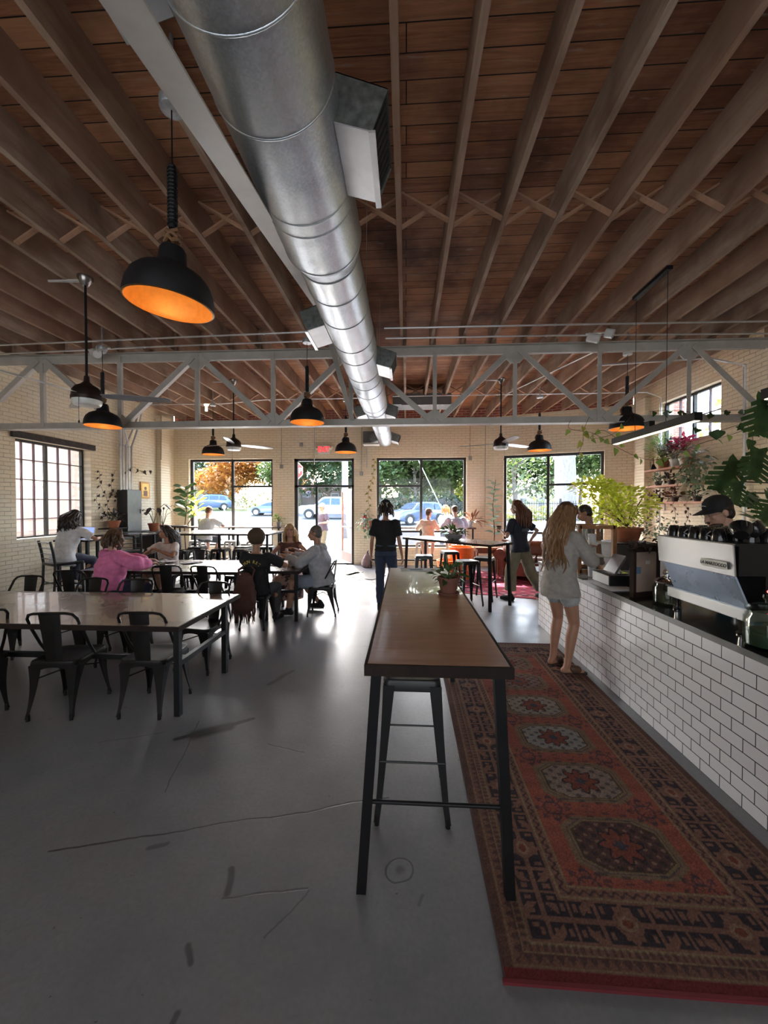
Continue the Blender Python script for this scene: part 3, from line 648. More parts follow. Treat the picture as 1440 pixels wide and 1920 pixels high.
for k, (x, y, lab) in enumerate(((-4.75, 5.72, 'pair of small white spotlight heads on the conduit left of the near fan'), (2.62, 5.6, 'pair of small white spotlight heads on the conduit beside the linear lamp cords'))):
    b = MB(); b.cyl((x-.07, y, 4.06), (x+.05, y-.07, 4.0), .06, .06, 16); b.cyl((x+.12, y-.1, 4.07), (x+.2, y-.15, 4.03), .06, .06, 16); b.tube([(x-.1, y, 4.1), (x+.2, y, 4.12)], .012, 6)
    tag(b.build('emergency_spotlight', plain('white_plastic', (.75, .75, .73), .4)), lab, 'spotlight')
# exit sign
t = thing('exit_sign', 'white EXIT sign with red letters and two lamp heads above the door', 'exit sign', (-2.32, D-.04, 3.27))
b = MB(); b.rbox((0, 0, 0), (.36, .06, .235), .01); b.build('housing', plain('white_plastic', (0, 0, 0)), t)
text('EXIT', .19, m_emit('exit_red', (.85, .03, .03), 1.0), 'lettering', t, .003, Matrix.Translation((0, -.034, 0)) @ Matrix.Rotation(PI/2, 4, 'X') @ Matrix.Diagonal((.85, 1.1, 1, 1)), bold=.004)
for s_ in (-1, 1):
    b = MB(); b.cyl((s_*.19, -.01, .05), (s_*.235, -.04, .035), .045, .05, 14); b.build('lamp_head', plain('lamp_head_beige', (.62, .52, .4), .4), t)
# ------------------------------------------------------------------ tables
TOPW = m_wood('table_wood', (.26, .115, .055), (.40, .20, .105), (1, 9, 1), .30, .25); TOPW2 = m_wood('table_wood_dark', (.10, .070, .056), (.165, .118, .098), (9, 1, 1), .27, .3)
EDGE = m_wood('dark_table_edge', (.016, .010, .008), (.03, .018, .014), (3, 3, 1), .65, 0, spec=.2)
def top(t, x0, x1, y0, y1, z, th, mat, edge=EDGE):
    b = MB(); b.bx(x0+.012, x1-.012, y0+.012, y1-.012, z-th+.003, z); o = b.build('tabletop', mat, t, 0)
    m = o.modifiers.new('b', 'BEVEL'); m.width = .002
    b = MB(); b.bx(x0, x1, y0, y0+.012, z-th, z-.0005); b.bx(x0, x1, y1-.012, y1, z-th, z-.0005); b.bx(x0, x0+.012, y0+.012, y1-.012, z-th, z-.0005); b.bx(x1-.012, x1, y0+.012, y1-.012, z-th, z-.0005)
    b.build('edge_band', edge, t, 0)
def legs(t, P, zt, w, splay=(0, 0)):
    for x, y in P:
        sx, sy = (1 if x > 0 else -1)*splay[0], (1 if y > 0 else -1)*splay[1]
        b = MB(); b.bar((x, y, zt), (x+sx, y+sy, 0), w, w, up=(0, 1, 0)); b.build('leg', BLACK, t, 0)
def fillet(o, w=.003): m = o.modifiers.new('b', 'BEVEL'); m.width = w; m.segments = 2; m.limit_method = 'ANGLE'
# high table nearest the camera
t = thing('bar_table', 'long narrow high wooden table on black legs, in the middle foreground', 'table', (.128, 2.68, 0))
hx, hy = .292, 1.18
top(t, -hx, hx, -hy, hy, 1.07, .045, TOPW)
legs(t, [(-hx+.045, -hy+.07), (hx-.045, -hy+.07), (-hx+.045, hy-.07), (hx-.045, hy-.07)], 1.026, .042, (.075, -.09))
b = MB(); b.cyl((-.31, -1.06, .43), (.305, -1.06, .43), .009, .009, 10); b.build('foot_rail', BLACK, t)
b = MB(); b.cyl((-.31, 1.06, .43), (.305, 1.06, .43), .009, .009, 10); b.build('foot_rail', BLACK, t)
# dining tables
def dining(name, label, x0, x1, y0, y1, rails=True, mat=TOPW2, group=None, h=.75, n=2, cat='table'):
    cx, cy = (x0+x1)/2, (y0+y1)/2; t = thing(name, label, cat, (cx, cy, 0), 0, group); hx, hy = (x1-x0)/2, (y1-y0)/2
    top(t, -hx, hx, -hy, hy, h, .04, mat)
    xs = [-hx+.07, hx-.07] if n == 2 else [-hx+.07, 0, hx-.07]
    legs(t, [(x, y) for x in xs for y in (-hy+.10, hy-.22)], h-.038, .046)
    if rails:
        for x in xs: b = MB(); b.bx(x-.02, x+.02, -hy+.12, hy-.24, .40, .44); b.build('cross_rail', BLACK, t, 0)
        b = MB(); b.bx(-hx+.07, hx-.07, -.02-.3, .02-.3, .385, .425); b.build('long_rail', BLACK, t, 0)
    return t
T1 = dining('communal_table', 'long dark wooden communal table in the left foreground', -4.9, -1.765, 2.88, 4.0, n=2)
T2 = dining('communal_table', 'long dark wooden communal table where the person in the pink hoodie sits', -4.75, -2.37, 5.3, 6.45)
T3 = dining('dining_table', 'small dark wooden table where the three people talk over an open book', -2.12, -1.53, 5.42, 6.5, rails=True)
T4 = dining('bar_table', 'long high table behind the seated people at left, bright with window light', -5.28, -2.98, 8.2, 9.45, h=1.07, n=3)
# rotated high table right of centre
t = thing('bar_table', 'high dark wooden table with a leafy grey bowl on it, standing at an angle', 'table', (.87, 7.06, 0), math.radians(-45)); top(t, -.99, .99, -.33, .33, 1.07, .035, TOPW2)
legs(t, [(-.93, -.27), (.93, -.27), (-.93, .27), (.93, .27)], 1.035, .04, (.03, .03))
# window bars
def winbar(label, x0, x1, y0, y1, zt=1.1):
    t = thing('window_bar', label, 'window bar', ((x0+x1)/2, (y0+y1)/2, 0)); hx, hy = (x1-x0)/2, (y1-y0)/2
    b = MB(); b.bx(-hx, hx, -hy, hy, zt-.04, zt); b.build('bar_top', TOPW2, t, 0); n = 3
    for i in range(n):
        x = -hx+.08+(2*hx-.16)*i/(n-1); b = MB(); b.bx(x-.02, x+.02, -hy+.03, -hy+.07, 0, zt-.04); b.build('leg', BLACK, t, 0)
    b = MB(); b.bx(-hx+.08, hx-.08, -hy+.04, -hy+.06, .2, .24); b.build('foot_rail', BLACK, t, 0)
winbar('narrow wooden bar along the left shop window', -6.35, -3.4, 10.3, 10.8); winbar('narrow wooden bar along the middle shop window', -1.02, 1.86, 10.3, 10.8)
t = thing('side_table', 'small high table with an open laptop under the left wall window', 'table', (-5.98, 6.78, 0)); top(t, -.33, .33, -.25, .3, 1.07, .03, TOPW2); legs(t, [(-.27, -.2), (.27, -.2), (-.27, .24), (.27, .24)], 1.04, .045)
t = thing('side_table', 'high table behind the long-haired person at the left wall window', 'table', (-6.1, 8.1, 0)); top(t, -.5, .45, -.4, .35, 1.07, .03, TOPW2); legs(t, [(-.42, -.33), (.4, -.33), (-.42, .3), (.4, .3)], 1.04, .045)
t = thing('side_table', 'small low round black table against the corner by the fiddle leaf fig', 'table', (-6.05, 9.75, 0)); b = MB(); b.lathe([(0, 1.13), (.3, 1.13), (.3, 1.16), (0, 1.16)], n=28); b.build('tabletop', EDGE, t); b = MB(); b.cyl((0, 0, 0), (0, 0, 1.13), .025, .025, 12); b.lathe([(0, 0), (.2, 0), (.2, .012), (.03, .03), (0, .03)], n=24); b.build('pedestal', BLACK, t)
# ------------------------------------------------------------------ metal chairs and stools
def legsheet(p_top, p_bot, wt, wb, cx, cy, th=.003, bend=.0):
    """formed sheet leg: two flanges meeting at an outer corner; cx, cy = direction of the outer corner"""
    b = MB(); n = 8; A = []; B = []
    for i in range(n+1):
        u = i/n; w = wt*(1-u)**1.6+wb*(1-(1-u)**1.6); e = bend*math.sin(u*PI)
        x = p_top[0]+(p_bot[0]-p_top[0])*u-cx*e; y = p_top[1]+(p_bot[1]-p_top[1])*u-cy*e; z = p_top[2]+(p_bot[2]-p_top[2])*u
        if i == n: x += cx*.004
        A.append([(x, y, z), (x-cx*w, y, z), (x-cx*w, y-cy*th, z), (x-cx*th, y-cy*th, z), (x-cx*th, y-cy*w, z), (x, y-cy*w, z)])
    b.loft(A); b.cyl((p_bot[0]-cx*.012, p_bot[1]-cy*.012, 0), (p_bot[0]-cx*.012, p_bot[1]-cy*.012, p_bot[2]+.03), .014, .014, 8); return b
def metal_chair(mat=GUN, label=''):
    t = thing('metal_chair', label, 'chair')
    s = .18; b = MB(); rings = []
    def sq(r, z, dish=0): 
        P = []
        for sx, sy, a0 in ((1, 1, 0), (-1, 1, PI/2), (-1, -1, PI), (1, -1, 1.5*PI)):
            for k in range(5):
                a = a0+k*PI/8; P.append((sx*(r-.05)+.05*math.cos(a), sy*(r-.05)+.05*math.sin(a), z))
        return P
    b.loft([sq(.188, .418), sq(.19, .446), sq(.186, .454), sq(.17, .454), sq(.13, .444), sq(.06, .440)]); b.build('seat', mat, t, 35)
    b = MB()
    for sx, sy in ((1, 0), (-1, 0), (0, 1), (0, -1)):   # arched aprons
        n = 10; P = []; q = []
        for i in range(n+1):
            u = -1+2*i/n; d = .03+.055*abs(u)**2.2; P.append((u*.165, .435)); q.append((u*.165, .435-d))
        pol = P+q[::-1]
        if sx: b.ext([(sx*.183, x, z) for x, z in pol], (sx*.003, 0, 0))
        else: b.ext([(x, sy*.183, z) for x, z in pol], (0, sy*.003, 0))
    b.build('apron', mat, t, 0)
    for cx, cy in ((1, 1), (-1, 1), (-1, -1), (1, -1)):
        yb = .235 if cy < 0 else .21
        legsheet((cx*.186, cy*.186, .42), (cx*(.175 if cy < 0 else .20), cy*yb, .02), .10, .022, cx, cy, bend=.012).build('leg', mat, t, 30)
    b = MB()
    hoop = [(.185, .02, .44), (.19, -.06, .56), (.193, -.135, .70), (.187, -.185, .80), (.165, -.20, .832), (.12, -.212, .845), (0, -.225, .85), (-.12, -.212, .845), (-.165, -.20, .832), (-.187, -.185, .80), (-.193, -.135, .70), (-.19, -.06, .56), (-.185, .02, .44)]
    b.tube(hoop, .0115, 8); b.build('back_hoop', mat, t)
    b = MB(); n = 6; F = []
    for i in range(n+1):
        u = i/n; w = .062+.02*u; y = -.175-.05*u; z = .43+.415*u; F.append([(-w, y+.012, z), (-w*.5, y, z), (w*.5, y, z), (w, y+.012, z), (w, y+.009, z), (w*.5, y-.003, z), (-w*.5, y-.003, z), (-w, y+.009, z)])
    b.loft(F); b.build('back_splat', mat, t, 30)
    b = MB(); b.tube([(.17, .17, .30), (0, 0, .34), (-.17, -.17, .30)], .006, 6); b.tube([(-.17, .17, .30), (0, 0, .333), (.17, -.17, .30)], .006, 6); b.build('under_brace', mat, t)
    return t
def metal_stool(mat=BLACKP, label='', h=.76, sp=.20):
    t = thing('metal_stool', label, 'stool')
    def sq(r, z):
        P = []
        for sx, sy, a0 in ((1, 1, 0), (-1, 1, PI/2), (-1, -1, PI), (1, -1, 1.5*PI)):
            for k in range(5):
                a = a0+k*PI/8; P.append((sx*(r-.035)+.035*math.cos(a), sy*(r-.035)+.035*math.sin(a), z))
        return P
    b = MB(); b.loft([sq(.155, h-.06), sq(.153, h-.012), sq(.148, h-.002), sq(.14, h), sq(.125, h-.006), sq(.05, h-.008)]); b.build('seat', mat, t, 35)
    for cx, cy in ((1, 1), (-1, 1), (-1, -1), (1, -1)):
        legsheet((cx*.156, cy*.156, h-.03), (cx*sp, cy*sp, .02), .062, .03, cx, cy, bend=.004).build('leg', mat, t, 30)
    b = MB(); r = .156+(sp-.156)*(1-.33/h)-.008
    for z in (.33,):
        for a, c in (((-r, -r), (r, -r)), ((r, -r), (r, r)), ((r, r), (-r, r)), ((-r, r), (-r, -r))): b.cyl((*a, z), (*c, z), .006, .006, 8)
    b.build('rungs', mat, t)
    b = MB(); b.lathe([(0, h-.004), (.018, h-.004), (.018, h-.0075), (0, h-.0075)], n=16); b.build('seat_hole', plain('seat_hole_light', (.25, .25, .25), .4), t)
    return t
CH0 = None
def chair(x, y, deg, label, group=None):
    global CH0
    if CH0 is None: CH0 = metal_chair(); o = CH0
    else: o = dup(CH0)
    o.location = (x, y, 0); o.rotation_euler = (0, 0, math.radians(deg)); o['label'] = label
    if group: o['group'] = group
    return o
G = 'metal cafe chairs'
chair(-2.83, 3.07, 7, 'dark metal chair at the near side of the front table, second from its right leg', G)
chair(-2.12, 3.13, 2, 'dark metal chair closest to the right leg of the front communal table', G)
chair(-3.62, 4.05, 176, 'dark metal chair beyond the front table, its hoop just below the pink hoodie', G)
chair(-3.06, 4.02, 183, 'dark metal chair beyond the front table, hoop in front of the hoodie sitter’s jeans', G)
chair(-2.13, 3.92, 172, 'dark metal chair beyond the front table near its right end', G)
chair(-4.50, 4.15, 180, 'metal chair with a pale back at the left edge beyond the front table', G)
chair(-3.58, 2.95, 60, 'dark metal chair cut by the left edge at the near side of the table', G)
chair(-3.10, 2.12, 75, 'dark metal chair at the far left edge, nearest the camera', G)
chair(-4.42, 4.95, 8, 'metal chair under the person in the pink hoodie', G)
chair(-3.42, 5.42, 12, 'empty metal chair at the near side of the middle table, beside the pink hoodie', G)
chair(-2.82, 5.40, -4, 'empty metal chair at the near side of the middle table, right one', G)
chair(-4.30, 6.78, 176, 'metal chair holding the person in the white blouse', G)
chair(-3.85, 6.82, 184, 'empty metal chair beyond the middle table just right of the person in the white blouse', G)
chair(-3.0, 6.75, 178, 'empty metal chair beyond the right part of the middle table', G)
chair(-2.09, 5.28, 3, 'metal chair with a brown bag hung on it, under the person in the black T-shirt', G)
chair(-1.30, 5.93, 92, 'metal chair under the person in the grey hoodie', G)
chair(-1.84, 6.75, 178, 'metal chair under the person with long blond hair', G)
ST0 = None
def stool(x, y, deg, label, group='black metal bar stools'):
    global ST0
    if ST0 is None: ST0 = metal_stool(); o = ST0
    else: o = dup(ST0)
    o.location = (x, y, 0); o.rotation_euler = (0, 0, math.radians(deg)); o['label'] = label; o['group'] = group
stool(.035, 2.2, 0, 'black metal bar stool tucked under the near high table')
stool(.34, 7.25, 0, 'black metal stool at the left, just above the far end of the near high table')
stool(.90, 7.95, 10, 'black metal stool behind the potted plant, the farthest at the angled table')
stool(1.05, 6.62, 20, 'black metal stool nearest the camera at the angled high table')
stool(1.42, 7.05, -25, 'black metal stool partly behind the right legs of the angled high table')
for x, y, l in ((-4.72, 8.45, 'black stool under the left end of the long high back table'), (-4.0, 8.1, 'black stool in front of the middle leg of the long high back table'), (-3.72, 8.6, 'black stool behind the middle leg of the long high back table'), (-4.62, 7.75, 'black stool in front of the long high back table, just right of the white blouse'), (-3.15, 8.6, 'black stool beside the blond hair at the right end of the back table'), (-3.52, 8.1, 'black stool behind the black T-shirt sitter at the back table')): stool(x, y, 5*random.random(), l)
LST = plain('pale_stool_metal', (.62, .60, .56), .4, .3)
def lstool(x, y, l, mat=LST): o = metal_stool(mat, l); o.location = (x, y, 0); o['group'] = 'pale stools at the shop windows'
lstool(-.55, 10.0, 'pale metal stool at the left end of the middle window bar'); lstool(.42, 10.0, 'pale metal stool under the person in the hat and peach shirt'); lstool(-5.55, 9.95, 'pale stool under the person in the white T-shirt at the left window'); lstool(-4.6, 9.95, 'empty pale stool at the left window bar, third from the pilaster'); lstool(-4.0, 9.95, 'empty pale stool at the right part of the left window bar'); lstool(1.25, 10.0, 'pale stool under the person in the light blue shirt')
# wooden ladder-back bar chair
def ladder(x, y, rz, label, bag=False):
    t = thing('ladderback_bar_chair', label, 'chair', (x, y, 0), math.radians(rz)); m = plain('black_lacquer', (.015, .014, .014), .3, 0, .2)
    for sx in (-1, 1):
        b = MB(); b.tube([(sx*.20, .19, 0), (sx*.19, .18, .75)], .018, 8); b.build('leg', m, t)
        b = MB(); b.tube([(sx*.215, -.235, 0), (sx*.2, -.2, .45), (sx*.2, -.19, .76), (sx*.2, -.215, .95), (sx*.2, -.25, 1.13)], .019, 8); b.build('rear_post', m, t)
    b = MB(); b.rbox((0, 0, .755), (.43, .42, .04), .04); b.build('seat', m, t)
    for z, y_ in ((1.10, -.245), (1.01, -.23), (.92, -.213), (.84, -.203)):
        b = MB(); b.tube([(-.2, y_, z), (-.1, y_-.02, z+.008), (0, y_-.028, z+.012), (.1, y_-.02, z+.008), (.2, y_, z)], .024 if z > 1.05 else .017, 6, sq=.35, up=(0, 0, 1)); b.build('slat', m, t)
    for z in (.2, .38):
        b = MB(); b.cyl((-.2, .19, z), (.2, .19, z), .012, .012, 8); b.cyl((-.2, -.2, z+.08), (.2, -.2, z+.08), .012, .012, 8); b.cyl((-.2, .19, z+.04), (-.2, -.2, z+.04), .012, .012, 8); b.cyl((.2, .19, z+.04), (.2, -.2, z+.04), .012, .012, 8); b.build('stretcher', m, t)
ladder(-5.60, 5.98, -25, 'black wooden ladder-back bar chair under the long-haired person at the laptop')
ladder(-5.62, 7.55, 30, 'black wooden ladder-back chair seen just behind the pink hoodie sitter')
# ------------------------------------------------------------------ counter
CX = 1.885
t = thing('service_counter', 'long counter faced in white subway tile with a black top, along the right', 'counter', (CX, 0, 0))
b = MB(); b.bx(0, .62, -.6, 5.56, 0, .865); b.build('tiled_base', TILE, t, 0)
b = MB(); b.bx(-.004, .68, -.62, 4.3, .868, .90); b.build('countertop', plain('black_stone', (.022, .021, .022), .13, 0, .3, 12), t, 0)
b = MB(); b.bx(-.006, .68, 4.3, 5.58, .868, .90); b.build('countertop_end', plain('grey_stone', (.20, .19, .19), .25, 0, .3, 12), t, 0)
b = MB(); b.bx(-.008, -.001, -.62, 5.58, .865, .902); b.build('edge_trim', plain('steel_trim', (.17, .17, .17), .4, .6), t, 0)
# back bar behind barista
t = thing('back_counter', 'dark back counter along the right wall behind the barista', 'counter', (4.9, 4.6, 0)); b = MB(); b.bx(-.3, .58, -2.6, 3.3, 0, .88); b.build('cabinet_body', plain('dark_cabinet', (.05, .045, .04), .5), t, 0); b = MB(); b.bx(-.33, .58, -2.63, 3.33, .88, .92); b.build('worktop', plain('black_stone', (0, 0, 0)), t, 0)
# ------------------------------------------------------------------ rug
def rug_pattern(u, v, W, L):
    """u across 0..W, v along 0..L (metres): returns rgb arrays of the woven colours"""
    col = np.zeros(u.shape+(3,)); RED = np.array((.27, .085, .060)); TAN = np.array((.26, .17, .12)); NAVY = np.array((.030, .030, .040)); BR = np.array((.20, .105, .08)); OL = np.array((.17, .125, .075)); GR = np.array((.22, .21, .20))
    rng = np.random.RandomState(3)
    d = np.minimum(np.minimum(u, W-u), np.minimum(v, L-v))           # distance to the edge
    du = np.minimum(u, W-u); dv = np.minimum(v, L-v)
    along = np.where(du < dv, v, u)
    col[:] = RED
    def put(m, c, a=1.): col[m] = col[m]*(1-a)+np.asarray(c)*a
    put(d < .36, BR)
    put((d < .035) & (v < .035), (.16, .03, .03)); put((d < .035) & (v >= .035), (.12, .07, .055))
    z = np.abs(((along/.04) % 1)-.5)*2
    put((d > .05) & (d < .085) & (z*.035+.05 < d), NAVY, .55)
    for e in (.045, .088, .118, .305, .355): put(np.abs(d-e) < .004, OL*1.4)
    put((d > .09) & (d < .117) & (((along/.028) % 1) < .5), NAVY, .5)
    # main border: blocks of navy motifs with H and X gaps
    w0, w1 = .125, .30; m = (d > w0) & (d < w1); q = (d-w0)/(w1-w0); cell = along/.215; fc = cell % 1; ic = np.floor(cell).astype(int)
    blk = m & (np.abs(q-.5) > .06) & (np.abs(fc-.5) > .035) & (fc > .04) & (fc < .96) & (q > .07) & (q < .93)
    odd = (ic % 2 == 0)
    xx = np.abs(np.abs(fc-.5)*2-np.abs(q-.5)*2); shp = np.where(odd, (np.abs(fc-.5)*2+np.abs(q-.5)*1.3) > .62, (xx > .22) | (np.abs(fc-.5) < .2))
    notch = (np.abs(((fc*4) % 1)-.5) < .16) & (np.abs(np.abs(q-.5)-.27) < .09)
    put(blk & shp & ~notch, NAVY, .92)
    put(m & odd & ((np.abs(fc-.5)*2)**2+((q-.5)*2)**2 < .12), TAN)
    put(m & odd & ((np.abs(fc-.5)*2)**2+((q-.5)*2)**2 < .04), RED*.7)
    put((d > .315) & (d < .345) & (np.abs(d-.33-.011*np.sin(along*2*np.pi/.045)) < .006), NAVY, .75)
    # field medallions
    fw = W-.72; n = 6; fl = L-.72; ch = fl/n; fv = (v-.36); k = np.clip(np.floor(fv/ch), 0, n-1).astype(int); lv = fv-k*ch-ch/2; lu = u-W/2
    fld = d > .36
    def octo(a, b_, c): return (np.abs(lu) < a) & (np.abs(lv) < b_) & ((np.abs(lu)/a+np.abs(lv)/b_) < c)
    a, b_ = fw*.37, ch*.39
    inner = np.array([(.10, .055, .05), (.23, .175, .15), (.25, .24, .23), (.25, .22, .19), (.18, .12, .10), (.20, .12, .09)])
    m0 = fld & octo(a, b_, 1.62); put(m0, OL*1.1)
    put(fld & octo(a*.94, b_*.94, 1.62), TAN*.8); put(fld & octo(a*.90, b_*.90, 1.60), NAVY*2, .7); put(fld & octo(a*.87, b_*.87, 1.60), OL*1.2); 
    m3 = fld & octo(a*.82, b_*.82, 1.58); put(m3, OL*.5); m4 = fld & octo(a*.79, b_*.79, 1.58); col[m4] = inner[k[m4]]
    mot = (np.sin(lu*2*np.pi/.085)*np.sin(lv*2*np.pi/.07)); m5 = m4 & (mot > .45); col[m5] = col[m5]*.35+np.array((.03, .03, .04))*.65
    m6 = m4 & (mot < -.72); col[m6] = col[m6]*.5+TAN*.5*1.3
    r = np.sqrt(lu**2+(lv*1.05)**2); th = np.arctan2(lv, lu); put(m4 & (r < .085*(1+.22*np.cos(8*th))), RED*.75); put(m4 & (np.abs(r-.088*(1+.22*np.cos(8*th))) < .006), NAVY); put(m4 & (r < .03*(1+.3*np.cos(6*th))), NAVY*2)
    # small hooks round the medallion and snowflakes between them
    sb = (v-.36) % ch; lv2 = np.where(sb > ch/2, sb-ch, sb); hk = fld & (np.abs(lu) < a*.75) & (np.abs(lv2) > .015) & (np.abs(lv2) < .075) & (np.sin(lu*2*np.pi/.09) > .25) & (np.sin(lv2*2*np.pi/.035+np.floor(lu/.045)) > .15); put(hk, NAVY*1.5, .62)
    for sx in (-1, 1):
        px = lu-sx*fw*.36; rr = np.sqrt(px**2+lv2**2); tt = np.arctan2(lv2, px)
        arm = (np.abs(np.sin(4*tt)*rr) < .012) & (rr < .105) & (rr > .018); br = (np.abs(rr-.075-.012*np.cos(8*tt)) < .008) & (np.cos(8*tt) > -.2); br2 = (np.abs(rr-.045) < .006)
        put(fld & (arm | br | br2), NAVY*1.6, .72)
    crn = fld & (np.abs(np.abs(lu)-a*.9) < .035) & (np.abs(np.abs(lv)-b_*.9) < .035) & (np.abs(np.hypot(np.abs(lu)-a*.97, np.abs(lv)-b_*.97)-.022) < .006); put(crn, NAVY*1.5, .7)
    # uneven fading of the dye from row to row, worn pile
    rows = np.interp(v, np.linspace(0, L, 120), .88+.24*rng.rand(120)); blot = np.interp(v, np.linspace(0, L, 9), .85+.3*rng.rand(9))
    col *= (rows*blot)[..., None]
    g = rng.rand(*u.shape)*.5+.75; col *= g[..., None]
    return np.clip(col, 0, 1)
def rug(name, label, W, L, loc, rz, step, colf=rug_pattern, th=.010, fringe=(.14, .015, .02)):
    nu, nv = int(W/step), int(L/step); U, Vv = np.meshgrid(np.linspace(0, W, nu+1), np.linspace(0, L, nv+1))
    zz = th+.0025*np.sin(Vv*5)*np.sin(U*4+1)
    co = np.stack([U-W/2, Vv-L/2, zz], -1).reshape(-1, 3); col = colf(U, Vv, W, L).reshape(-1, 3)
    i = np.arange(nv)[:, None]*(nu+1)+np.arange(nu)[None, :]; F = np.stack([i, i+1, i+nu+2, i+nu+1], -1).reshape(-1, 4)
    me = bpy.data.meshes.new(name); me.vertices.add(len(co)); me.vertices.foreach_set('co', co.ravel()); me.loops.add(F.size); me.loops.foreach_set('vertex_index', F.ravel()); me.polygons.add(len(F)); me.polygons.foreach_set('loop_start', np.arange(0, F.size, 4)); me.update(calc_edges=True)
    at = me.color_attributes.new('weave', 'FLOAT_COLOR', 'POINT'); at.data.foreach_set('color', np.concatenate([col, np.ones((len(col), 1))], 1).ravel())
    m = newmat(name+'_pile'); n = N(m); a = n.n('ShaderNodeAttribute', attribute_name='weave'); v = n.coord((1, 1, 1)); f = n.noise(v, 160, 2); k = n.noise(n.coord((60, 3, 1)), 3, 2)
    c = n.mix(n.math('MULTIPLY', f, .55), a.outputs[0], (.02, .012, .01)); n.out(c, .95, 0, n.bump(n.math('ADD', f, k), .6, .004), .1)
    t = thing(name, label, 'rug', loc, rz); o = link('woven_field', me, m, t, 60)
    b = MB(); e = .012
    b.bx(-W/2-e, W/2+e, -L/2-e, -L/2+.002, 0, th+.001); b.bx(-W/2-e, W/2+e, L/2-.002, L/2+e, 0, th+.001); b2 = MB(); b2.bx(-W/2-e*.4, -W/2+.002, -L/2, L/2, 0, th); b2.bx(W/2-.002, W/2+e*.4, -L/2, L/2, 0, th); b2.build('side_edge', plain('brown_wool_edge_'+name, tuple(.3*x+.04 for x in fringe), .9), t, 0)
    b.build('bound_edge', plain('red_wool_edge_'+name, fringe, .9), t, 0)
    return t
rug('runner_rug', 'faded red runner rug with medallions and a dark border, beside the counter', 1.41, 3.40, (1.075, 3.06, 0), math.radians(-.4), .0055)
def rug2(u, v, W, L):
    col = np.zeros(u.shape+(3,)); col[:] = (.36, .05, .09); d = np.minimum(np.minimum(u, W-u), np.minimum(v, L-v))
    m = (d > .1) & (d < .3); col[m] = (.12, .02, .05); mm = m & (np.sin(u*30)*np.sin(v*30) > .2); col[mm] = (.4, .2, .2)
    f = (d > .32) & (np.sin(u*18)*np.cos(v*18) > .55); col[f] = (.14, .03, .08); f = (d > .32) & (np.sin(u*18)*np.cos(v*18) < -.7); col[f] = (.5, .22, .2)
    return col
rug('area_rug', 'dark red patterned rug in the lounge corner beyond the angled high table', 3.1, 2.6, (2.6, 8.35, 0), math.radians(-18), .03, rug2)
for x, y, l, c in ((-1.6, 9.6, 'dark rubber door mat nearest the door, lying in the sunlight', (.16, .16, .15)), (-1.0, 9.15, 'grey floor mat to the right of the doorway', (.22, .21, .2))):
    b = MB(); b.rbox((x, y, .006), (.9, .6, .012), .02, rz=-.5); b2 = b.build('door_mat', plain('mat_rubber', c, .8, 0, .3, 60, bump=.4)); tag(b2, l, 'door mat')
# ------------------------------------------------------------------ people
def remesh(b, voxel, sm=4, wr=0., ws=9.):
    me = b.mesh('tmp'); o = bpy.data.objects.new('tmp', me); COL.objects.link(o)
    m = o.modifiers.new('r', 'REMESH'); m.mode = 'VOXEL'; m.voxel_size = voxel
    if sm: q = o.modifiers.new('s', 'SMOOTH'); q.factor = .5; q.iterations = sm
    r = bpy.data.meshes.new_from_object(o.evaluated_get(bpy.context.evaluated_depsgraph_get())); bpy.data.objects.remove(o)
    r.materials.clear()
    if wr:
        n = len(r.vertices); co = np.zeros(n*3); no = np.zeros(n*3); r.vertices.foreach_get('co', co); r.vertices.foreach_get('normal', no)
        co = co.reshape(-1, 3); no = no.reshape(-1, 3)
        d = np.array([noise.noise(Vector((p[0]*ws, p[1]*ws, p[2]*ws*1.7)))+.5*noise.noise(Vector((p[0]*ws*2.3, p[1]*ws*2.3, p[2]*ws*2+4))) for p in co])
        r.vertices.foreach_set('co', (co+no*(d*wr)[:, None]).ravel()); r.update()
    return r
def joinmesh(name, ms):
    bm = bmesh.new()
    for m in ms: bm.from_mesh(m)
    me = bpy.data.meshes.new(name); bm.to_mesh(me); bm.free(); return me
def ik(a, c, l1, l2, hint):
    a, c = Vector(a), Vector(c); d = c-a; L = min(d.length, (l1+l2)*.999); dn = d.normalized(); c = a+dn*L
    x = (l1*l1-l2*l2+L*L)/(2*L); h = math.sqrt(max(0, l1*l1-x*x)); hv = Vector(hint); hv = hv-dn*hv.dot(dn)
    return a+dn*x+hv.normalized()*h, c
SKIN = lambda k: plain('skin_'+k, {'fair': (.52, .30, .22), 'tan': (.42, .22, .14), 'brown': (.20, .095, .055), 'pink': (.36, .18, .13)}[k], .5, 0, .08, 12)
def cloth(name, c, rough=.85): return plain(name, c, rough, 0, .14, 22, bump=.25)
def limb(b, pts, rs, n=12):
    b.tube(pts, rs, n)
    for p, r in zip(pts, rs): b.ell(p, r*.99, 12, 8)
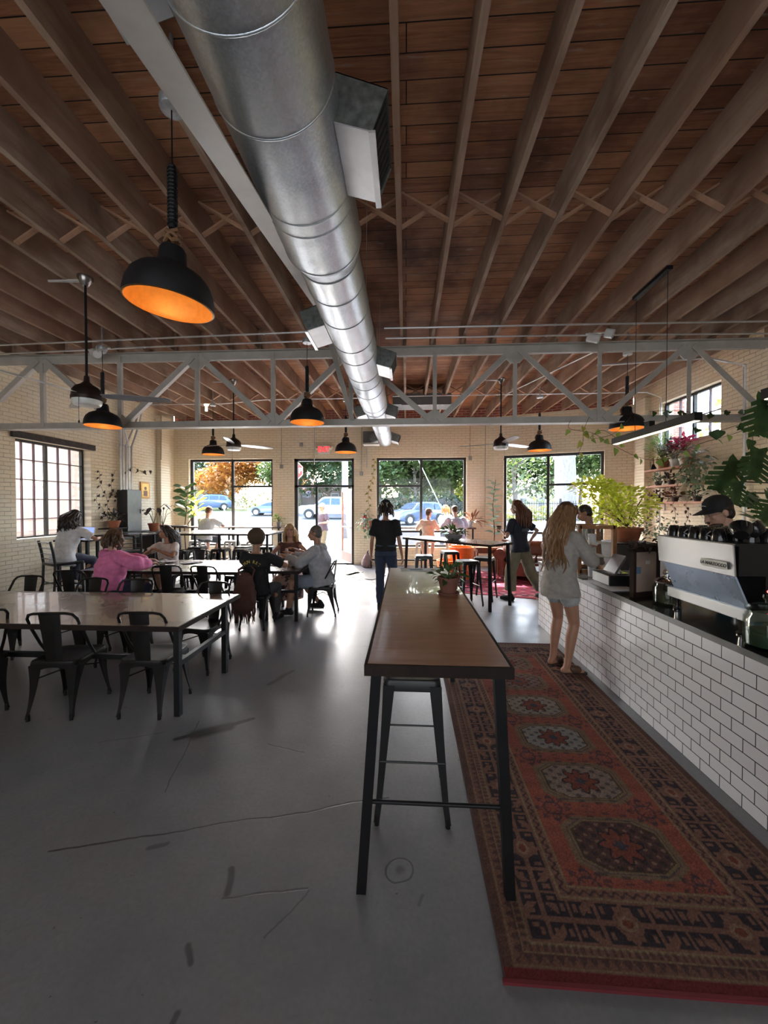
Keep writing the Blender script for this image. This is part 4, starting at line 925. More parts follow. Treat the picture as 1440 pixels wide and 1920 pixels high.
def hand(b, w, d, nrm, thumb, s=1., curl=.5):
    """w wrist, d hand direction, nrm palm normal (towards the inside), thumb side vector"""
    d = Vector(d).normalized(); nrm = Vector(nrm); nrm = (nrm-d*nrm.dot(d)).normalized(); t = Vector(thumb); t = (t-d*t.dot(d)-nrm*t.dot(nrm)).normalized(); w = Vector(w)
    for k in (-1, -.33, .33, 1): b.tube([w+t*k*.014*s, w+d*.045*s+t*k*.026*s, w+d*.088*s+t*k*.030*s], [.016*s, .0155*s, .012*s], 8)
    for i, (off, L, r) in enumerate(((.030, .072, .0088), (.010, .080, .0092), (-.011, .074, .0088), (-.031, .058, .0078))):
        p = w+d*.088*s+t*off*s; q = [p]; ang = curl*(.35+.1*i)
        dd = d.copy()
        for seg in (.42, .32, .26):
            dd = (dd*math.cos(ang)+nrm*math.sin(ang)).normalized(); p = p+dd*L*seg*s; q.append(p); ang = curl*.75
        limb(b, q, [r*s*k for k in (1.08, 1., .93, .8)], 8)
    p = w+d*.022*s+t*.026*s; q = [p]; dd = (d*.62+t*.72+nrm*.25).normalized()
    for L in (.036, .03, .025): p = p+dd*L*s; q.append(p); dd = (dd+d*.25+nrm*.2).normalized()
    limb(b, q, [.0145*s, .0115*s, .0105*s, .0085*s], 8)
def person(label, pos, rz, h=1.7, pelvis=None, lean=.05, side=0., twist=0., head=(0, 0), hands=None, elbows=None, feet=None, knees=None, skin='fair', female=False, build=1.,
           shirt=None, pants=None, shoes=None, hair=None, vox=.012, curl=.5, lookmesh=True, extra=None, category='person', lipc=(.45, .13, .11), toes=None):
    s = h/1.70; root = thing('person', label, category, (*pos, 0), math.radians(rz)); sk = SKIN(skin); fw = .93 if female else 1.
    P = Vector(pelvis) if pelvis else Vector((0, 0, .93*s))
    up = Vector((math.sin(side), math.sin(lean)*math.cos(side), math.cos(lean))).normalized()
    lat0 = Vector((1, 0, 0)); Rt = Matrix.Rotation(twist, 3, up); lat = (Rt @ (lat0-up*lat0.dot(up)).normalized()); fwd = up.cross(lat)*-1
    fwd = -lat.cross(up) if fwd.y < 0 else fwd
    if fwd.y*1 < 0: fwd = -fwd
    neck = P+up*.50*s; sh = {k: P+up*.445*s+lat*k*(.172*fw*build**.5)*s for k in (-1, 1)}; hip = {k: P+Vector((k*.085*s, 0, -.02*s)) for k in (-1, 1)}
    hp, hy = head; hu = (up*.6+Vector((0, 0, 1))*.4).normalized(); RH = Matrix.Rotation(hy, 3, 'Z') @ Matrix.Rotation(-hp, 3, 'X')
    hf = RH @ Vector((0, 1, 0)); hz = RH @ Vector((0, 0, 1)); hx = hf.cross(hz)
    HC = neck+hu*.075*s+hz*.115*s+hf*.022*s
    RM = Matrix((hx, hf, hz)).transposed()
    H = lambda x, y, z: HC+(hx*x+hf*y+hz*z)*s
    # torso
    def torso(b, inf=0., z0=-.10, z1=.50, fat=build, loose=0., flare=0.):
        prof = [(-.24, .15, .10, 0), (-.16, .165, .112, -.005), (-.08, .172*(1.02 if female else .96), .12, -.012), (0, .158, .112, -.006), (.10, .135*(.93 if female else 1.04), .098, .004), (.22, .150*fw, .112, .008), (.32, .165*fw, .118, .004), (.40, .158*fw, .10, -.004), (.455, .125*fw, .078, -.008), (.485, .085, .062, -.004), (.50, .062, .056, .002)]
        rings = []
        pr = [p for p in prof if z0-.001 <= p[0] <= z1+.001]
        for z, a, d, o in pr:
            lo = max(0, (.35-z))*loose; fl = max(0, -z)*flare; a_ = a*(fat if z < .4 else 1)*s+inf+lo*.16+fl; d_ = d*(fat if z < .4 else 1)*s+inf+lo*.16+fl
            c = P+up*z*s+fwd*o*s
            if z < 0: c = P+Vector((0, 0, 1))*z*s+fwd*o*s if feet_standing else P+up*z*s
            rings.append([c+lat*a_*math.cos(t*PI/12)+fwd*d_*math.sin(t*PI/12) for t in range(24)])
        b.loft(rings)
    feet = feet or {-1: (-.09, 0, .09), 1: (.09, 0, .09)}; feet_standing = pelvis is None or P.z > .85*s
    hands = hands or {-1: (-.24, .04, .78*s), 1: (.24, .04, .78*s)}; elbows = elbows or {-1: (-.3, -.9, -.1), 1: (.3, -.9, -.1)}; knees = knees or {-1: (-.15, 1, .2), 1: (.15, 1, .2)}
    arm = {}; leg = {}
    for k in (-1, 1):
        e, w_ = ik(sh[k], hands[k], .285*s, .25*s, elbows[k]); arm[k] = (sh[k], e, w_)
        q, a = ik(hip[k], feet[k], .43*s, .41*s, knees[k]); leg[k] = (hip[k], q, a)
    b = MB(); torso(b, 0, -.10 if not feet_standing else -.12)
    bf = .9 if female else 1.05; bb = build**.5
    for k in (-1, 1):
        S_, e, w_ = arm[k]; m1 = S_.lerp(e, .4); m2 = e.lerp(w_, .3)
        limb(b, [sh[k]-lat*k*.03*s, S_, m1, e, m2, w_], [r*s*bf*bb for r in (.045, .052, .044, .036, .038, .024)])
        hh, q, a = leg[k]; calf = q.lerp(a, .3)-(Vector((0, .012, 0)) if feet_standing else Vector((0, .012, 0)))
        limb(b, [hh, hh.lerp(q, .35), q, calf, a.lerp(q, .12), a], [r*s*bb for r in (.088, .082, .054, .056, .035, .036)])
        tv = Vector((toes or {}).get(k, (k*.12, 1, 0))); tv.z = 0; tv.normalize(); heel = a+Vector((0, 0, -.055*s))
        drop = Vector((0, 0, 0)) if a.z < .13 else Vector((0, 0, -.02))
        limb(b, [a, heel-tv*.035*s, heel+tv*.06*s+Vector((0, 0, -.004)), heel+tv*.15*s+Vector((0, 0, -.012*s))+drop*3], [.036*s, .033*s, .034*s, .024*s])
    limb(b, [neck-up*.03*s, neck+up*.03*s, HC+hz*-.04*s-hf*.025*s], [.056*s*fw, .05*s*fw, .052*s*fw])
    body = remesh(b, vox, 5)
    b = MB(); b.ell(H(0, -.012, .025), (.074*s, .094*s, .094*s), 20, 14, RM); b.ell(H(0, .022, -.035), (.057*s, .066*s, .076*s), 18, 12, RM); b.ell(H(0, .058, -.085), (.030*s, .026*s, .024*s), 12, 8, RM)
    limb(b, [H(0, .082, .012), H(0, .10, -.022), H(0, .104, -.034)], [.009*s, .012*s, .0135*s]); b.ell(H(.011, .094, -.036), .008*s, 8, 6); b.ell(H(-.011, .094, -.036), .008*s, 8, 6)
    for k in (-1, 1): b.ell(H(k*.074, -.012, -.002), (.010*s, .020*s, .031*s), 10, 8, RM); b.ell(H(k*.038, .062, -.018), (.018*s, .016*s, .018*s), 10, 8, RM); b.ell(H(k*.03, .077, .03), (.024*s, .010*s, .008*s), 10, 8, RM)
    b.ell(H(0, .089, -.062), (.022*s, .010*s, .008*s), 10, 8, RM); limb(b, [H(0, -.03, -.06), neck+up*.0*s], [.05*s*fw, .052*s*fw])
    hd = remesh(b, .0055*(1 if vox < .0115 else 1.3), 3); parts = [body, hd]
    for k in (-1, 1):
        S_, e, w_ = arm[k]; d = (w_-e).normalized(); b = MB(); inner = Vector((-k, .2, 0)) if abs(d.z) > .6 else Vector((0, 0, -1)); th = Vector((0, 1, .2)) if abs(d.z) > .6 else Vector((-k, .1, .2))
        limb(b, [w_-d*.03*s, w_+d*.012*s], [.024*s*bf, .021*s*bf]); hand(b, w_, d, inner, th, s*(.93 if female else 1.02), curl); parts.append(remesh(b, .0048, 2))
    o = link('body', joinmesh('body', parts), sk, root, 0); o.data.polygons.foreach_set('use_smooth', [True]*len(o.data.polygons))
    if lookmesh:
        b = MB()
        for k in (-1, 1): b.ell(H(k*.031, .077, .008), (.013*s, .007*s, .0075*s), 10, 6, RM)
        b.build('eyes', plain('eye_white', (.55, .52, .5), .2), root)
        b = MB()
        for k in (-1, 1): b.ell(H(k*.031, .0835, .008), (.006*s, .003*s, .006*s), 8, 6, RM); b.tube([H(k*.016, .092, .030), H(k*.033, .088, .036), H(k*.05, .076, .029)], .0035*s, 5)
        b.build('brows_and_pupils', plain('dark_brow', (.03, .02, .015), .6), root)
        b = MB(); b.ell(H(0, .0965, -.0575), (.022*s, .006*s, .0045*s), 12, 6, RM); b.ell(H(0, .096, -.066), (.019*s, .007*s, .0055*s), 12, 6, RM); b.build('lips', plain('lips', lipc, .5), root)
    if shirt:
        c, sl, hem, loose = shirt[:4]; b = MB(); rad = .014+loose*.02
        torso(b, rad, -hem if hem < .24 else -.24, .49, loose=loose*.12, flare=(shirt[4] if len(shirt) > 4 else 0))
        for k in (-1, 1):
            S_, e, w_ = arm[k]; lr = [.058+loose*.02, .056+loose*.02, .052+loose*.025, .048+loose*.02, .04+loose*.014]
            pts = [sh[k]-lat*k*.03*s, S_]; rr = [.055*s, lr[0]*s]
            if sl <= 1: 
                pts.append(S_.lerp(e, sl)); rr.append(lr[1]*s*1.05)
            else:
                pts += [S_.lerp(e, .5), e]; rr += [lr[1]*s, lr[2]*s]
                if sl > 1: pts += [e.lerp(w_, min(1, sl-1)*.5), e.lerp(w_, min(.97, sl-1))]; rr += [lr[3]*s, lr[4]*s*.85]
            b.tube(pts, [r*bb for r in rr], 14); 
            for p, r in list(zip(pts, rr))[1:-1]: b.ell(p, r*.99*bb, 12, 8)
        me = remesh(b, max(.011, vox), 4, .006+.008*loose, 8); link(shirt[5] if len(shirt) > 5 else 'shirt', me, c, root, 0).data.polygons.foreach_set('use_smooth', [True]*len(me.polygons))
    if pants:
        c, ln, loose = pants[:3]; b = MB(); torso(b, .010, -.12, .10)
        for k in (-1, 1):
            hh, q, a = leg[k]; r0 = [.094, .090+loose*.012, .062+loose*.035, .060+loose*.04, .045+loose*.05]; pts = [hh, hh.lerp(q, .4)]; rr = [r0[0], r0[1]]
            if ln <= 1: pts.append(hh.lerp(q, ln)); rr.append(r0[1]*1.0-(.0 if loose > .3 else .012))
            else: pts += [q, q.lerp(a, (ln-1)*.5), q.lerp(a, (ln-1))]; rr += r0[2:5]
            rr = [r*s*bb for r in rr]; b.tube(pts, rr, 14)
            for p, r in list(zip(pts, rr))[:-1]: b.ell(p, r*.99, 12, 8)
        me = remesh(b, max(.011, vox), 4, .007, 7); link('trousers' if ln > 1 else 'shorts', me, c, root, 0).data.polygons.foreach_set('use_smooth', [True]*len(me.polygons))
    if shoes:
        for k in (-1, 1):
            a = leg[k][2]; tv = Vector((toes or {}).get(k, (k*.12, 1, 0))); tv.z = 0; tv.normalize(); z = max(.0, a.z-.09*s); b = MB(); sd = Vector((tv.y, -tv.x, 0))
            g = lambda f, z_: Vector((a.x, a.y, z+z_*s))+tv*f*s
            if shoes[1] != 'sandal':
                limb(b, [g(-.04, .045), g(.03, .048), g(.12, .038), g(.17, .03)], [.044*s, .044*s, .042*s, .03*s]); limb(b, [g(-.02, .07), g(0, .10)], [.045*s, .044*s])
            else:
                limb(b, [g(.05, .05)+sd*.0, g(.10, .045)], [.045*s, .042*s])
            me = remesh(b, .01, 3); r = bpy.data.meshes
            o = link('shoe', me, shoes[0], root, 0); me.polygons.foreach_set('use_smooth', [True]*len(me.polygons))
            b = MB(); ring = []
            for t_ in range(20):
                an = t_*PI/10; ring.append(g(.065+.135*math.cos(an), 0)+sd*(.044+.006*math.cos(an))*s*math.sin(an))
            b.ext(ring, (0, 0, .018*s)); b.build('sole', shoes[2] if len(shoes) > 2 else shoes[0], root, 30)
    if hair: hairdo(root, H, RM, s, hair, P, up, fwd, lat, neck)
    root['label'] = label
    info = dict(root=root, H=H, RM=RM, s=s, arm=arm, leg=leg, P=P, up=up, fwd=fwd, lat=lat, neck=neck, sh=sh)
    if extra: extra(info)
    return info
def hairdo(root, H, RM, s, hair, P, up, fwd, lat, neck):
    kind, mt = hair[0], hair[1]; L = hair[2] if len(hair) > 2 else .3; rr = random.Random(5)
    b = MB()
    if kind in ('long', 'bob', 'curly', 'tied'):
        b.ell(H(0, -.024, .038), (.087*s, .100*s, .098*s), 20, 14, RM); b.ell(H(0, -.05, -.02), (.082*s, .068*s, .085*s), 18, 12, RM)
        for k in (-1, 1): limb(b, [H(k*.03, .045, .115), H(k*.068, .04, .05), H(k*.078, .015, -.03), H(k*.076, .0, -.08)], [.02*s, .018*s, .018*s, .016*s])
        link('hair_cap', remesh(b, .009, 3, .004, 30), mt, root, 0)
        root.children[-1].data.polygons.foreach_set('use_smooth', [True]*len(root.children[-1].data.polygons)) if root.children else None
        b = MB(); n = 70 if kind != 'bob' else 44
        for i in range(n):
            a = PI+(rr.random()-.5)*PI*(1.35 if kind != 'tied' else .8); x0, y0 = .080*math.sin(a), .092*math.cos(a); z0 = rr.uniform(-.02, .07)
            st = H(x0, y0-.02, z0); l = L*rr.uniform(.8, 1.05); end = st-Vector((0, 0, l)); pts = []; ph = rr.random()*6
            outv = (st-H(0, -.02, z0)); outv.z = 0; outv.normalize(); back = .05*s
            for k in range(9):
                u = k/8; p = st.lerp(end, u)+outv*(back*math.sin(min(1, u*1.6)*PI/2)*.9); p -= Vector(fwd)*((.115*min(1, u*2.2)) if L > .25 else 0)
                wv = .010 if kind != 'curly' else .022
                p += Vector((math.sin(u*11+ph)*wv*u, math.cos(u*9+ph)*wv*u, 0)); pts.append(p)
            b.tube(pts, [.012*s, .015*s, .016*s, .016*s, .015*s, .014*s, .012*s, .009*s, .003*s], 6)
        b.build('hair_lengths', hair[3] if len(hair) > 3 else mt, root, 60)
    elif kind == 'short':
        b.ell(H(0, -.022, .036), (.080*s, .096*s, .092*s), 20, 14, RM); b.ell(H(0, -.05, -.01), (.075*s, .06*s, .07*s), 18, 12, RM); link('hair', remesh(b, .009, 3, .003, 40), mt, root, 0)
def cap(i, mat, brim=True, bill=.09):
    H, RM, s, r = i['H'], i['RM'], i['s'], i['root']; b = MB(); n = 24; rings = []
    for z, k in ((.045, 1.), (.075, .98), (.11, .86), (.135, .6), (.147, .25), (.149, .02)): rings.append([H(.088*k*math.cos(t*2*PI/n), -.012+.104*k*math.sin(t*2*PI/n), z) for t in range(n)])
    b.loft(rings)
    if brim:
        A = []; B = []
        for t in range(13):
            a = PI*t/12; A.append(H(.084*math.cos(a), -.012+.098*math.sin(a), .055)); B.append(H(.092*math.cos(a), -.012+(.10+bill)*math.sin(a) if 0 < t < 12 else -.012+.03, .045-.018*math.cos(a)**2))
        b.loft([A, B], caps=False, closed=False); b.loft([[p-Vector((0, 0, .004)) for p in A], [p-Vector((0, 0, .004)) for p in B]], caps=False, closed=False); b.loft([B, [p-Vector((0, 0, .004)) for p in B]], caps=False, closed=False)
    b.build('cap', mat, r, 50, recalc=False)
def glasses(i, mat=None):
    H, r = i['H'], i['root']; b = MB()
    for k in (-1, 1):
        b.tube([H(k*.034+.021*math.cos(t*PI/8), .094, .006+.017*math.sin(t*PI/8)) for t in range(16)], .0018, 5, closed=True); b.tube([H(k*.055, .093, .01), H(k*.078, .04, .012), H(k*.08, -.01, .005)], .0018, 5)
    b.tube([H(-.013, .095, .008), H(.013, .095, .008)], .0018, 5); b.build('glasses', mat or BLACK, r)
def addpart(i, name, fn, mat, smooth=40):
    b = MB(); fn(b, i); return b.build(name, mat, i['root'], smooth)
HB = plain('hair_dark_brown', (.025, .014, .009), .45, 0, .3, 60, stretch=(1, 1, .1)); HM = plain('hair_auburn', (.13, .05, .025), .45, 0, .35, 60, stretch=(1, 1, .1)); HL = plain('hair_blond', (.48, .30, .14), .45, 0, .35, 60, stretch=(1, 1, .1)); HG = plain('hair_grey', (.12, .10, .09), .5, 0, .3, 60); HBL = plain('hair_light_brown', (.085, .042, .022), .45, 0, .35, 50, stretch=(1, 1, .1))
DENIM = cloth('denim_blue', (.035, .05, .09)); BLK = cloth('black_cotton', (.012, .012, .014)); KHAKI = cloth('khaki_cotton', (.21, .185, .125)); GRAYF = cloth('grey_fleece', (.40, .41, .43))
WHT = cloth('white_cotton', (.72, .73, .74)); PINK = cloth('pink_fleece', (.78, .22, .44)); OAT = cloth('oat_grey_fleece', (.36, .34, .31)); NAVY_ = cloth('navy_cotton', (.025, .03, .045)); PEACH = cloth('peach_linen', (.80, .62, .50)); LBLUE = cloth('light_blue_linen', (.50, .56, .75))
BROWNL = plain('brown_leather', (.10, .05, .03), .45); WSOLE = plain('white_sole', (.6, .6, .58), .6)
# 1 at the counter
def ex1(i):
    s = i['s']
    addpart(i, 'cuff', lambda b, q: [limb(b, [q['arm'][k][1].lerp(q['arm'][k][2], .45), q['arm'][k][1].lerp(q['arm'][k][2], .85)], [.052, .045]) for k in (-1, 1)], WHT)
    w_ = i['arm'][-1][2]
    def ph(b, q): b.box(w_+Vector((.05, .10, .01)), (.075, .15, .009), rx=.5)
    addpart(i, 'phone', ph, plain('phone_white', (.7, .7, .68), .25), 0)
    def fl(b, q):
        P = q['P']; b.loft([[P+Vector((math.cos(t*PI/10)*a, math.sin(t*PI/10)*c-.03, z)) for t in range(20)] for z, a, c in ((-.17, .185, .15), (-.14, .18, .145), (-.05, .18, .14))])
    addpart(i, 'sweatshirt_hem', fl, OAT, 60)
person('person with long brown hair, grey sweatshirt and shorts standing at the tiled counter', (1.60, 4.08), -62, 1.70, lean=.04, head=(.45, -.05), female=True, skin='tan', vox=.010,
       hands={-1: (-.06, .40, 1.24), 1: (.10, .34, 1.20)}, elbows={-1: (-.7, -.4, -.6), 1: (.7, -.4, -.6)}, feet={-1: (-.10, .02, .09), 1: (.13, -.04, .09)}, toes={-1: (-.0, 1, 0), 1: (.5, 1, 0)},
       shirt=(OAT, 1.5, .16, .75, .05, 'sweatshirt'), pants=(cloth('grey_shorts', (.40, .41, .42)), .42, .5), shoes=(BROWNL, 'sandal', plain('dark_sole', (.05, .035, .025), .7)), hair=('curly', HBL, .60, plain('hair_honey', (.24, .13, .06), .45, 0, .4, 50, stretch=(1, 1, .1))), extra=ex1)
# 2 walking
def ex2(i):
    w_ = i['arm'][-1][2]
    def cup(b, q): b.lathe([(0, 0), (.03, 0), (.042, .10), (0, .10)], w_+Vector((.02, .06, -.03)), 16)
    addpart(i, 'coffee_cup', cup, plain('paper_cup_brown', (.25, .17, .1), .6))
    addpart(i, 'cup_lid', lambda b, q: b.lathe([(.045, .098), (.045, .112), (.036, .118), (0, .118)], w_+Vector((.02, .06, -.03)), 16), BLACK)
    addpart(i, 'headband', lambda b, q: b.tube([q['H'](.09*math.cos(t*PI/12), .03, .045+.098*math.sin(t*PI/12)) for t in range(13)], .008, 6), plain('headband_yellow', (.5, .42, .2), .5))
    addpart(i, 'shirt_print', lambda b, q: b.box(q['P']+q['up']*.30-q['fwd']*.142, (.20, .006, .05), rx=.05), plain('faded_print', (.10, .11, .13), .8), 0)
person('person with auburn hair, navy T-shirt and wide khaki trousers striding past with a cup', (2.02, 6.92), 38, 1.74, lean=.10, head=(.0, .25), female=True, skin='fair', vox=.012, hands={-1: (-.20, .26, 1.24), 1: (.24, -.02, 1.03)}, elbows={-1: (-.5, -.6, -.6), 1: (.9, -.6, .1)},
       feet={-1: (-.11, .12, .09), 1: (.14, -.40, .19)}, knees={-1: (-.05, 1, 0), 1: (.1, 1, -.1)}, shirt=(NAVY_, .75, .10, .5), pants=(KHAKI, 1.78, 1.1), shoes=(BLK, 'shoe'), hair=('long', HM, .34), extra=ex2)
# 3 bandana
def ex3(i):
    H = i['H']
    def bd(b, q): 
        b.ell(H(0, -.026, .045), (.093, .107, .096), 20, 12, q['RM']); limb(b, [H(0, -.12, -.0), H(.03, -.14, -.06)], [.02, .012]); limb(b, [H(0, -.12, -.0), H(-.03, -.14, -.06)], [.02, .012])
    addpart(i, 'bandana', bd, BLK)
    addpart(i, 'bandana_stripes', lambda b, q: [b.tube([H(x0, -.132, .01), H(x1, -.115, .085)], .005, 5) for x0, x1 in ((0, -.05), (0, .05), (-.045, -.075), (.04, .02))], plain('bandana_white', (.55, .52, .42), .7))
    addpart(i, 'belt', lambda b, q: b.loft([[q['P']+Vector((.178*math.cos(t*PI/12), .128*math.sin(t*PI/12), z)) for t in range(24)] for z in (.06, .10)]), plain('belt_denim', (.05, .07, .12), .7))
person('person in black T-shirt, patterned bandana and blue jeans walking away past the near high table', (-.33, 6.3), -4, 1.74, lean=.0, female=True, skin='tan', hands={-1: (-.25, .05, .88), 1: (.27, .03, .84)}, feet={-1: (-.08, -.12, .09), 1: (.08, .22, .12)},
       shirt=(BLK, .75, .0, .7), pants=(DENIM, 1.95, .2), shoes=(BLK, 'shoe'), hair=('bob', HB, .16), extra=ex3)
SIT = dict(feet={-1: (-.11, .42, .09), 1: (.11, .42, .09)}, knees={-1: (-.1, .6, 1), 1: (.1, .6, 1)})
HISIT = dict(feet={-1: (-.11, .28, .36), 1: (.11, .28, .36)}, knees={-1: (-.25, 1, .6), 1: (.25, 1, .6)})
# 4 white tee at left window
person('person in a white T-shirt seated with their back turned at the left shop window', (-5.32, 9.86), -6, 1.76, pelvis=(0, 0, .85), lean=.28, head=(.3, -.2), build=1.12, hands={-1: (-.10, .48, 1.16), 1: (.18, .46, 1.16)}, elbows={-1: (-1, -.2, -.5), 1: (1, -.2, -.4)}, shirt=(WHT, .8, .14, .7), pants=(cloth('dark_shorts', (.05, .05, .06)), .8, .5), shoes=(BLK, 'shoe'), hair=('short', HM), lookmesh=False, **HISIT)
# 5 laptop
person('person with long dark hair and white T-shirt at a laptop by the left window', (-5.66, 6.06), -2, 1.66, pelvis=(0, -.02, .86), lean=.32, head=(.4, .1), female=True, skin='tan', hands={-1: (-.15, .50, 1.12), 1: (.22, .46, 1.12)}, elbows={-1: (-1, -.2, -.5), 1: (1, -.2, -.5)}, shirt=(WHT, .75, .16, .7), pants=(cloth('navy_trousers', (.03, .035, .06)), 1.9, .3), shoes=(WSOLE, 'shoe'), hair=('curly', HB, .30), lookmesh=False, **HISIT)
# 6 pink hoodie
def hood(mat):
    def f(i):
        n, u, fw_, la, s = i['neck'], i['up'], i['fwd'], i['lat'], i['s']; b = MB()
        for t in range(13):
            pass
        b.tube([n+la*.085*math.cos(a)-fw_*(.02+.085*math.sin(a))+u*(.0-.05*math.sin(a)) for a in [PI*t/14-.35 for t in range(19)]], [.028+.022*math.sin(PI*t/18) for t in range(19)], 10); b.ell(n-fw_*.10-u*.05, (.085, .05, .07), 12, 8); b.ell(n-fw_*.11-u*.11, (.06, .035, .07), 12, 8)
        link('hood', remesh(b, .011, 4, .005, 14), mat, i['root'], 0)
    return f
person('person in a bright pink hoodie seated at the middle table, back turned', (-4.08, 5.03), -32, 1.72, pelvis=(0, 0, .55), lean=.12, head=(.1, -.1), female=True, build=1.25, hands={-1: (.02, .50, .90), 1: (.30, .42, .88)}, elbows={-1: (-1, -.1, -.3), 1: (1, -.2, -.2)}, shirt=(PINK, 1.97, .06, 1.3, 0, 'hoodie'), pants=(DENIM, 1.95, .3), shoes=(BLK, 'shoe'), hair=('bob', HBL, .14), lookmesh=False, extra=hood(PINK), **SIT)
# 7 white blouse
def ex7(i): addpart(i, 'sunglasses_on_head', lambda b, q: [b.ell(q['H'](k*.035, .05, .128), (.028, .02, .012), 10, 6) for k in (-1, 1)], BLACK)
person('person in a white blouse with sunglasses on head, facing us across the middle table', (-4.28, 6.74), 172, 1.66, pelvis=(0, 0, .54), lean=.12, head=(.05, -.55), female=True, skin='tan', build=1.12, hands={-1: (-.05, .30, .90), 1: (.10, .32, .92)}, elbows={-1: (-1, .1, -.6), 1: (1, .1, -.6)}, shirt=(cloth('white_blouse', (.66, .58, .55)), .7, .08, .4, 0, 'blouse'), pants=(cloth('pale_shorts', (.4, .3, .28)), .7, .3), shoes=(BROWNL, 'shoe'), hair=('long', HB, .30), extra=ex7, **SIT)
# 8 black tee from behind
def ex8(i):
    H, r = i['H'], i['root']
    addpart(i, 'beanie', lambda b, q: (b.ell(H(0, -.035, .035), (.118, .128, .122), 20, 14, q['RM']), b.ell(H(0, -.03, .14), (.03, .03, .02), 10, 6)), cloth('brown_knit', (.075, .052, .03)))
    c = i['P']+i['up']*.375-i['fwd']*.143; ang = math.atan2(i['fwd'].y, i['fwd'].x)-PI/2
    for k, ch in enumerate('SUN REC'):
        if ch == ' ': continue
        a = (k-3)*-.25; x = math.sin(-a)*.155; z = math.cos(a)*.155-.155
        M = Matrix.Translation(c+i['lat']*x+i['up']*(z-.0)+i['fwd']*(.055*(x/.155)**2)) @ Matrix.Rotation(ang, 4, 'Z') @ Matrix.Rotation(-.12, 4, 'X') @ Matrix.Rotation(PI/2, 4, 'X') @ Matrix.Rotation(a, 4, 'Z') @ Matrix.Rotation(-x*5, 4, 'Y')
        text(ch, .055, plain('yellow_print', (.52, .42, .10), .7), 'shirt_letter', r, .003, M, bold=.001)
person('person in a black T-shirt with yellow lettering and brown knit hat, seen from behind', (-2.08, 5.2), -6, 1.68, pelvis=(0, 0, .55), lean=.06, head=(.1, -.3), skin='tan', build=1.0, hands={-1: (-.15, .44, .86), 1: (.28, .40, .86)}, elbows={-1: (-1, -.3, -.4), 1: (1, -.3, -.5)}, shirt=(BLK, .8, .10, .7), pants=(cloth('grey_jeans', (.08, .08, .085)), 1.95, .2), shoes=(BLK, 'shoe'), hair=('short', HB), lookmesh=False, extra=ex8, **SIT)
# 9 grey hoodie man
def ex9(i): hood(GRAYF)(i); glasses(i)
person('person with short grey hair, glasses, grey hoodie and shorts, seated in profile facing left', (-1.30, 5.93), 88, 1.76, pelvis=(0, 0, .55), lean=.16, head=(.05, .05), skin='tan', build=1.2, curl=.35, hands={-1: (-.12, .52, .90), 1: (.10, .50, .92)}, elbows={-1: (-.6, -.2, -1), 1: (.6, -.2, -1)}, feet={-1: (-.15, .50, .09), 1: (.2, .10, .12)}, knees={-1: (-.1, .6, 1), 1: (.1, .8, 1)},
       shirt=(GRAYF, 1.97, .10, 1.1, 0, 'hoodie'), pants=(cloth('grey_blue_shorts', (.25, .28, .34)), .85, .6), shoes=(BLK, 'shoe', WSOLE), hair=('short', HG), extra=ex9)
# 10 blond
def ex10(i):
    def sk_(b, q):
        P = q['P']; b.loft([[P+Vector((math.cos(t*PI/10)*a, y+math.sin(t*PI/10)*c, z)) for t in range(20)] for z, a, c, y in ((.05, .17, .12, 0), (-.02, .21, .20, .08), (-.08, .25, .26, .2), (-.22, .27, .24, .28), (-.42, .28, .2, .32))])
    m = newmat('patterned_skirt'); n = N(m); vv = n.coord(); f = n.noise(vv, 14, 3); n.out(n.mix(n.ramp(f, .48, .52), (.10, .05, .05), (.55, .36, .30)), .8)
    addpart(i, 'skirt', sk_, m, 60)
person('person with long blond wavy hair and a brown top at the small table', (-2.02, 6.62), 186, 1.68, pelvis=(0, 0, .57), lean=.08, head=(0, .15), female=True, skin='tan', hands={-1: (-.16, .32, .96), 1: (.14, .30, .84)}, elbows={-1: (-1, -.2, -.6), 1: (1, -.2, -.6)}, shirt=(cloth('brown_tank', (.12, .05, .04)), .08, .06, .1, 0, 'top'), pants=None, shoes=(WSOLE, 'shoe'), hair=('curly', HL, .40), extra=ex10, **SIT)
# 11-13 right window
person('person in a grey cap and peach shirt, back turned, at the middle window', (.58, 10.02), 0, 1.55, pelvis=(0, 0, .86), lean=.12, female=True, build=1.1, hands={-1: (-.16, .40, 1.12), 1: (.16, .40, 1.12)}, elbows={-1: (-.8, -.2, -.8), 1: (.8, -.2, -.8)}, shirt=(PEACH, 1.4, .22, .7), pants=(cloth('peach_shorts', (.5, .3, .22)), .7, .4), shoes=(BLK, 'shoe'), hair=('short', HBL), lookmesh=False, extra=lambda i: cap(i, cloth('grey_cap', (.26, .21, .19))), head=(.1, -.8), **HISIT)
person('person in a light blue shirt leaning on the middle window bar', (1.30, 10.0), 6, 1.75, pelvis=(0, -.05, .88), lean=.30, build=1.15, head=(.25, .3), hands={-1: (-.16, .42, 1.14), 1: (.16, .42, 1.14)}, elbows={-1: (-.8, -.2, -.6), 1: (.8, -.2, -.6)}, shirt=(LBLUE, .85, .22, .8), pants=(cloth('orange_shorts', (.5, .2, .06)), .8, .5), shoes=(BLK, 'shoe'), hair=('short', HBL), lookmesh=False, **HISIT)
person('person with orange hair and pale blue top outside beyond the middle window', (1.22, 11.75), 20, 1.66, female=True, shirt=(cloth('aqua_cotton', (.16, .28, .32)), .7, .1, .5), pants=(DENIM, 1.95, .3), shoes=(WSOLE, 'shoe'), hair=('bob', plain('hair_orange', (.35, .11, .02), .5), .14), lookmesh=False)
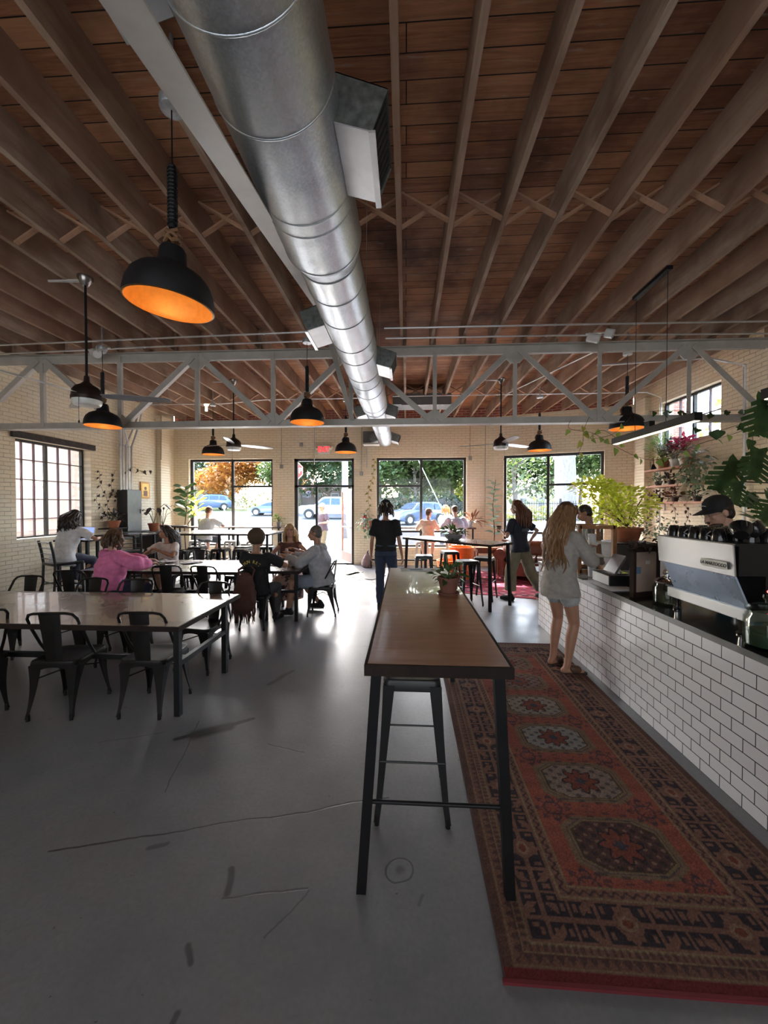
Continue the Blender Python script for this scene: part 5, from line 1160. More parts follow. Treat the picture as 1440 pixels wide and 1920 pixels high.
# 14 outside the door
person('person in white cap and dark T-shirt standing outside the open door', (-2.72, 12.5), 150, 1.70, head=(0, -.5), skin='pink', hands={-1: (-.20, .34, 1.12), 1: (.26, .06, .84)}, elbows={-1: (-.7, -.6, -.4), 1: (.3, -1, 0)}, shirt=(cloth('dark_purple_cotton', (.05, .035, .055)), .75, .10, .5), pants=(cloth('olive_trousers', (.11, .095, .06)), 1.95, .5), shoes=(BLK, 'shoe'), hair=('short', HG), extra=lambda i: (cap(i, cloth('white_cap', (.42, .40, .38))), glasses(i)))
# 15 barista
def ex15(i):
    H = i['H']; cap(i, BLK); glasses(i, plain('gold_wire', (.5, .4, .2), .3, .8))
    addpart(i, 'beard', lambda b, q: (b.ell(H(0, .045, -.088), (.052, .05, .036), 14, 10, q['RM']), b.tube([H(-.025, .098, -.052), H(0, .103, -.047), H(.025, .098, -.052)], .007, 6)), HB, 60)
    addpart(i, 'cap_lettering', lambda b, q: b.tube([H(-.04, .088, .09), H(-.02, .098, .098), H(0, .096, .09), H(.02, .098, .098), H(.04, .088, .09)], .003, 5), plain('cap_thread_white', (.6, .6, .6), .7))
person('barista in a black cap, glasses and beard behind the espresso machine', (2.78, 3.34), 75, 1.74, lean=.20, head=(.35, .15), skin='fair', hands={-1: (-.2, .34, 1.12), 1: (.22, .34, 1.12)}, shirt=(cloth('teal_shirt', (.06, .30, .42)), .8, .1, .5), pants=(BLK, 1.95, .3), shoes=(BLK, 'shoe'), hair=('short', HB), vox=.01, extra=ex15)
person('dark-haired person behind the pastry case, mostly hidden by the customer at the counter', (2.72, 5.75), 70, 1.68, lean=.1, head=(.4, 0), skin='tan', shirt=(cloth('grey_cotton', (.2, .2, .2)), .8, .1, .4), pants=(BLK, 1.95, .3), shoes=(BLK, 'shoe'), hair=('short', HB))
# ------------------------------------------------------------------ the street outside
def gz(x, y):
    """ground height outside: flat walk, then the street climbs towards the houses, more to the left"""
    t = max(0, min(1, (y-15)/26)); return -.04+t*(.75-.022*x)*1.0*(t**.5)+max(0, y-41)*.02
b = MB(); nx, ny = 40, 40; vs = []
for j in range(ny+1):
    y = D+.3+(75-D)*(j/ny)**1.4
    for i in range(nx+1): x = -70+120*i/nx; vs.append((x, y, gz(x, y)))
fs = [(j*(nx+1)+i, j*(nx+1)+i+1, (j+1)*(nx+1)+i+1, (j+1)*(nx+1)+i) for j in range(ny) for i in range(nx)]
b.add(vs, fs); mg = newmat('street_and_walk'); n = N(mg); v = n.coord(); sp = n.n('ShaderNodeSeparateXYZ'); n.l(v, sp.inputs[0]); nz = n.noise(v, 1.3, 6)
grass = n.mix(nz, (.06, .10, .02), (.17, .19, .05)); road = n.mix(nz, (.15, .15, .155), (.20, .20, .20)); gmask = n.ramp(n.math('ADD', sp.outputs[1], n.math('MULTIPLY', nz, 1.5)), 40.2, 40.6)
n.out(n.mix(gmask, road, grass), .9, 0, n.bump(n.noise(v, 30, 3), .3, .02)); struct(b.build('ground', mg, None, 60))
b = MB(); b.bx(-40, XL-.31, -2, D+.3, -.15, -.05); struct(b.build('ground', mg, smooth=0))
b = MB(); b.bx(XR+.31, 40, -2, D+.3, -.15, -.05); struct(b.build('ground', mg, smooth=0))
def car(name, label, loc, rz, outline, width, wheels, rw, belt, paint, win, rear=None, front=None, scale=1., cladding=None, liftline=None):
    t = thing(name, label, 'car' if 'truck' not in name else 'pickup truck', loc, rz); zr = max(z for x, z in outline); hw = width/2
    P = plain('paint_'+name, paint, .25, .3, .05, coat=.8); DG = plain('car_glass', (.05, .07, .10), .08, .2, .2); TY_ = plain('tyre', (.015, .015, .015), .8); RM_ = plain('alloy_rim', (.5, .5, .52), .3, .8); TR = plain('black_trim', (.02, .02, .02), .6)
    tum = lambda y, z: y*(1-.24*max(0, (z-belt)/(zr-belt)))
    cx = sum(x for x, z in outline)/len(outline); cz = .7; b = MB(); rings = []
    for f, sh_ in ((-1, .93), (-.97, .975), (-.9, .995), (-.6, 1), (0, 1.005), (.6, 1), (.9, .995), (.97, .975), (1, .93)):
        rings.append([(cx+(x-cx)*(1-(1-sh_)*.6), tum(hw*f, z), cz+(z-cz)*sh_) for x, z in outline])
    b.loft(rings); o = b.build('body', P, t, 50)
    b = MB()
    for s_ in (-1, 1):
        for poly in win: b.ext([(x, s_*(tum(hw, z)+.012-(.02 if z > zr-.15 else 0)), z) for x, z in poly], (0, s_*-.03, 0))
    for seg in (front, rear):
        if seg:
            (xa, za), (xb, zb) = seg; dx = .02*(1 if xa > cx else -1)
            b.add([(xa+dx, tum(-hw*.86, za), za+.015), (xa+dx, tum(hw*.86, za), za+.015), (xb+dx, tum(hw*.84, zb), zb+.015), (xb+dx, tum(-hw*.84, zb), zb+.015)], [(0, 1, 2, 3)])
    b.build('windows', DG, t, 0)
    for x in wheels:
        for s_ in (-1, 1):
            b = MB(); b.cyl((x, s_*(hw-.20), rw), (x, s_*(hw+.012), rw), rw, rw, 28); w_ = b.build('wheel', TY_, t, 50)
            b = MB(); b.cyl((x, s_*(hw+.0), rw), (x, s_*(hw+.02), rw), rw*.66, rw*.62, 24)
            for k in range(5):
                a = k*2*PI/5; b.bar((x, s_*(hw+.026), rw), (x+rw*.6*math.cos(a), s_*(hw+.022), rw+rw*.6*math.sin(a)), .05, .02, up=(0, 1, 0))
            b.build('rim', RM_, w_, 50)
        b = MB(); 
        for s_ in (-1, 1): b.ext([(x+(rw+.09)*math.cos(k*PI/12), s_*(hw-.015), rw+(rw+.09)*math.sin(k*PI/12)) for k in range(13)], (0, s_*.02, 0))
        b.build('wheel_arch', TR, t, 0)
    return t
def carparts(t, name, boxes, mat):
    b = MB()
    for c, d in boxes: b.rbox(c, d, .02)
    b.build(name, mat, t, 30)
RED_L = plain('red_tail_light', (.5, .02, .03), .25); PLATEW = plain('plate_white', (.7, .7, .7), .5)
suv = [(-2.25, .35), (-2.3, .75), (-2.22, 1.02), (-1.98, 1.1), (-1.72, 1.56), (-1.2, 1.68), (0, 1.70), (.55, 1.58), (1.15, 1.12), (2.0, 1.0), (2.25, .8), (2.28, .4), (1.9, .26), (-1.9, .26)]
sw = [[(-1.7, 1.12), (-1.5, 1.5), (-1.0, 1.56), (-.95, 1.12)], [(-.88, 1.12), (-.88, 1.56), (0, 1.58), (.05, 1.12)], [(.12, 1.12), (.1, 1.57), (.5, 1.47), (.98, 1.14)]]
c1 = car('car', 'blue-grey estate SUV parked across the street, seen through the left shop window', (-21.3, 40.5, gz(-21.3, 40.5)), math.radians(214), suv, 1.85, (-1.4, 1.4), .35, 1.08, (.08, .115, .19), sw, ((-2.0, 1.14), (-1.74, 1.53)), ((1.12, 1.15), (.58, 1.55)))
carparts(c1, 'tail_light', [((-2.2, s_*.78, .98), (.14, .24, .16)) for s_ in (-1, 1)], RED_L); carparts(c1, 'licence_plate', [((-2.32, 0, .72), (.02, .5, .14))], PLATEW); carparts(c1, 'roof_rails', [((-.5, s_*.62, 1.74), (2.0, .04, .05)) for s_ in (-1, 1)], BLACK)
c2 = car('car', 'low dark blue sports coupe parked across the street behind the bollard', (-12.6, 36, gz(-12.6, 36)), math.radians(186), [(-2.15, .3), (-2.25, .65), (-2.15, .92), (-1.5, 1.02), (-.7, 1.28), (0, 1.33), (.5, 1.25), (1.2, .92), (2.0, .76), (2.25, .55), (2.2, .25), (-1.9, .22)], 1.85, (-1.35, 1.4), .34, .95, (.06, .09, .16), [[(-1.2, .98), (-.6, 1.2), (0, 1.24), (.4, 1.17), (.95, .97)]], ((-1.45, 1.04), (-.75, 1.27)), ((1.12, .96), (.52, 1.24)))
c3 = car('pickup_truck', 'white four-door pickup truck parked across the street, seen through the doorway', (-6.45, 33.5, gz(-6.45, 33.5)), math.radians(180), [(-2.9, .5), (-2.95, 1.15), (-1.0, 1.18), (-.95, 1.8), (-.8, 1.92), (.5, 1.93), (.75, 1.85), (1.35, 1.25), (2.6, 1.15), (2.85, 1.0), (2.9, .5), (2.2, .42), (-2.4, .42)], 2.0, (-1.95, 1.85), .40, 1.2, (.27, .285, .30), [[(-.85, 1.24), (-.8, 1.78), (-.05, 1.80), (-.05, 1.24)], [(.05, 1.24), (.05, 1.80), (.62, 1.76), (1.1, 1.28)]], ((-1.0, 1.25), (-.96, 1.75)), ((1.28, 1.3), (.8, 1.82)))
carparts(c3, 'tail_light', [((-2.93, s_*.93, 1.02), (.08, .12, .28)) for s_ in (-1, 1)], RED_L)
c4 = car('car', 'blue compact SUV seen from behind through the middle shop window', (.9, 29.3, gz(.9, 29.3)), math.radians(216), suv, 1.85, (-1.4, 1.4), .36, 1.08, (.045, .08, .18), sw, ((-2.0, 1.14), (-1.74, 1.53)), ((1.12, 1.15), (.58, 1.55)))
carparts(c4, 'tail_light', [((-2.2, s_*.72, 1.0), (.14, .36, .10)) for s_ in (-1, 1)], RED_L); carparts(c4, 'licence_plate', [((-2.33, 0, .78), (.02, .45, .14))], PLATEW); carparts(c4, 'bumper', [((-2.22, 0, .42), (.2, 1.7, .2))], BLACK)
# street furniture
t = thing('stop_sign', 'red octagonal STOP sign on a leaning metal post outside the door', 'road sign', (-4.1, 13.9, 0)); b = MB(); b.tube([(.26, -.25, 0), (0, 0, 3.3)], .03, 8); b.build('post', plain('galv_post', (.4, .4, .42), .4, .7), t)
b = MB(); b.ext([(.38*math.cos(PI/8+k*PI/4), -.04, 2.95+.38*math.sin(PI/8+k*PI/4)) for k in range(8)], (0, .004, 0)); b.build('sign_face', plain('sign_red', (.30, .008, .02), .5), t, 0)
b = MB(); P8 = [[(r*math.cos(PI/8+k*PI/4), -.045, 2.95+r*math.sin(PI/8+k*PI/4)) for k in range(8)] for r in (.375, .35)]; b.loft(P8, caps=False); b.build('border', plain('sign_white', (.42, .42, .42), .5), t, 0)
text('STOP', .27, plain('sign_white', (0, 0, 0)), 'lettering', t, .003, Matrix.Translation((0, -.045, 2.95)) @ Matrix.Rotation(PI/2, 4, 'X'), bold=.006)
def pole(name, lab, x, y, h, r, c, cat='pole'):
    b = MB(); b.cyl((x, y, gz(x, y)-.1), (x, y, h), r, r*.85, 14); return tag(b.build(name, plain(name+'_mat', c, .8, 0, .2)), lab, cat)
pole('utility_pole', 'grey utility pole beyond the open door leaf', -3.1, 19.5, 9, .17, (.18, .18, .19))
for x, y, l in ((-9.35, 20, 'pale yellow bollard right of the sports coupe'), (-10.15, 21, 'slim grey bollard left of the sports coupe')): pole('bollard', l, x, y, 1.25 if 'yellow' in l else 1.6, .12 if 'yellow' in l else .05, (.35, .33, .2) if 'yellow' in l else (.2, .2, .22), 'bollard')
t = thing('parking_sign', 'white no-parking and blue accessible parking sign on a thin post', 'road sign', (2.4, 15.2, 0)); b = MB(); b.cyl((0, 0, -.05), (0, 0, 3.1), .03, .03, 8); b.build('post', plain('galv_post', (0, 0, 0)), t)
b = MB(); b.bx(-.16, .16, -.04, -.035, 2.62, 3.1); b.bx(-.16, .16, -.04, -.035, 2.1, 2.58); b.build('plates', plain('sign_white', (0, 0, 0)), t, 0)
b = MB(); b.lathe([(.09, 0), (.09, .004), (.065, .004), (.065, 0), (.09, 0)], (0, -.045, 2.9), 20, axis=(0, -1, 0)); b.bar((-.05, -.046, 2.95), (.05, -.046, 2.85), .02, .004, up=(0, 1, 0)); b.build('red_symbol', plain('sign_red', (0, 0, 0)), t, 0)
b = MB(); b.rbox((0, -.044, 2.36), (.14, .006, .16), .002); b.build('blue_symbol', plain('sign_blue', (.05, .15, .55), .5), t, 0)
b = MB(); b.tube([(.2, 23, 5.5), (2.6, 22, .3)], .025, 6); tag(b.build('guy_wire', plain('guy_cover', (.35, .35, .28), .6)), 'pale slanting guy wire beyond the middle shop window', 'guy wire')
# iron fence by the park, seen in the middle and right windows
t = thing('iron_fence', 'black iron picket fence between the lawn and the street at right', 'fence', (0, 24.5, 0)); 
x0, x1 = 2.4, 17.0; b = MB()
for z in (.55, 1.55): b.bx(x0, x1, -.02, .02, z-.02+.25, z+.02+.25)
b.build('rails', BLACK, t, 0)
b = MB()
for k in range(int((x1-x0)/.14)): x = x0+k*.14; b.bx(x-.011, x+.011, -.011, .011, .3, 1.95)
o = b.build('pickets', BLACK, t, 0); o['kind'] = 'stuff'
for k in range(7): x = x0+k*2.4; b = MB(); b.bx(x-.05, x+.05, -.05, .05, 0, 2.1); b.build('post', BLACK, t, 0)
b = MB(); b.bx(3.5, 20, 21.2, 21.5, 0, .8); tag(b.build('low_wall', plain('pale_kerb_stone', (.22, .24, .27), .8), smooth=0), 'low pale wall in front of the iron fence', 'wall')
# houses
def house(lab, x0, x1, y0, y1, h, c, roof, pitch=1.8, nwin=3):
    z0 = gz((x0+x1)/2, y0)-.3; t = thing('house', lab, 'house', ((x0+x1)/2, (y0+y1)/2, z0)); w_, d_ = (x1-x0)/2, (y1-y0)/2
    b = MB(); b.bx(-w_, w_, -d_, d_, 0, h); b.ext([(-w_, -d_, h), (w_, -d_, h), (0, -d_, h+pitch)], (0, 2*d_, 0)); b.build('walls', plain('wall_'+lab[:9].replace(' ', '_'), c, .8), t, 0)
    b = MB()
    for s_ in (-1, 1): b.ext([(s_*(w_+.4), -d_-.4, h-.12), (0, -d_-.4, h+pitch+.12), (0, -d_-.4, h+pitch+.3), (s_*(w_+.4), -d_-.4, h+.06)], (0, 2*d_+.8, 0))
    b.build('roof', plain('roof_'+lab[:9].replace(' ', '_'), roof, .8), t, 0)
    for k in range(nwin):
        x = -w_+2*w_*(k+.5)/nwin; b = MB(); b.bx(x-.45, x+.45, -d_-.03, -d_+.01, 1.0, 2.4); q = b.build('window', plain('house_window', (.08, .09, .12), .2), t, 0)
        b = MB(); b.bx(x-.52, x+.52, -d_-.05, -d_-.02, .92, 1.0); b.bx(x-.52, x+.52, -d_-.05, -d_-.02, 2.4, 2.48); b.bx(x-.52, x-.45, -d_-.05, -d_-.02, .92, 2.48); b.bx(x+.45, x+.52, -d_-.05, -d_-.02, .92, 2.48); b.build('window_trim', plain('trim_white', (.4, .4, .38), .6), q, 0)
house('pale lavender gabled house far behind the sports coupe', -20.5, -14.5, 58, 66, 4.0, (.22, .22, .31), (.25, .24, .3), 2.2)
house('brown house with a dark roof behind the white pickup', -12.5, -4, 50, 58, 3.2, (.16, .12, .11), (.12, .10, .10), 1.2, 4)
house('grey house with a pale roof behind the middle window', -1, 10, 50, 60, 3.2, (.13, .13, .15), (.28, .30, .31), 1.4, 4)
house('white house at far left behind the orange tree', -36, -27, 56, 64, 4, (.36, .36, .34), (.3, .3, .32), 2)
house('cream cottage far across the lawn at right', 16, 24, 58, 66, 3.2, (.32, .29, .22), (.3, .28, .28), 1.6)
b = MB(); b.bx(-14, 2.0, 45, 45.15, 0, 2.6)
for k in range(80): b.bx(-14+k*.2, -14+k*.2+.17, 44.96, 45, .3, 2.6)
tag(b.build('board_fence', plain('weathered_boards', (.17, .14, .14), .9), smooth=0), 'dark weathered board fence behind the white pickup', 'fence')
# neighbours at the left window
t = thing('neighbour_building', 'tan rendered building next door filling the left wall window', 'building', (-11.2, 8, -.1)); b = MB(); b.bx(-4, 0, -9, 5.2, 0, 6.5); b.build('walls', plain('tan_render', (.24, .175, .125), .8, 0, .08, 2), t, 0)
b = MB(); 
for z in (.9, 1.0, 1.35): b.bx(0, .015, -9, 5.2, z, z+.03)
b.build('ledge_lines', plain('ledge_dark_tan', (.15, .105, .08), .8), t, 0)  # thin strips in a darker tan than the wall
b = MB(); b.bx(-9.1, -8.75, 10.55, 10.95, -.1, 5.5); tag(b.build('brick_pier', REDB, smooth=0), 'red brick pier seen at the right side of the left wall window', 'brick pier')
b = MB(); b.bx(9.0, 9.4, 13.6, 14.5, 0, 7.5); tag(b.build('chimney', REDB, smooth=0), 'red brick chimney seen in the high right window', 'chimney')
# trees
def leaves(b, n, c, r, size, rnd, flat=.8):
    for _ in range(n):
        while 1:
            p = Vector((rnd.uniform(-1, 1), rnd.uniform(-1, 1), rnd.uniform(-1, 1)))
            if .25 < p.length < 1: break
        p = Vector((p.x*r[0], p.y*r[1], p.z*r[2]))+Vector(c); d = Vector((rnd.gauss(0, 1), rnd.gauss(0, 1), rnd.gauss(0, .6))).normalized(); a, e = frame(d); s_ = size*rnd.uniform(.6, 1.3)
        b.add([p-d*s_, p+a*s_*.5, p+d*s_, p-a*s_*.5], [(0, 1, 2, 3)])
BARK = plain('bark', (.12, .10, .085), .95, 0, .3, 6, bump=.8, stretch=(3, 3, .6))
def make_tree(lab, loc, h, cr, leafm, seed, n=2200, size=.28, th=.22, low=.18):
    rnd = random.Random(seed); t = thing('tree', lab, 'tree', loc); b = MB(); top_ = Vector((rnd.uniform(-.4, .4), 0, h*.72)); tr = [Vector((0, 0, -.4)), Vector((rnd.uniform(-.1, .1), 0, h*.25)), Vector((rnd.uniform(-.3, .3), 0, h*.5)), top_]; b.tube(tr, [th, th*.8, th*.55, th*.2], 10); cl = []
    for k in range(9):
        a = k*2.4+rnd.random(); u = rnd.uniform(low, .9); s_ = tr[1].lerp(top_, max(0, (u-.25)/.75)); e = s_+Vector((math.cos(a)*cr*rnd.uniform(.5, .9), math.sin(a)*cr*rnd.uniform(.4, .8), h*rnd.uniform(.05, .22))); b.tube([s_, s_.lerp(e, .5)+Vector((0, 0, .2)), e], [th*.35, th*.22, th*.06], 6); cl.append(e)
    b.build('trunk', BARK, t); b = MB(); cl.append(Vector((0, 0, h*.8)))
    for c in cl: leaves(b, n//len(cl), c, (cr*.6, cr*.55, h*.2), size, rnd)
    b.build('foliage', leafm, t, 0, recalc=False); return t
LG = m_leaf('leaf_green', (.03, .055, .018), (.09, .13, .035), .35); LDK = m_leaf('leaf_dark_green', (.018, .038, .016), (.05, .085, .035), .25); LOR = m_leaf('leaf_autumn_orange', (.26, .06, .012), (.34, .16, .03), .4); LYE = m_leaf('leaf_yellow_green', (.16, .16, .025), (.25, .25, .05), .45)
for a in [('orange autumn tree at the left of the left shop window', (-21.5, 46, 1.2), 8.5, 3.8, LOR, 1), ('yellow and orange maple in the middle of the left shop window', (-16.5, 50, 1.4), 9, 4, LOR, 2), ('green tree behind the right pane of the left shop window', (-12.2, 44, 1.1), 9.5, 4.2, LG, 3),
          ('bushy green tree behind the doorway transom', (-6.8, 41, .8), 9, 4.2, LDK, 4), ('spreading green tree between the doorway and the middle window', (-2.6, 38, .8), 9, 3.8, LG, 5), ('green tree in the left pane of the middle window', (.8, 36, .7), 9, 3.6, LG, 6),
          ('green tree in the right pane of the middle window', (4.6, 38, .7), 9.5, 3.8, LG, 7), ('small yellowing tree right of the middle window', (8.5, 44, .6), 7, 3, LYE, 8), ('open-branched green tree in the left pane of the right window', (9.2, 33, .4), 8.5, 3.2, LG, 9), ('round dark green tree behind the right window', (13.2, 47, .6), 9, 3.6, LDK, 10),
          ('green tree at the right edge of the right window', (18.5, 42, .4), 9, 4, LG, 11), ('tall green tree far left behind the houses', (-30, 52, 1.6), 10, 5, LDK, 12), ('yellow autumn tree seen in the high right window', (17.5, 20, 0), 8.2, 2.6, LYE, 13)]:
    make_tree(*a, n=7500 if a[5] not in (9, 13) else 900)
t = thing('tree', 'thick old trunk filling the middle of the right shop window', 'tree', (10.4, 25.8, 0)); b = MB(); b.tube([(0, 0, -.3), (.05, 0, 2), (-.05, 0, 5), (.1, 0, 9)], [.85, .68, .62, .55], 18); b.build('trunk', plain('grey_bark', (.16, .145, .145), .95, 0, .3, 5, bump=.8, stretch=(3, 3, .6)), t)
b = MB(); rnd = random.Random(8); leaves(b, 500, (0, 0, 9), (4, 3, 2), .3, rnd); b.build('foliage', LG, t, 0, recalc=False)
def hedge(lab, c, r, m, n, seed, size=.16):
    b = MB(); leaves(b, n, c, r, size, random.Random(seed)); tag(b.build('shrub', m, smooth=0, recalc=False), lab, 'shrub')
hedge('yellow-green hedge along the lawn behind the iron fence', (10, 27, .9), (7, .8, .8), LYE, 2600, 3); hedge('low green shrubs behind the sports coupe', (-16, 42, 2.1), (4.5, .8, 1.0), LYE, 1200, 4); hedge('dark shrubs behind the white pickup', (-5, 42.5, 2.2), (3, .8, 1.3), LDK, 900, 5); hedge('leafy bank behind the compact SUV', (2.0, 33.5, 1.5), (5, 1, 1.3), LDK, 1800, 6, .2)
# ------------------------------------------------------------------ plants
TERRA = plain('terracotta', (.36, .12, .06), .8, 0, .2, 8, bump=.2); SOIL = plain('soil', (.03, .02, .015), 1)
LDP = m_leaf('leaf_deep', (.03, .06, .02), (.06, .12, .035), .2, .35); LPO = m_leaf('leaf_pothos', (.08, .15, .03), (.18, .26, .05), .4, .35); LCI = m_leaf('leaf_citrus', (.40, .50, .04), (.68, .74, .08), .6, .4); LBR = m_leaf('leaf_brown', (.10, .035, .02), (.20, .08, .04), .2); LRE = m_leaf('leaf_crimson', (.22, .01, .03), (.35, .03, .06), .35); LGY = m_leaf('leaf_grey_green', (.12, .17, .10), (.22, .28, .18), .3); LPL = m_leaf('leaf_plum', (.03, .02, .025), (.08, .06, .05), .15)
STEM = plain('green_stem', (.10, .12, .04), .7); STEMB = plain('woody_stem', (.12, .07, .04), .8)
SHP = {'oval': (.25, .8, 1, .95, .7, .35, .02), 'heart': (.75, 1, .92, .72, .5, .25, .02), 'lance': (.3, .7, .9, 1, .8, .45, .02), 'fiddle': (.3, .55, .7, .95, 1, .8, .15), 'strap': (.5, .8, .95, 1, .9, .6, .02)}
def leaf(b, p, d, nrm, L, W, shape='oval', droop=.35, fold=.2):
    p = Vector(p); d = Vector(d).normalized(); a = d.cross(Vector(nrm))
    if a.length < .05: a = d.cross(Vector((.3, .5, .8)))
    a.normalize(); n_ = a.cross(d).normalized(); w = SHP[shape]; rows = []; m = len(w); q = p.copy(); dd = d.copy(); st = L/(m-1)
    for i in range(m):
        e = q-n_*0; rows.append([e+a*w[i]*W/2+n_*fold*w[i]*W/2, e, e-a*w[i]*W/2+n_*fold*w[i]*W/2]); dd = (dd+Vector((0, 0, -1))*droop/m).normalized(); q = q+dd*st
    b.add([x for r in rows for x in r], [(i*3+k, i*3+k+1, i*3+k+4, i*3+k+3) for i in range(m-1) for k in (0, 1)])
def pot(t, r, h, mat=TERRA, z=0, saucer=False, name='pot'):
    b = MB(); b.lathe([(0, 0), (r*.68, 0), (r*.70, .004), (r*.93, h*.78), (r*1.02, h*.78), (r*1.04, h), (r*.93, h), (r*.88, h*.86), (0, h*.86)], (0, 0, z), 28); b.build(name, mat, t, 35)
    b = MB(); b.lathe([(0, h*.9), (r*.9, h*.88)], (0, 0, z), 20); b.build('soil', SOIL, t)
    if saucer: b = MB(); b.lathe([(0, z), (r*.9, z), (r*1.05, z+.018), (r*1.0, z+.02), (r*.86, z+.007), (0, z+.007)], n=28); b.build('saucer', mat, t)
def bush(t, c, r, n, L, W, mat, shape, seed=1, up=.3, stems=8, droop=.5, sm=STEM, name='foliage'):
    rnd = random.Random(seed); b = MB(); s_ = MB(); c = Vector(c)
    for k in range(stems):
        a = rnd.random()*2*PI; e = c+Vector((math.cos(a)*r[0]*.8, math.sin(a)*r[1]*.8, rnd.uniform(-.3, .9)*r[2])); base = Vector((0, 0, c.z-r[2])); base = base if base.z > 0 else Vector((0, 0, .05)); s_.tube([base, base.lerp(e, .5)+Vector((0, 0, .1*r[2])), e], [.006, .005, .002], 5)
    for _ in range(n):
        v = Vector((rnd.gauss(0, .5), rnd.gauss(0, .5), rnd.gauss(0, .5))); v = v/max(1, v.length); p = c+Vector((v.x*r[0], v.y*r[1], v.z*r[2])); d = Vector((v.x, v.y, v.z*.5+up+rnd.uniform(-.3, .3))); leaf(b, p, d, (rnd.gauss(0, .4), rnd.gauss(0, .4), 1), L*rnd.uniform(.6, 1.2), W*rnd.uniform(.6, 1.2), shape, droop)
    s_.build('stems', sm, t); b.build(name, mat, t, 60, recalc=False)
def plant(name, lab, loc, potr, poth, **k):
    pm = k.pop('potmat', TERRA); sc = k.pop('saucer', False); t = thing(name, lab, 'potted plant', loc); pot(t, potr, poth, pm, saucer=sc); bush(t, **k); return t
def vine(lab, pts, gap, L, W, mat, seed=2, shape='heart', sub=10, name='trailing_vine', out=.04):
    rnd = random.Random(seed); P = [Vector(p) for p in pts]; q = []
    for i in range(len(P)-1):
        p0, p1, p2, p3 = P[max(0, i-1)], P[i], P[i+1], P[min(len(P)-1, i+2)]
        for k in range(sub): u = k/sub; q.append(.5*((2*p1)+(-p0+p2)*u+(2*p0-5*p1+4*p2-p3)*u*u+(-p0+3*p1-3*p2+p3)*u**3))
    q.append(P[-1]); t = thing(name, lab, 'vine', tuple(P[0])); o = P[0]; b = MB(); b.tube([p-o for p in q], .0035, 5); b.build('stem', STEMB, t); b = MB(); acc = 0; s_ = 1
    for i in range(1, len(q)):
        acc += (q[i]-q[i-1]).length
        if acc > gap*rnd.uniform(.7, 1.3):
            acc = 0; s_ = -s_; d = Vector((s_*rnd.uniform(.2, .8), rnd.uniform(-.6, .1), -rnd.uniform(.3, 1))); leaf(b, q[i]-o+Vector((s_*out*.5, 0, -.01)), d, (rnd.gauss(0, .4), -1, .3), L*rnd.uniform(.7, 1.25), W*rnd.uniform(.7, 1.2), shape, .3)
    b.build('leaves', mat, t, 60, recalc=False); return t
# near table plant, paper
plant('potted_plant', 'small leafy plant in a terracotta pot on the near high table', (.30, 2.72, 1.071), .075, .125, saucer=True, potmat=plain('shaded_terracotta', (.17, .065, .045), .8), c=(0, 0, .16), r=(.11, .09, .06), n=46, L=.075, W=.032, mat=LDP, shape='oval', seed=4, up=.2, stems=10)  # pot's terracotta darkened in colour to stand for its backlit shade
b = MB(); b.box((.13, 3.74, 1.073), (.36, .16, .003), rz=.03); o = b.build('newspaper', plain('newsprint', (.55, .58, .55), .8), None, 0); tag(o, 'folded printed paper at the far end of the near high table', 'paper')
b = MB(); b.box((.10, 3.74, 1.0752), (.13, .08, .001), rz=.2); q = b.build('printed_picture', plain('print_grey', (.22, .28, .30), .8), o, 0)
t = thing('planter_bowl', 'low grey bowl of dark leaves on the angled high table', 'potted plant', (.86, 6.98, 1.071)); b = MB(); b.lathe([(0, 0), (.09, 0), (.15, .05), (.165, .10), (.155, .105), (.14, .08), (0, .08)], n=28); b.build('bowl', plain('grey_stoneware', (.30, .30, .31), .6), t); bush(t, c=(0, 0, .15), r=(.22, .16, .07), n=70, L=.12, W=.05, mat=LDP, shape='oval', seed=9, up=.1)
# citrus by the right window
t = thing('plinth', 'dark cabinet carrying the big terracotta pot by the right window', 'cabinet', (3.86, 6.95, 0)); b = MB(); b.rbox((0, 0, .52), (.7, .6, 1.04), .02); b.build('body', plain('dark_cabinet', (0, 0, 0)), t, 30); b = MB(); b.bx(-.37, .37, -.32, .32, 1.04, 1.06); b.build('top', EDGE, t, 0)
t = thing('citrus_tree', 'bright yellow-green potted tree in a terracotta pot against the right window', 'potted plant', (3.86, 6.95, 1.061)); pot(t, .24, .25); bush(t, c=(-.15, 0, .62), r=(.62, .45, .36), n=1300, L=.075, W=.055, mat=LCI, shape='oval', seed=11, up=.2, stems=22, sm=STEMB); bush(t, c=(-.55, 0, .95), r=(.42, .3, .16), n=420, L=.075, W=.055, mat=LCI, shape='oval', seed=12, up=.3, stems=0, name='upper_foliage'); bush(t, c=(.42, 0, .28), r=(.42, .3, .26), n=170, L=.07, W=.04, mat=LGY, shape='oval', seed=13, up=-.2, stems=6, name='lower_foliage')
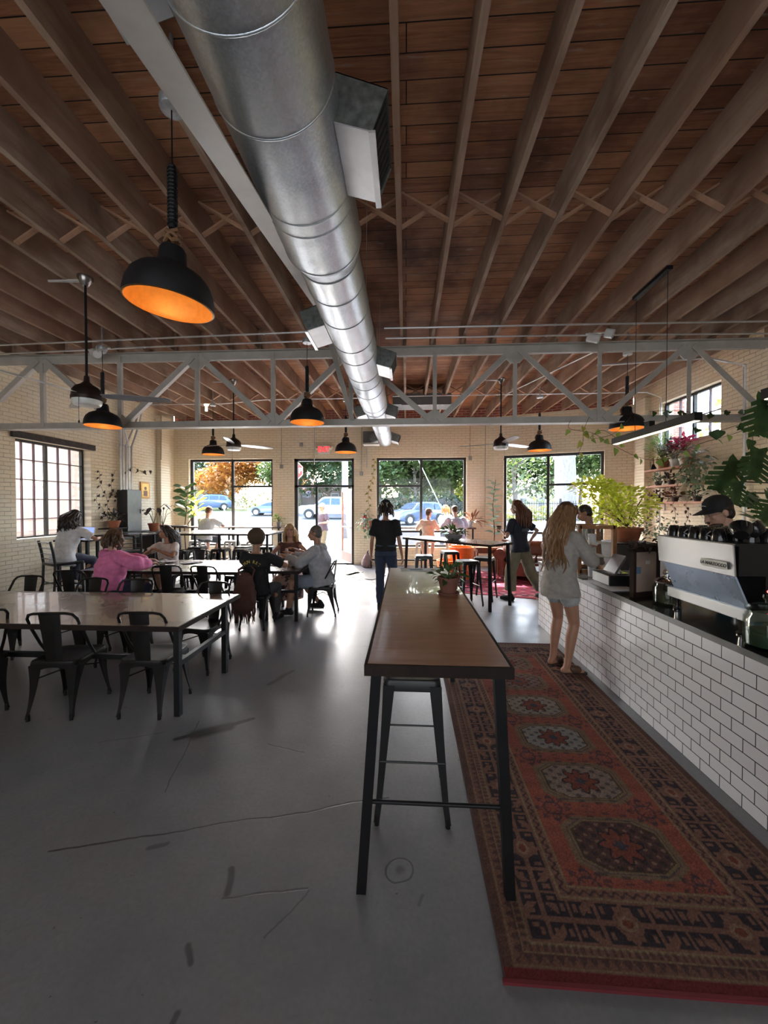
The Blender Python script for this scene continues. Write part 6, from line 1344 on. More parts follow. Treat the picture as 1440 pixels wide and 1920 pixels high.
# fiddle leaf fig
t = thing('fiddle_leaf_fig', 'fiddle leaf fig with big round leaves in the left front corner', 'potted plant', (-5.95, 10.1, 0)); pot(t, .2, .36, plain('grey_stoneware', (0, 0, 0))); b = MB(); b.tube([(0, 0, .3), (-.05, 0, 1.0), (.02, 0, 1.6), (.05, 0, 2.1)], [.018, .016, .012, .006], 8); b.tube([(0, 0, 1.1), (.3, -.1, 1.5), (.45, -.1, 1.9)], [.012, .01, .005], 6); b.build('trunk', STEMB, t)
rnd = random.Random(2); b = MB(); b2 = MB()
for k in range(22): a = k*2.4; z = 1.35+k*.04; leaf(b, (.0+.03*math.cos(a), .03*math.sin(a), z), (math.cos(a), math.sin(a)*.8-.2, .5), (0, -.7, 1), .30, .20, 'fiddle', .5)
for k in range(12): a = k*2.4; z = 1.35+k*.055; leaf(b2, (.36+.03*math.cos(a), -.1, z), (math.cos(a), math.sin(a)*.6, .6), (0, -.6, 1), .26, .13, 'fiddle', .3)
b.build('leaves', LDP, t, 60, recalc=False); b2.build('young_leaves', LCI, t, 60, recalc=False)
# rubber plant
t = thing('rubber_plant', 'tall slim rubber plant with oval leaves between the middle and right windows', 'potted plant', (2.22, 9.9, .0)); pot(t, .15, .26); b = MB(); b.tube([(0, 0, .2), (.03, 0, 1.0), (-.02, 0, 1.7), (.05, 0, 2.35)], [.014, .012, .010, .006], 7); b.build('trunk', STEMB, t); b = MB()
for k in range(26): a = k*2.4+.4; z = .95+k*.053; leaf(b, (0, 0, z), (math.cos(a), math.sin(a)*.7, .35), (0, -.4, 1), .24, .13, 'oval', .35)
b.build('leaves', LGY, t, 60, recalc=False)
plant('potted_plant', 'small green plant at the right end of the left window bar', (-3.53, 10.5, 1.101), .07, .13, potmat=plain('grey_stoneware', (0, 0, 0)), c=(0, 0, .22), r=(.13, .1, .09), n=40, L=.11, W=.05, mat=LPO, shape='oval', seed=14)
plant('potted_plant', 'red-leaved plant at the right end of the middle window bar', (1.72, 10.5, 1.101), .08, .16, potmat=plain('grey_stoneware', (0, 0, 0)), c=(.08, -.02, .2), r=(.2, .12, .10), n=36, L=.24, W=.05, mat=LBR, shape='strap', seed=15, droop=.9)
plant('potted_plant', 'leafy trailing plant in a terracotta pot at the left end of the middle window bar', (-.93, 10.5, 1.101), .10, .17, c=(-.14, -.03, .1), r=(.24, .16, .34), n=110, L=.11, W=.055, mat=LGY, shape='oval', seed=16, up=-.4)
vine('vine with yellowing leaves climbing the left side of the middle shop window', [(-1.0, 10.7, 1.5), (-1.05, 10.75, 2.0), (-.93, 10.78, 2.5), (-.88, 10.8, 3.0)], .07, .09, .06, LYE, 3)
# left wall plants
t = thing('metal_cabinet', 'grey metal cabinet with two potted plants on top near the electrical panel', 'cabinet', (-6.36, 9.55, 0)); b = MB(); b.bx(-.33, .33, -.36, .36, 0, 1.04); b.build('body', plain('cabinet_grey', (.22, .23, .24), .5, .2), t, 0); b = MB(); b.bx(-.33, .33, -.372, -.362, .04, 1.0); b.build('door', plain('cabinet_black', (.03, .03, .035), .4), t, 0)
def bigleaf_pot(lab, loc, pr, ph, n, L, seed):
    t = thing('potted_plant', lab, 'potted plant', loc); pot(t, pr, ph); rnd = random.Random(seed); b = MB(); s_ = MB()
    for k in range(n):
        a = k*2.2+rnd.random(); e = Vector((math.cos(a)*.28, math.sin(a)*.2, ph+.28+.25*rnd.random())); s_.tube([(0, 0, ph*.8), (e.x*.4, e.y*.4, e.z*.8), e], .006, 5); leaf(b, e, (math.cos(a), math.sin(a), -.6), (0, 0, 1), L, L*.42, 'oval', .6)
    s_.build('stalks', STEM, t); b.build('leaves', LPL, t, 60, recalc=False)
bigleaf_pot('terracotta pot with large drooping dark leaves on the grey metal cabinet', (-6.40, 9.42, 1.041), .13, .20, 6, .26, 1); bigleaf_pot('smaller terracotta pot right of the big one on the grey metal cabinet', (-6.38, 9.76, 1.041), .08, .14, 5, .12, 2)
t = thing('electrical_panel', 'tall grey electrical panel on the left wall with conduits above', 'electrical panel', (-6.73, 8.85, 0)); b = MB(); b.bx(.001, .24, -.24, .24, 1.08, 2.06); b.build('enclosure', plain('panel_side', (.04, .042, .045), .45), t, 0); b = MB(); b.bx(.24, .252, -.235, .235, 1.09, 2.05); b.build('panel_door', plain('panel_grey', (.16, .175, .19), .4, .2), t, 0); b = MB(); b.bx(.252, .262, .18, .2, 1.5, 1.6); b.build('latch', BLACK, t, 0)
b = MB(); b.bx(-6.73, -6.58, 8.5, 9.6, .90, 1.06); tag(b.build('cable_trough', plain('trough_grey', (.22, .24, .25), .35, .5, .3, 9), smooth=0), 'horizontal grey cable trough under the electrical panel', 'cable trough')
b = MB(); b.rbox((-6.69, 9.22, 1.52), (.08, .16, .26), .01); tag(b.build('switch_box', plain('trough_grey', (0, 0, 0)), None, 30), 'small grey switch box right of the electrical panel', 'switch box')
t = thing('icon_picture', 'small gold framed picture of a figure hanging on the left wall', 'picture', (-6.73, 9.55, 2.08)); b = MB(); b.bx(.001, .03, -.17, .17, -.21, .21); b.build('frame', plain('gilt_frame', (.45, .20, .04), .4, .3), t, 0); b = MB(); b.bx(.03, .033, -.13, .13, -.17, .17); b.build('gold_ground', plain('gold_ground', (.75, .45, .10), .4, .3, .25, 20), t, 0); b = MB(); b.lathe([(0, 0), (.045, 0), (.045, .003), (0, .003)], (.034, 0, .05), 20, axis=(1, 0, 0)); b.rbox((.034, 0, -.08), (.003, .14, .14), .001); b.build('painted_figure', plain('figure_brown', (.20, .07, .03), .5), t, 0)
t = thing('wall_shelf', 'small dark shelf holding a terracotta pot left of the electrical panel', 'shelf', (-6.58, 8.28, 1.18)); b = MB(); b.bx(-.14, .14, -.25, .3, -.015, .01); b.build('board', EDGE, t, 0); b = MB(); b.bar((-.13, 0, -.15), (.1, 0, -.02), .02, .02); b.build('bracket', BLACK, t, 0)
t = plant('potted_plant', 'terracotta pot of trailing dark leaves left of the electrical panel', (-6.57, 8.30, 1.191), .13, .16, c=(.06, -.05, .25), r=(.08, .28, .14), n=60, L=.09, W=.06, mat=LPL, shape='heart', seed=18)
for k, (y0, z0, y1, z1) in enumerate(((8.25, 1.4, 8.05, 2.45), (8.4, 1.3, 8.5, 2.5), (8.1, 1.35, 7.98, 1.95), (8.3, 1.9, 8.5, 2.0))): vine(('dark-leaved vine climbing the left wall beside the window', 'dark-leaved vine climbing next to the grey conduits', 'short dark-leaved vine at the edge of the left window', 'sideways runner of the dark vine between window and panel')[k], [(XL+.05, y0, z0), (XL+.05, (y0+y1)/2+.1, (z0*.6+z1*.4)), (XL+.05, (y0+y1)/2-.08, z0*.3+z1*.7), (XL+.05, y1, z1)], .085, .08, .065, LPL, 20+k)
vine('dark-leaved runner crossing above the gold picture', [(XL+.1, 8.7, 2.4), (XL+.12, 8.95, 2.62), (XL+.1, 9.3, 2.55), (XL+.08, 9.7, 2.62)], .13, .09, .065, LPL, 29)
# right wall shelves
SHW = m_wood('shelf_pine', (.42, .17, .09), (.58, .27, .15), (9, 1, 1), .6, 0)
for k, (z, y0, y1) in enumerate(((2.44, 7.55, 8.8), (2.09, 7.0, 8.8), (1.75, 7.0, 8.8))):
    t = thing('wall_shelf', ('top', 'middle', 'bottom')[k]+' pine shelf of plants on the right wall', 'shelf', (XR-.13, (y0+y1)/2, z)); L_ = (y1-y0)/2; b = MB(); b.bx(-.13, .129, -L_, L_, -.018, .018); b.build('board', SHW, t, 0)
    for q in (-L_+.18, L_-.3): b = MB(); b.bx(-.1, .12, q-.012, q+.012, -.03, -.018); b.bx(.11, .129, q-.012, q+.012, -.16, -.018); b.build('bracket', WHITEP, t, 0)
sx = XR-.14
plant('potted_plant', 'feathery green fern in a terracotta pot at the left of the top shelf', (sx, 8.35, 2.459), .12, .2, c=(-.08, 0, .46), r=(.14, .40, .26), n=420, L=.10, W=.014, mat=LPO, shape='lance', seed=31, stems=20)
plant('potted_plant', 'plum-leaved plant hanging over the pot at the middle of the top shelf', (sx, 8.0, 2.459), .10, .16, potmat=plain('white_ceramic', (.7, .7, .66), .3), c=(-.08, 0, .3), r=(.12, .3, .24), n=90, L=.10, W=.06, mat=LPL, shape='heart', seed=32)
plant('potted_plant', 'crimson-leaved plant in front of the high window', (sx, 7.75, 2.459), .09, .14, potmat=plain('white_ceramic', (0, 0, 0)), c=(-.08, -.05, .42), r=(.12, .26, .14), n=80, L=.12, W=.07, mat=LRE, shape='oval', seed=33)
plant('potted_plant', 'large trailing light green plant spilling off the right end of the top shelf', (sx-.03, 7.62, 2.459), .09, .14, c=(-.14, -.35, -.08), r=(.16, .42, .42), n=190, L=.10, W=.07, mat=LGY, shape='heart', seed=34, up=-.5)
t = thing('watering_can', 'small dark long-spouted watering can at the left end of the top shelf', 'watering can', (sx, 8.68, 2.459)); b = MB(); b.lathe([(0, 0), (.05, 0), (.06, .04), (.03, .1), (.02, .13), (0, .13)], n=16); b.build('body', BLACK, t); b = MB(); b.tube([(0, .05, .03), (0, .10, .06), (0, .10, .16), (0, .12, .2)], .006, 6); b.tube([(0, -.02, .1), (0, 0, .22), (.0, .01, .26)], .008, 6); b.build('spout', BLACK, t)
for k, (y, z, m_, lab, L_) in enumerate(((8.5, 2.109, LGY, 'grey leafy plant at the left of the middle shelf', .08), (8.1, 2.109, LPL, 'dark plum rosettes at the centre of the middle shelf', .07), (7.6, 2.109, LDP, 'dark green low plant at the right of the middle shelf', .07), (8.45, 1.769, LPL, 'dark trailing plant at the left of the bottom shelf', .07), (8.0, 1.769, LBR, 'dried brown leaves in a pot at the centre of the bottom shelf', .10), (7.4, 1.769, LDP, 'dark trailing plant at the right of the bottom shelf', .07))):
    t = thing('potted_plant', lab, 'potted plant', (sx, y, z)); pot(t, .07, .09, plain('dark_pot', (.08, .05, .04), .6)); bush(t, c=(-.04, 0, .14), r=(.08, .22, .10), n=60, L=L_, W=L_*.6, mat=m_, shape='oval', seed=40+k)
for k, (y, z0, dz) in enumerate(((8.6, 1.75, .42), (8.25, 1.75, .55), (7.8, 1.75, .4), (7.45, 1.75, .38), (8.6, 2.09, .32), (7.3, 2.09, .3))): vine('strand of small dark leaves hanging from the '+('bottom' if z0 < 2 else 'middle')+' shelf, '+('leftmost', 'second from left', 'third from left', 'rightmost', 'left end', 'right end')[k], [(sx-.12, y, z0+.04), (sx-.15, y+.03, z0-.05), (sx-.14, y-.04, z0-dz*.6), (sx-.13, y+.05, z0-dz)], .06, .07, .04, LPL, 50+k, 'oval')
# pothos along the truss and over the counter
VY = 5.86
def px(x, y, Y=VY): return ((x-761)/721*Y, Y, 1.7+(947-y)*Y/721)
vine('long pothos vine sagging under the truss from the right window towards the shelves', [(2.43, VY, 2.95), (2.42, VY, 2.83), (2.75, VY, 2.76), (2.98, VY, 2.62), (3.32, VY, 2.44), (3.62, VY, 2.36), (3.95, VY, 2.46), (4.35, VY, 2.62), (4.7, VY, 2.72), (5.2, VY, 2.9)], .19, .11, .085, LPO, 61, out=.05)
vine('yellowing pothos strand dangling at the left above the right window', [(2.70, VY, 3.0), (2.62, VY, 2.8), (2.60, VY-.02, 2.62), (2.50, VY-.04, 2.40)], .13, .12, .08, LYE, 62)
vine('pothos strand looping down from the truss beside the dome lamp', [(3.3, VY, 3.0), (3.05, VY, 2.75), (2.72, VY, 2.68), (2.9, VY, 2.8), (3.2, VY, 2.6)], .17, .10, .08, LPO, 63)
vine('leafy pothos lying along the truss chord in front of the high window', [(3.55, VY, 3.07), (4.0, VY+.02, 3.08), (4.3, VY, 3.02), (4.7, VY, 3.07), (5.1, VY, 3.06)], .08, .10, .08, LDP, 64)
vine('pothos strand with large round leaves hanging in front of the high window', [(4.15, VY, 2.85), (4.5, VY, 2.78), (4.9, VY, 2.86), (5.0, VY, 2.55), (4.85, VY, 2.3), (4.7, VY, 2.15)], .12, .13, .11, LDP, 65)
# monstera behind the counter
def monstera(b, p, d, nrm, L):
    p = Vector(p); d = Vector(d).normalized(); a = d.cross(Vector(nrm)).normalized(); n_ = a.cross(d)
    for s_ in (-1, 1):
        nl = 6
        for k in range(nl):
            u0, u1 = k/nl, (k+.86)/nl; w = math.sin(PI*min(1, (.16+.84*(1-abs(u0-.42)*1.35))))*.0+(1-((u0-.38)/.66)**2)*.46*L; w = max(w, .06*L)
            r0, r1 = p+d*(u0*L), p+d*(min(1, u1)*L); out = a*s_*w+d*w*.45-Vector((0, 0, 1))*w*.12; o2 = out*.62+n_*.01
            r2 = p+d*min(L, (k+1)/nl*L); b.add([r0, r2, r2+o2*.62, r0+o2*.62], [(0, 1, 2, 3)]); b.add([r0+o2*.60, r1+o2*.60, r1+out*.93-d*.015*L, r0+out*1.0+d*.012*L], [(0, 1, 2, 3)])
        b.add([p, p+d*L, p+d*L+a*s_*.03*L, p+a*s_*.22*L, p-d*.12*L+a*s_*.2*L], [(0, 1, 2, 3), (0, 3, 4)])
t = thing('monstera', 'large monstera with split leaves arching in from the right edge behind the barista', 'potted plant', (4.95, 4.7, .921)); pot(t, .2, .34); b = MB(); s_ = MB()
for (x, y, Y, dd, L_) in ((1399, 755, 4.6, (-.25, -.1, -1), .46), (1352, 868, 4.7, (-.55, 0, -.8), .42), (1386, 848, 4.4, (-.35, -.2, -1), .36), (1352, 905, 4.3, (-.3, -.2, -1), .26), (1375, 925, 4.4, (-.2, -.3, -.6), .2), (1425, 935, 4.0, (-.6, -.2, -.5), .34), (1408, 775, 4.5, (.2, -.2, 1), .2)):
    p = Vector(px(x, y, Y))-Vector((4.95, 4.7, .921)); q0 = Vector((random.uniform(-.05, .05), 0, .3)); s_.tube([q0, Vector((-.1, 0, p.z*.55)), Vector((p.x*.35, p.y*.4, p.z*.95+.03)), p], [.016, .013, .010, .007], 6); monstera(b, p, dd, (-.2, -1, .35), L_)
s_.build('stalks', plain('dark_stalk', (.05, .05, .03), .6), t); b.build('split_leaves', LDP, t, 0, recalc=False)
t = thing('potted_plant', 'grey-leaved bushy plant low at the right edge behind the barista', 'potted plant', (3.95, 4.2, .0)); b = MB(); b.rbox((0, 0, .5), (.3, .3, 1.0), .02); b.build('stand', plain('dark_cabinet', (0, 0, 0)), t, 30)
b = MB(); b.lathe([(0, 1.0), (.12, 1.0), (.15, 1.2), (0, 1.2)], n=20); b.build('pot', TERRA, t); bush(t, c=(-.1, 0, 1.52), r=(.3, .25, .28), n=80, L=.2, W=.06, mat=LGY, shape='lance', seed=71)
# ------------------------------------------------------------------ things on and around the counter
SS = plain('brushed_stainless', (.42, .42, .41), .3, .85, .02, 2, stretch=(1, 3, 3)); CHR = plain('chrome', (.7, .7, .72), .1, 1.); CZ = .901
t = thing('espresso_machine', 'stainless steel espresso machine with a name badge, standing on the counter', 'espresso machine', (2.27, 2.78, CZ)); y0, y1 = -.355, .355
b = MB(); b.bx(-.27, .30, y0, y1, .37, .55); b.build('upper_body', plain('machine_black', (.02, .02, .022), .3, .3), t, 0)
b = MB(); b.ext([(-.275, y0+.004, .365), (-.275, y1-.004, .365), (-.29, y1-.004, .56), (-.29, y0+.004, .56)], (-.012, 0, 0)); o = b.build('back_panel', SS, t, 0); fillet(o)
b = MB(); b.ext([(-.27, y0+.03, .365), (-.27, y1-.03, .365), (-.20, y1-.05, .165), (-.20, y0+.01, .165)], (.012, 0, 0)); b.build('splash_panel', plain('steel_painted_reflection', (.50, .62, .82), .28, .5, .03), t, 0)  # light-blue reflection painted into the steel's base colour
b = MB(); b.bx(-.23, .28, y0+.0, y1-.02, .095, .165); o = b.build('drip_base', SS, t, 0); fillet(o)
b = MB(); b.bx(-.06, .28, y0+.06, y1-.06, .16, .38); b.build('group_housing', plain('machine_black', (0, 0, 0)), t, 0)
for x in (-.19, .23):
    for y in (y0+.07, y1-.07): b = MB(); b.lathe([(0, 0), (.026, 0), (.028, .008), (.014, .02), (.017, .06), (.024, .1), (0, .1)], (x, y, 0), 18); b.build('foot', CHR, t)
b = MB(); b.bx(-.29, .30, y0, y1, .55, .565); b.build('cup_tray', plain('machine_black', (0, 0, 0)), t, 0)
b = MB(); b.ext([(-.298, -.31, .40), (-.298, -.11, .40), (-.3035, -.11, .448), (-.3035, -.31, .448)], (-.006, 0, 0)); o = b.build('badge', plain('badge_white', (.75, .74, .70), .35), t, 0); fillet(o, .001)
M = Matrix(((0, .08, -1, -.3085), (-1, 0, 0, -.21), (0, 1, 0, .424), (0, 0, 0, 1))); text('LA MARZOCCO', .029, BLACK, 'badge_lettering', t, .001, M, bold=.0006)
b = MB(); b.ell((-.1, y0-.002, .28), (.008, .004, .008), 10, 6); b.build('red_indicator', m_emit('red_led', (1, .05, .05), 4), t)
def cup(b, c, r=.042, h=.06, up=False):
    s_ = 1 if up else -1; z0 = 0 if up else h; b.lathe([(0, z0), (r*.6, z0), (r*.85, z0+s_*h*.3), (r, z0+s_*h*.75), (r, z0+s_*h), (r*.92, z0+s_*h), (r*.8, z0+s_*h*.4), (0, z0+s_*h*.12)], c, 18); b.tube([(c[0]-r*.9, c[1], c[2]+h*.3), (c[0]-r*1.45, c[1], c[2]+h*.45), (c[0]-r*.95, c[1], c[2]+h*.75)], .005, 5)
rnd = random.Random(4); CUPM = plain('black_glaze', (.012, .012, .013), .15)
first = MB(); cup(first, (0, 0, 0), .044, .08); c0 = first.build('coffee_cup', CUPM); tag(c0, 'black coffee cup upside down on top of the espresso machine', 'cup', 'upturned black cups on the espresso machine'); k = 0
for i in range(6):
    for j in range(4):
        if i in (0,) and j == 0: continue
        for lv in range(1):
            o = c0 if k == 0 else c0.copy()
            if k: COL.objects.link(o)
            o.location = (2.04+j*.105, 2.52+i*.105, CZ+.567+lv*.062); o.rotation_euler = (0, 0, rnd.uniform(-1, 1)); k += 1
for x, y, a, l in ((2.04, 2.46, .9, 'large black cup lying tilted at the near corner of the machine top'), (2.17, 2.48, -.8, 'large black cup lying tilted second from the near corner of the machine top')):
    b = MB(); cup(b, (0, 0, 0), .06, .075, True); o = b.build('large_cup', CUPM); o.location = (x, y, CZ+.615); o.rotation_euler = (0, a, a); tag(o, l, 'cup')
GLJ = m_glass('jar_glass', (.86, .92, .90), .25, .03); GREENF = plain('jar_greens', (.03, .05, .02), .8, 0, .5, 25)
def jar(lab, x, y, r, h, fill, lidm):
    t = thing('glass_jar', lab, 'jar', (x, y, CZ)); b = MB(); b.lathe([(0, .002), (r*.9, .002), (r, .02), (r, h*.8), (r*.86, h*.9), (r*.86, h), (r*.83, h), (r*.83, h*.9), (r*.96, h*.79), (r*.96, .02), (0, .012)], n=36); b.build('jar_body', GLJ, t, 50)
    b = MB(); b.lathe([(0, h), (r*.92, h), (r*.94, h+.012), (r*.6, h+.035), (r*.15, h+.042), (r*.15, h+.055), (r*.26, h+.07), (r*.26, h+.085), (0, h+.095)], n=30); b.build('lid', lidm, t, 50)
    if fill: b = MB(); b.lathe([(0, .015), (r*.93, .02), (r*.93, h*.45), (r*.5, h*.52), (0, h*.5)], n=24); b.build('contents', fill, t, 50)
jar('big glass jar with a knobbed lid at the right edge of the counter', 2.02, 2.25, .108, .21, GREENF, GLJ)
jar('round glass jar with metal lid between the framed notice and espresso machine', 2.12, 3.24, .10, .17, plain('jar_beans', (.10, .07, .04), .7), CHR); jar('second glass jar with a metal lid, closer to the framed notice', 2.27, 3.42, .075, .16, plain('jar_beans', (0, 0, 0)), CHR)
# framed menu board with dried plant
a_, c_ = Vector((1.955, 3.44, CZ)), Vector((2.25, 3.56, CZ)); d_ = (c_-a_).normalized(); t = thing('framed_menu', 'dark framed tan notice standing on the counter with a dried plant on top', 'framed notice', tuple((a_+c_)/2), math.atan2(d_.y, d_.x)); L_ = (c_-a_).length/2
b = MB(); b.bx(-L_, -L_+.03, -.02, .02, 0, .42); b.bx(L_-.03, L_, -.02, .02, 0, .42); b.bx(-L_, L_, -.02, .02, 0, .04); b.bx(-L_, L_, -.02, .02, .39, .42); b.build('frame', plain('dark_frame_wood', (.03, .015, .012), .4), t, 0)
b = MB(); b.bx(-L_+.03, L_-.03, -.005, .005, .04, .39); b.build('tan_board', plain('tan_board', (.42, .30, .24), .7), t, 0); b = MB(); b.bx(-L_+.04, -L_+.10, -.008, -.005, .20, .26); b.build('blue_sticker', plain('blue_sticker', (.12, .2, .3), .5), t, 0); b = MB(); b.bx(.0, .05, -.008, -.005, .28, .31); b.build('pale_sticker', plain('pale_sticker', (.6, .55, .5), .5), t, 0)
t = thing('dried_plant', 'dark spiky dried plant draped over the framed notice on the counter', 'plant', (2.10, 3.51, CZ+.422)); rnd = random.Random(6); b = MB()
for k in range(46): a = rnd.random()*2*PI; leaf(b, (rnd.uniform(-.12, .12), rnd.uniform(-.1, .1), rnd.uniform(.0, .06)), (math.cos(a), math.sin(a), rnd.uniform(.0, .9)), (0, 0, 1), .15, .022, 'strap', 1.3)
b.build('leaves', plain('dried_dark_leaf', (.03, .02, .018), .7), t, 60, recalc=False); b = MB(); b.ell((0, 0, .012), (.10, .07, .02), 14, 8); b.build('root_mat', SOIL, t)
# till and tablet
t = thing('cash_drawer', 'black and white cash drawer on the counter in front of the customer', 'cash drawer', (2.16, 4.02, CZ)); b = MB(); b.rbox((0, 0, .06), (.36, .34, .10), .01); b.build('case', BLACK, t, 30); b = MB(); b.bx(-.185, -.181, -.16, .16, .015, .105); b.build('white_front', plain('white_plastic', (0, 0, 0)), t, 0)
b = MB(); b.box((2.02, 3.93, CZ+.003), (.26, .5, .005), rz=.05); tag(b.build('paper_sheet', plain('white_paper', (.7, .7, .72), .7), smooth=0), 'white sheets lying under the cash drawer on the counter edge', 'paper')
t = thing('tablet_stand', 'silver tablet on a tilted stand on top of the cash drawer', 'tablet', (2.10, 3.98, CZ+.112)); b = MB(); b.box((0, 0, .10), (.02, .22, .20), ry=.55); b.build('tablet', plain('tablet_silver', (.25, .25, .26), .25, .6), t, 0); b = MB(); b.rbox((.03, 0, .006), (.14, .14, .012), .02); b.bar((.05, 0, .01), (.0, 0, .09), .05, .012); b.build('stand', CHR, t, 30)
t = thing('laptop', 'grey open laptop lid behind the counter by the citrus tree', 'laptop', (2.36, 4.25, CZ)); b = MB(); b.rbox((0, 0, .008), (.22, .32, .014), .01); b.build('base', plain('laptop_grey', (.10, .105, .12), .35, .5), t, 30); b = MB(); b.box((.13, 0, .12), (.008, .32, .23), ry=.25); b.build('screen_lid', plain('laptop_grey', (0, 0, 0)), t, 0)
t = thing('pastry_case', 'small wood-framed glass display case at the far end of the counter', 'display case', (2.24, 4.85, CZ)); WF = m_wood('oak_frame', (.30, .14, .05), (.42, .21, .09), (3, 3, 3), .5, .1); b = MB()
for x in (-.2, .2):
    for y in (-.2, .2): b.bx(x-.022, x+.022, y-.022, y+.022, 0, .56)
for z in (.02, .54):
    for y in (-.2, .2): b.bx(-.2, .2, y-.022, y+.022, z-.02, z+.02)
    for x in (-.2, .2): b.bx(x-.022, x+.022, -.2, .2, z-.02, z+.02)
b.build('frame', WF, t, 0); b = MB(); b.bx(-.19, .19, -.19, -.185, .03, .53); b.bx(-.19, -.185, -.18, .18, .03, .53); b.build('glass', GLASS, t, 0); b = MB(); b.bx(-.18, .18, -.18, .18, .18, .19); b.bx(-.18, .18, -.18, .18, .34, .35); b.build('glass_shelves', WHITEP, t, 0)
b = MB(); 
for k in range(18): b.lathe([(.036, .0), (.042, .095), (.044, .098), (.044, .104), (.041, .104)], (0, 0, k*.022), 20)
o = b.build('paper_cup_stack', plain('paper_cup_white', (.72, .72, .74), .6)); o.location = (2.08, 4.42, CZ); tag(o, 'tall stack of white paper cups behind the customer’s arm', 'cup stack')
t = thing('condiment_tray', 'dark wooden tray at the far left corner of the counter', 'tray', (2.06, 5.3, CZ)); b = MB(); b.rbox((0, 0, .02), (.28, .38, .04), .01); b.build('tray', EDGE, t, 30); b = MB(); b.lathe([(0, .04), (.035, .04), (.035, .12), (0, .12)], (.03, .05, 0), 16); b.build('jug', CHR, t)
# table things
t = thing('open_laptop', 'open laptop with a bluish screen on the small table under the left window', 'laptop', (-5.93, 6.72, 1.071), -.15); b = MB(); b.rbox((0, -.03, .008), (.32, .22, .014), .01); b.build('base', plain('laptop_silver', (.45, .46, .48), .35, .6), t, 30); b = MB(); b.box((0, .10, .115), (.32, .007, .22), rx=-.2); b.build('screen_back', plain('laptop_silver', (0, 0, 0)), t, 0); b = MB(); b.box((0, .094, .115), (.30, .003, .20), rx=-.2); b.build('screen', m_emit('screen_blue', (.25, .33, .75), .55), t, 0)
t = thing('iced_drink', 'clear plastic cup of dark iced coffee on the middle table', 'cup', (-3.62, 5.52, .751)); b = MB(); b.lathe([(.03, 0), (.042, .11)], n=18); b.lathe([(.044, .11), (.04, .125), (.02, .15), (0, .155)], n=18); b.build('plastic_cup', GLJ, t); b = MB(); b.lathe([(0, .004), (.029, .004), (.037, .075), (0, .075)], n=18); b.build('drink', plain('iced_coffee', (.16, .06, .03), .2), t)
for x, y, r, l in ((-3.75, 5.75, .3, 'crumpled white paper and wrappers in front of the pink hoodie'), (-4.0, 6.2, -.4, 'white paper under the hands of the person in the white blouse'), (-3.5, 6.1, .8, 'small white napkin near the iced drink')):
    b = MB(); n_ = 8; vs = [((i/n_-.5)*.3, (j/n_-.5)*.22, .012+.02*noise.noise(Vector((i*.6+x, j*.6, r)))) for j in range(n_+1) for i in range(n_+1)]; b.add(vs, [(j*(n_+1)+i, j*(n_+1)+i+1, (j+1)*(n_+1)+i+1, (j+1)*(n_+1)+i) for j in range(n_) for i in range(n_)]); o = b.build('crumpled_paper', plain('white_paper', (0, 0, 0)), None, 0); o.location = (x, y, .752); o.rotation_euler = (0, 0, r); m = o.modifiers.new('t', 'SOLIDIFY'); m.thickness = .002; tag(o, l, 'paper')
t = thing('open_book', 'large open book on the small table between the three talkers', 'book', (-1.98, 6.02, .752), .1); b = MB()
for s_ in (-1, 1): b.loft([[(s_*x, y, z) for y in (-.12, .12)]+[(s_*x, y, 0) for y in (.12, -.12)] for x, z in ((.002, .022), (.04, .03), (.1, .026), (.17, .012))])
b.build('pages', plain('white_paper', (0, 0, 0)), t, 0); b = MB(); b.bx(-.18, .18, -.125, .125, -.001, .002); b.build('cover', BLACK, t, 0)
for x, y, h, c, l in ((-2.05, 5.62, .09, (.02, .02, .02), 'black cup by the black T-shirt sitter'), (-1.66, 5.75, .06, (.35, .2, .1), 'small brown cup at the edge of the small table'), (-1.8, 5.85, .05, (.7, .7, .68), 'small white pot on the small table')): b = MB(); b.lathe([(0, 0), (.03, 0), (.038, h), (.034, h), (.028, .01), (0, .01)], n=18); o = b.build('cup', plain('cup_'+l[:5].strip().replace(' ', '_'), c, .4)); o.location = (x, y, .751); tag(o, l, 'cup')
b = MB(); b.lathe([(0, 0), (.035, 0), (.035, .16), (.025, .19), (.025, .22), (0, .22)], n=18); o = b.build('water_bottle', plain('bottle_pink_grey', (.45, .35, .33), .4)); o.location = (-2.0, 6.35, .751); tag(o, 'pale pinkish bottle on the small table beside the knit hat', 'bottle')
# fringe bag, backpack, extinguisher
t = thing('fringed_bag', 'brown fringed bag hanging from the chair of the person in black', 'bag', (-2.13, 4.97, 0)); b = MB(); limb(b, [(0, 0, .70), (0, -.02, .55), (0, -.03, .42)], [.11, .15, .16]); me = remesh(b, .014, 4, .012, 10); bl = link('bag_body', me, cloth('brown_suede', (.10, .045, .035)), t, 60); b = MB(); rnd = random.Random(3)
for k in range(34): x = -.15+.3*k/33; b.tube([(x, -.04+rnd.uniform(-.06, .06), .42), (x+rnd.uniform(-.02, .02), -.05, .3), (x+rnd.uniform(-.03, .03), -.03, rnd.uniform(.12, .25))], [.009, .008, .003], 5)
b.build('fringe', cloth('brown_suede', (0, 0, 0)), t); b = MB(); b.tube([(-.08, 0, .68), (-.1, .03, .84), (-.05, .07, .88)], .013, 6); b.tube([(.08, 0, .68), (.12, .03, .84), (.06, .07, .88)], .013, 6); b.build('straps', cloth('brown_suede', (0, 0, 0)), t)
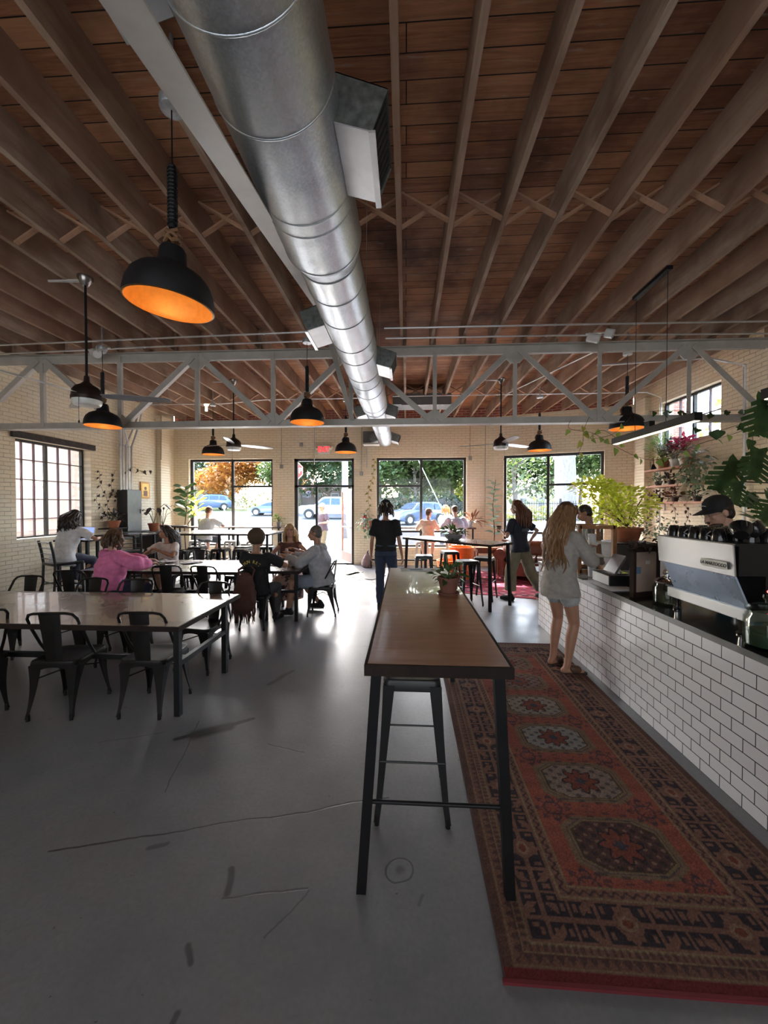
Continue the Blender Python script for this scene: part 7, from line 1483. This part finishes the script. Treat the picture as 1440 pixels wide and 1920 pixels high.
t = thing('backpack', 'pinkish grey bag slumped on the floor by the wall right of the door', 'bag', (-1.08, 10.45, 0)); b = MB(); limb(b, [(0, 0, .1), (.02, 0, .25), (.03, 0, .36)], [.14, .11, .05]); link('bag_body', remesh(b, .014, 4, .01, 9), cloth('dusty_pink', (.30, .20, .20)), t, 60); b = MB(); b.tube([(.03, -.03, .38), (.06, -.04, .46), (.02, 0, .4)], .012, 6); b.build('strap', BLK, t)
t = thing('fire_extinguisher', 'red fire extinguisher with a white label on the wall by the door', 'fire extinguisher', (-1.16, 10.76, 1.02)); b = MB(); b.lathe([(0, 0), (.06, 0), (.068, .02), (.068, .3), (.05, .35), (.02, .37), (0, .37)], n=24); b.build('cylinder', plain('extinguisher_red', (.60, .02, .02), .3), t); b = MB(); b.lathe([(.0695, .18), (.0695, .3)], n=24); b.build('label_band', plain('sign_white', (0, 0, 0)), t); b = MB(); b.cyl((0, 0, .37), (0, 0, .42), .018, .018, 10); b.bar((0, -.01, .42), (0, -.10, .45), .02, .012); b.tube([(.02, 0, .4), (.09, -.01, .36), (.09, -.01, .2)], .01, 6); b.build('valve_and_hose', BLACK, t)
# lounge corner
OR = plain('orange_plastic', (.85, .20, .03), .4)
for x, y, r, h, l in ((.95, 8.75, .24, .46, 'short orange plastic tub at the left of the lounge rug'), (1.28, 8.95, .27, .74, 'tall ribbed orange plastic tub beside the angled high table')):
    b = MB(); b.lathe([(0, 0), (r*.8, 0), (r*.88, h*.3), (r*.91, h*.3), (r*.94, h*.62), (r*.98, h*.62), (r, h*.9), (r*1.06, h*.9), (r*1.06, h), (r*.95, h), (r*.8, .05), (0, .04)], n=32); o = b.build('orange_tub', OR); o.location = (x, y, 0); tag(o, l, 'tub')
t = thing('leather_armchair', 'brown leather sofa with rolled arms in the lounge corner', 'sofa', (3.0, 9.0, .012), math.radians(-21)); LE = plain('tan_leather', (.22, .07, .035), .35, 0, .3, 9, bump=.3); b = MB(); b.rbox((0, 0, .24), (1.5, .8, .30), .05); b.build('seat_base', LE, t); b = MB(); b.tube([(-.8, .36, .45), (-.8, .36, .8)], .01, 5); b.loft([[(x, .30+.16*math.cos(a), .62+.24*math.sin(a)) for a in [k*PI/8 for k in range(16)]] for x in (-.8, .8)]); b.build('back', LE, t)
for s_ in (-1, 1): b = MB(); b.rbox((s_*.74, -.02, .3), (.16, .8, .44), .03); b.cyl((s_*.76, -.44, .56), (s_*.76, .36, .56), .13, .13, 20); b.build('rolled_arm', LE, t)
for x in (-.33, .33): b = MB(); b.rbox((x, -.04, .45), (.62, .66, .13), .06); b.build('seat_cushion', plain('pale_seat_fabric', (.42, .38, .36), .8), t)
b = MB(); b.ell((0, 0, 0), (.24, .10, .18), 18, 12, Matrix.Rotation(-.35, 3, 'X')); o = b.build('throw_pillow', cloth('white_cotton', (0, 0, 0))); o.location = (2.48, 9.02, .72); tag(o, 'white cushion leaning on the left arm of the leather sofa', 'cushion')
b = MB(); b.ell((0, 0, 0), (.26, .10, .19), 18, 12, Matrix.Rotation(-.35, 3, 'X')); o = b.build('throw_pillow', plain('striped_cushion', (.40, .28, .24), .8, 0, .5, 14)); o.location = (3.35, 9.0, .75); tag(o, 'brown and cream patterned cushion at the right of the leather sofa', 'cushion')
t = thing('wooden_side_table', 'small brown wooden table left of the leather sofa', 'table', (1.95, 9.35, .0)); b = MB(); b.bx(-.3, .3, -.22, .22, .66, .70); b.bx(-.26, .26, -.18, .18, .56, .66); b.build('top_and_drawer', m_wood('walnut', (.14, .05, .03), (.24, .10, .05), (9, 1, 1)), t, 0)
for x, y in ((-.26, -.18), (.26, -.18), (-.26, .18), (.26, .18)): b = MB(); b.tube([(x, y, 0), (x, y, .3), (x, y, .58)], [.015, .024, .02], 8); b.build('leg', MATS['walnut'], t)
t = thing('coffee_table', 'low round black coffee table on the dark red rug behind the walking person', 'table', (2.75, 7.75, .012)); b = MB(); b.lathe([(0, .40), (.36, .40), (.37, .42), (0, .43)], n=32); b.build('tabletop', EDGE, t); b = MB()
for k in range(3): a = k*2*PI/3; b.tube([(.28*math.cos(a), .28*math.sin(a), 0), (.1*math.cos(a), .1*math.sin(a), .2), (.26*math.cos(a), .26*math.sin(a), .40)], .011, 6)
b.build('wire_legs', BLACK, t)
# flue of light grey shopfront writing: sandwich board seen below the middle bar
t = thing('outdoor_board', 'pale board with white letters outside below the middle shop window', 'sign', (-.25, 11.6, -.02)); b = MB(); b.bx(-.65, .85, 0, .03, .45, .95); b.build('board', plain('board_blue_grey', (.16, .19, .28), .6), t, 0); text('CO', .22, plain('sign_white', (0, 0, 0)), 'lettering', t, .003, Matrix.Translation((-.1, -.004, .76)) @ Matrix.Rotation(PI/2, 4, 'X') @ Matrix.Diagonal((-1, 1, 1, 1)), bold=.004)
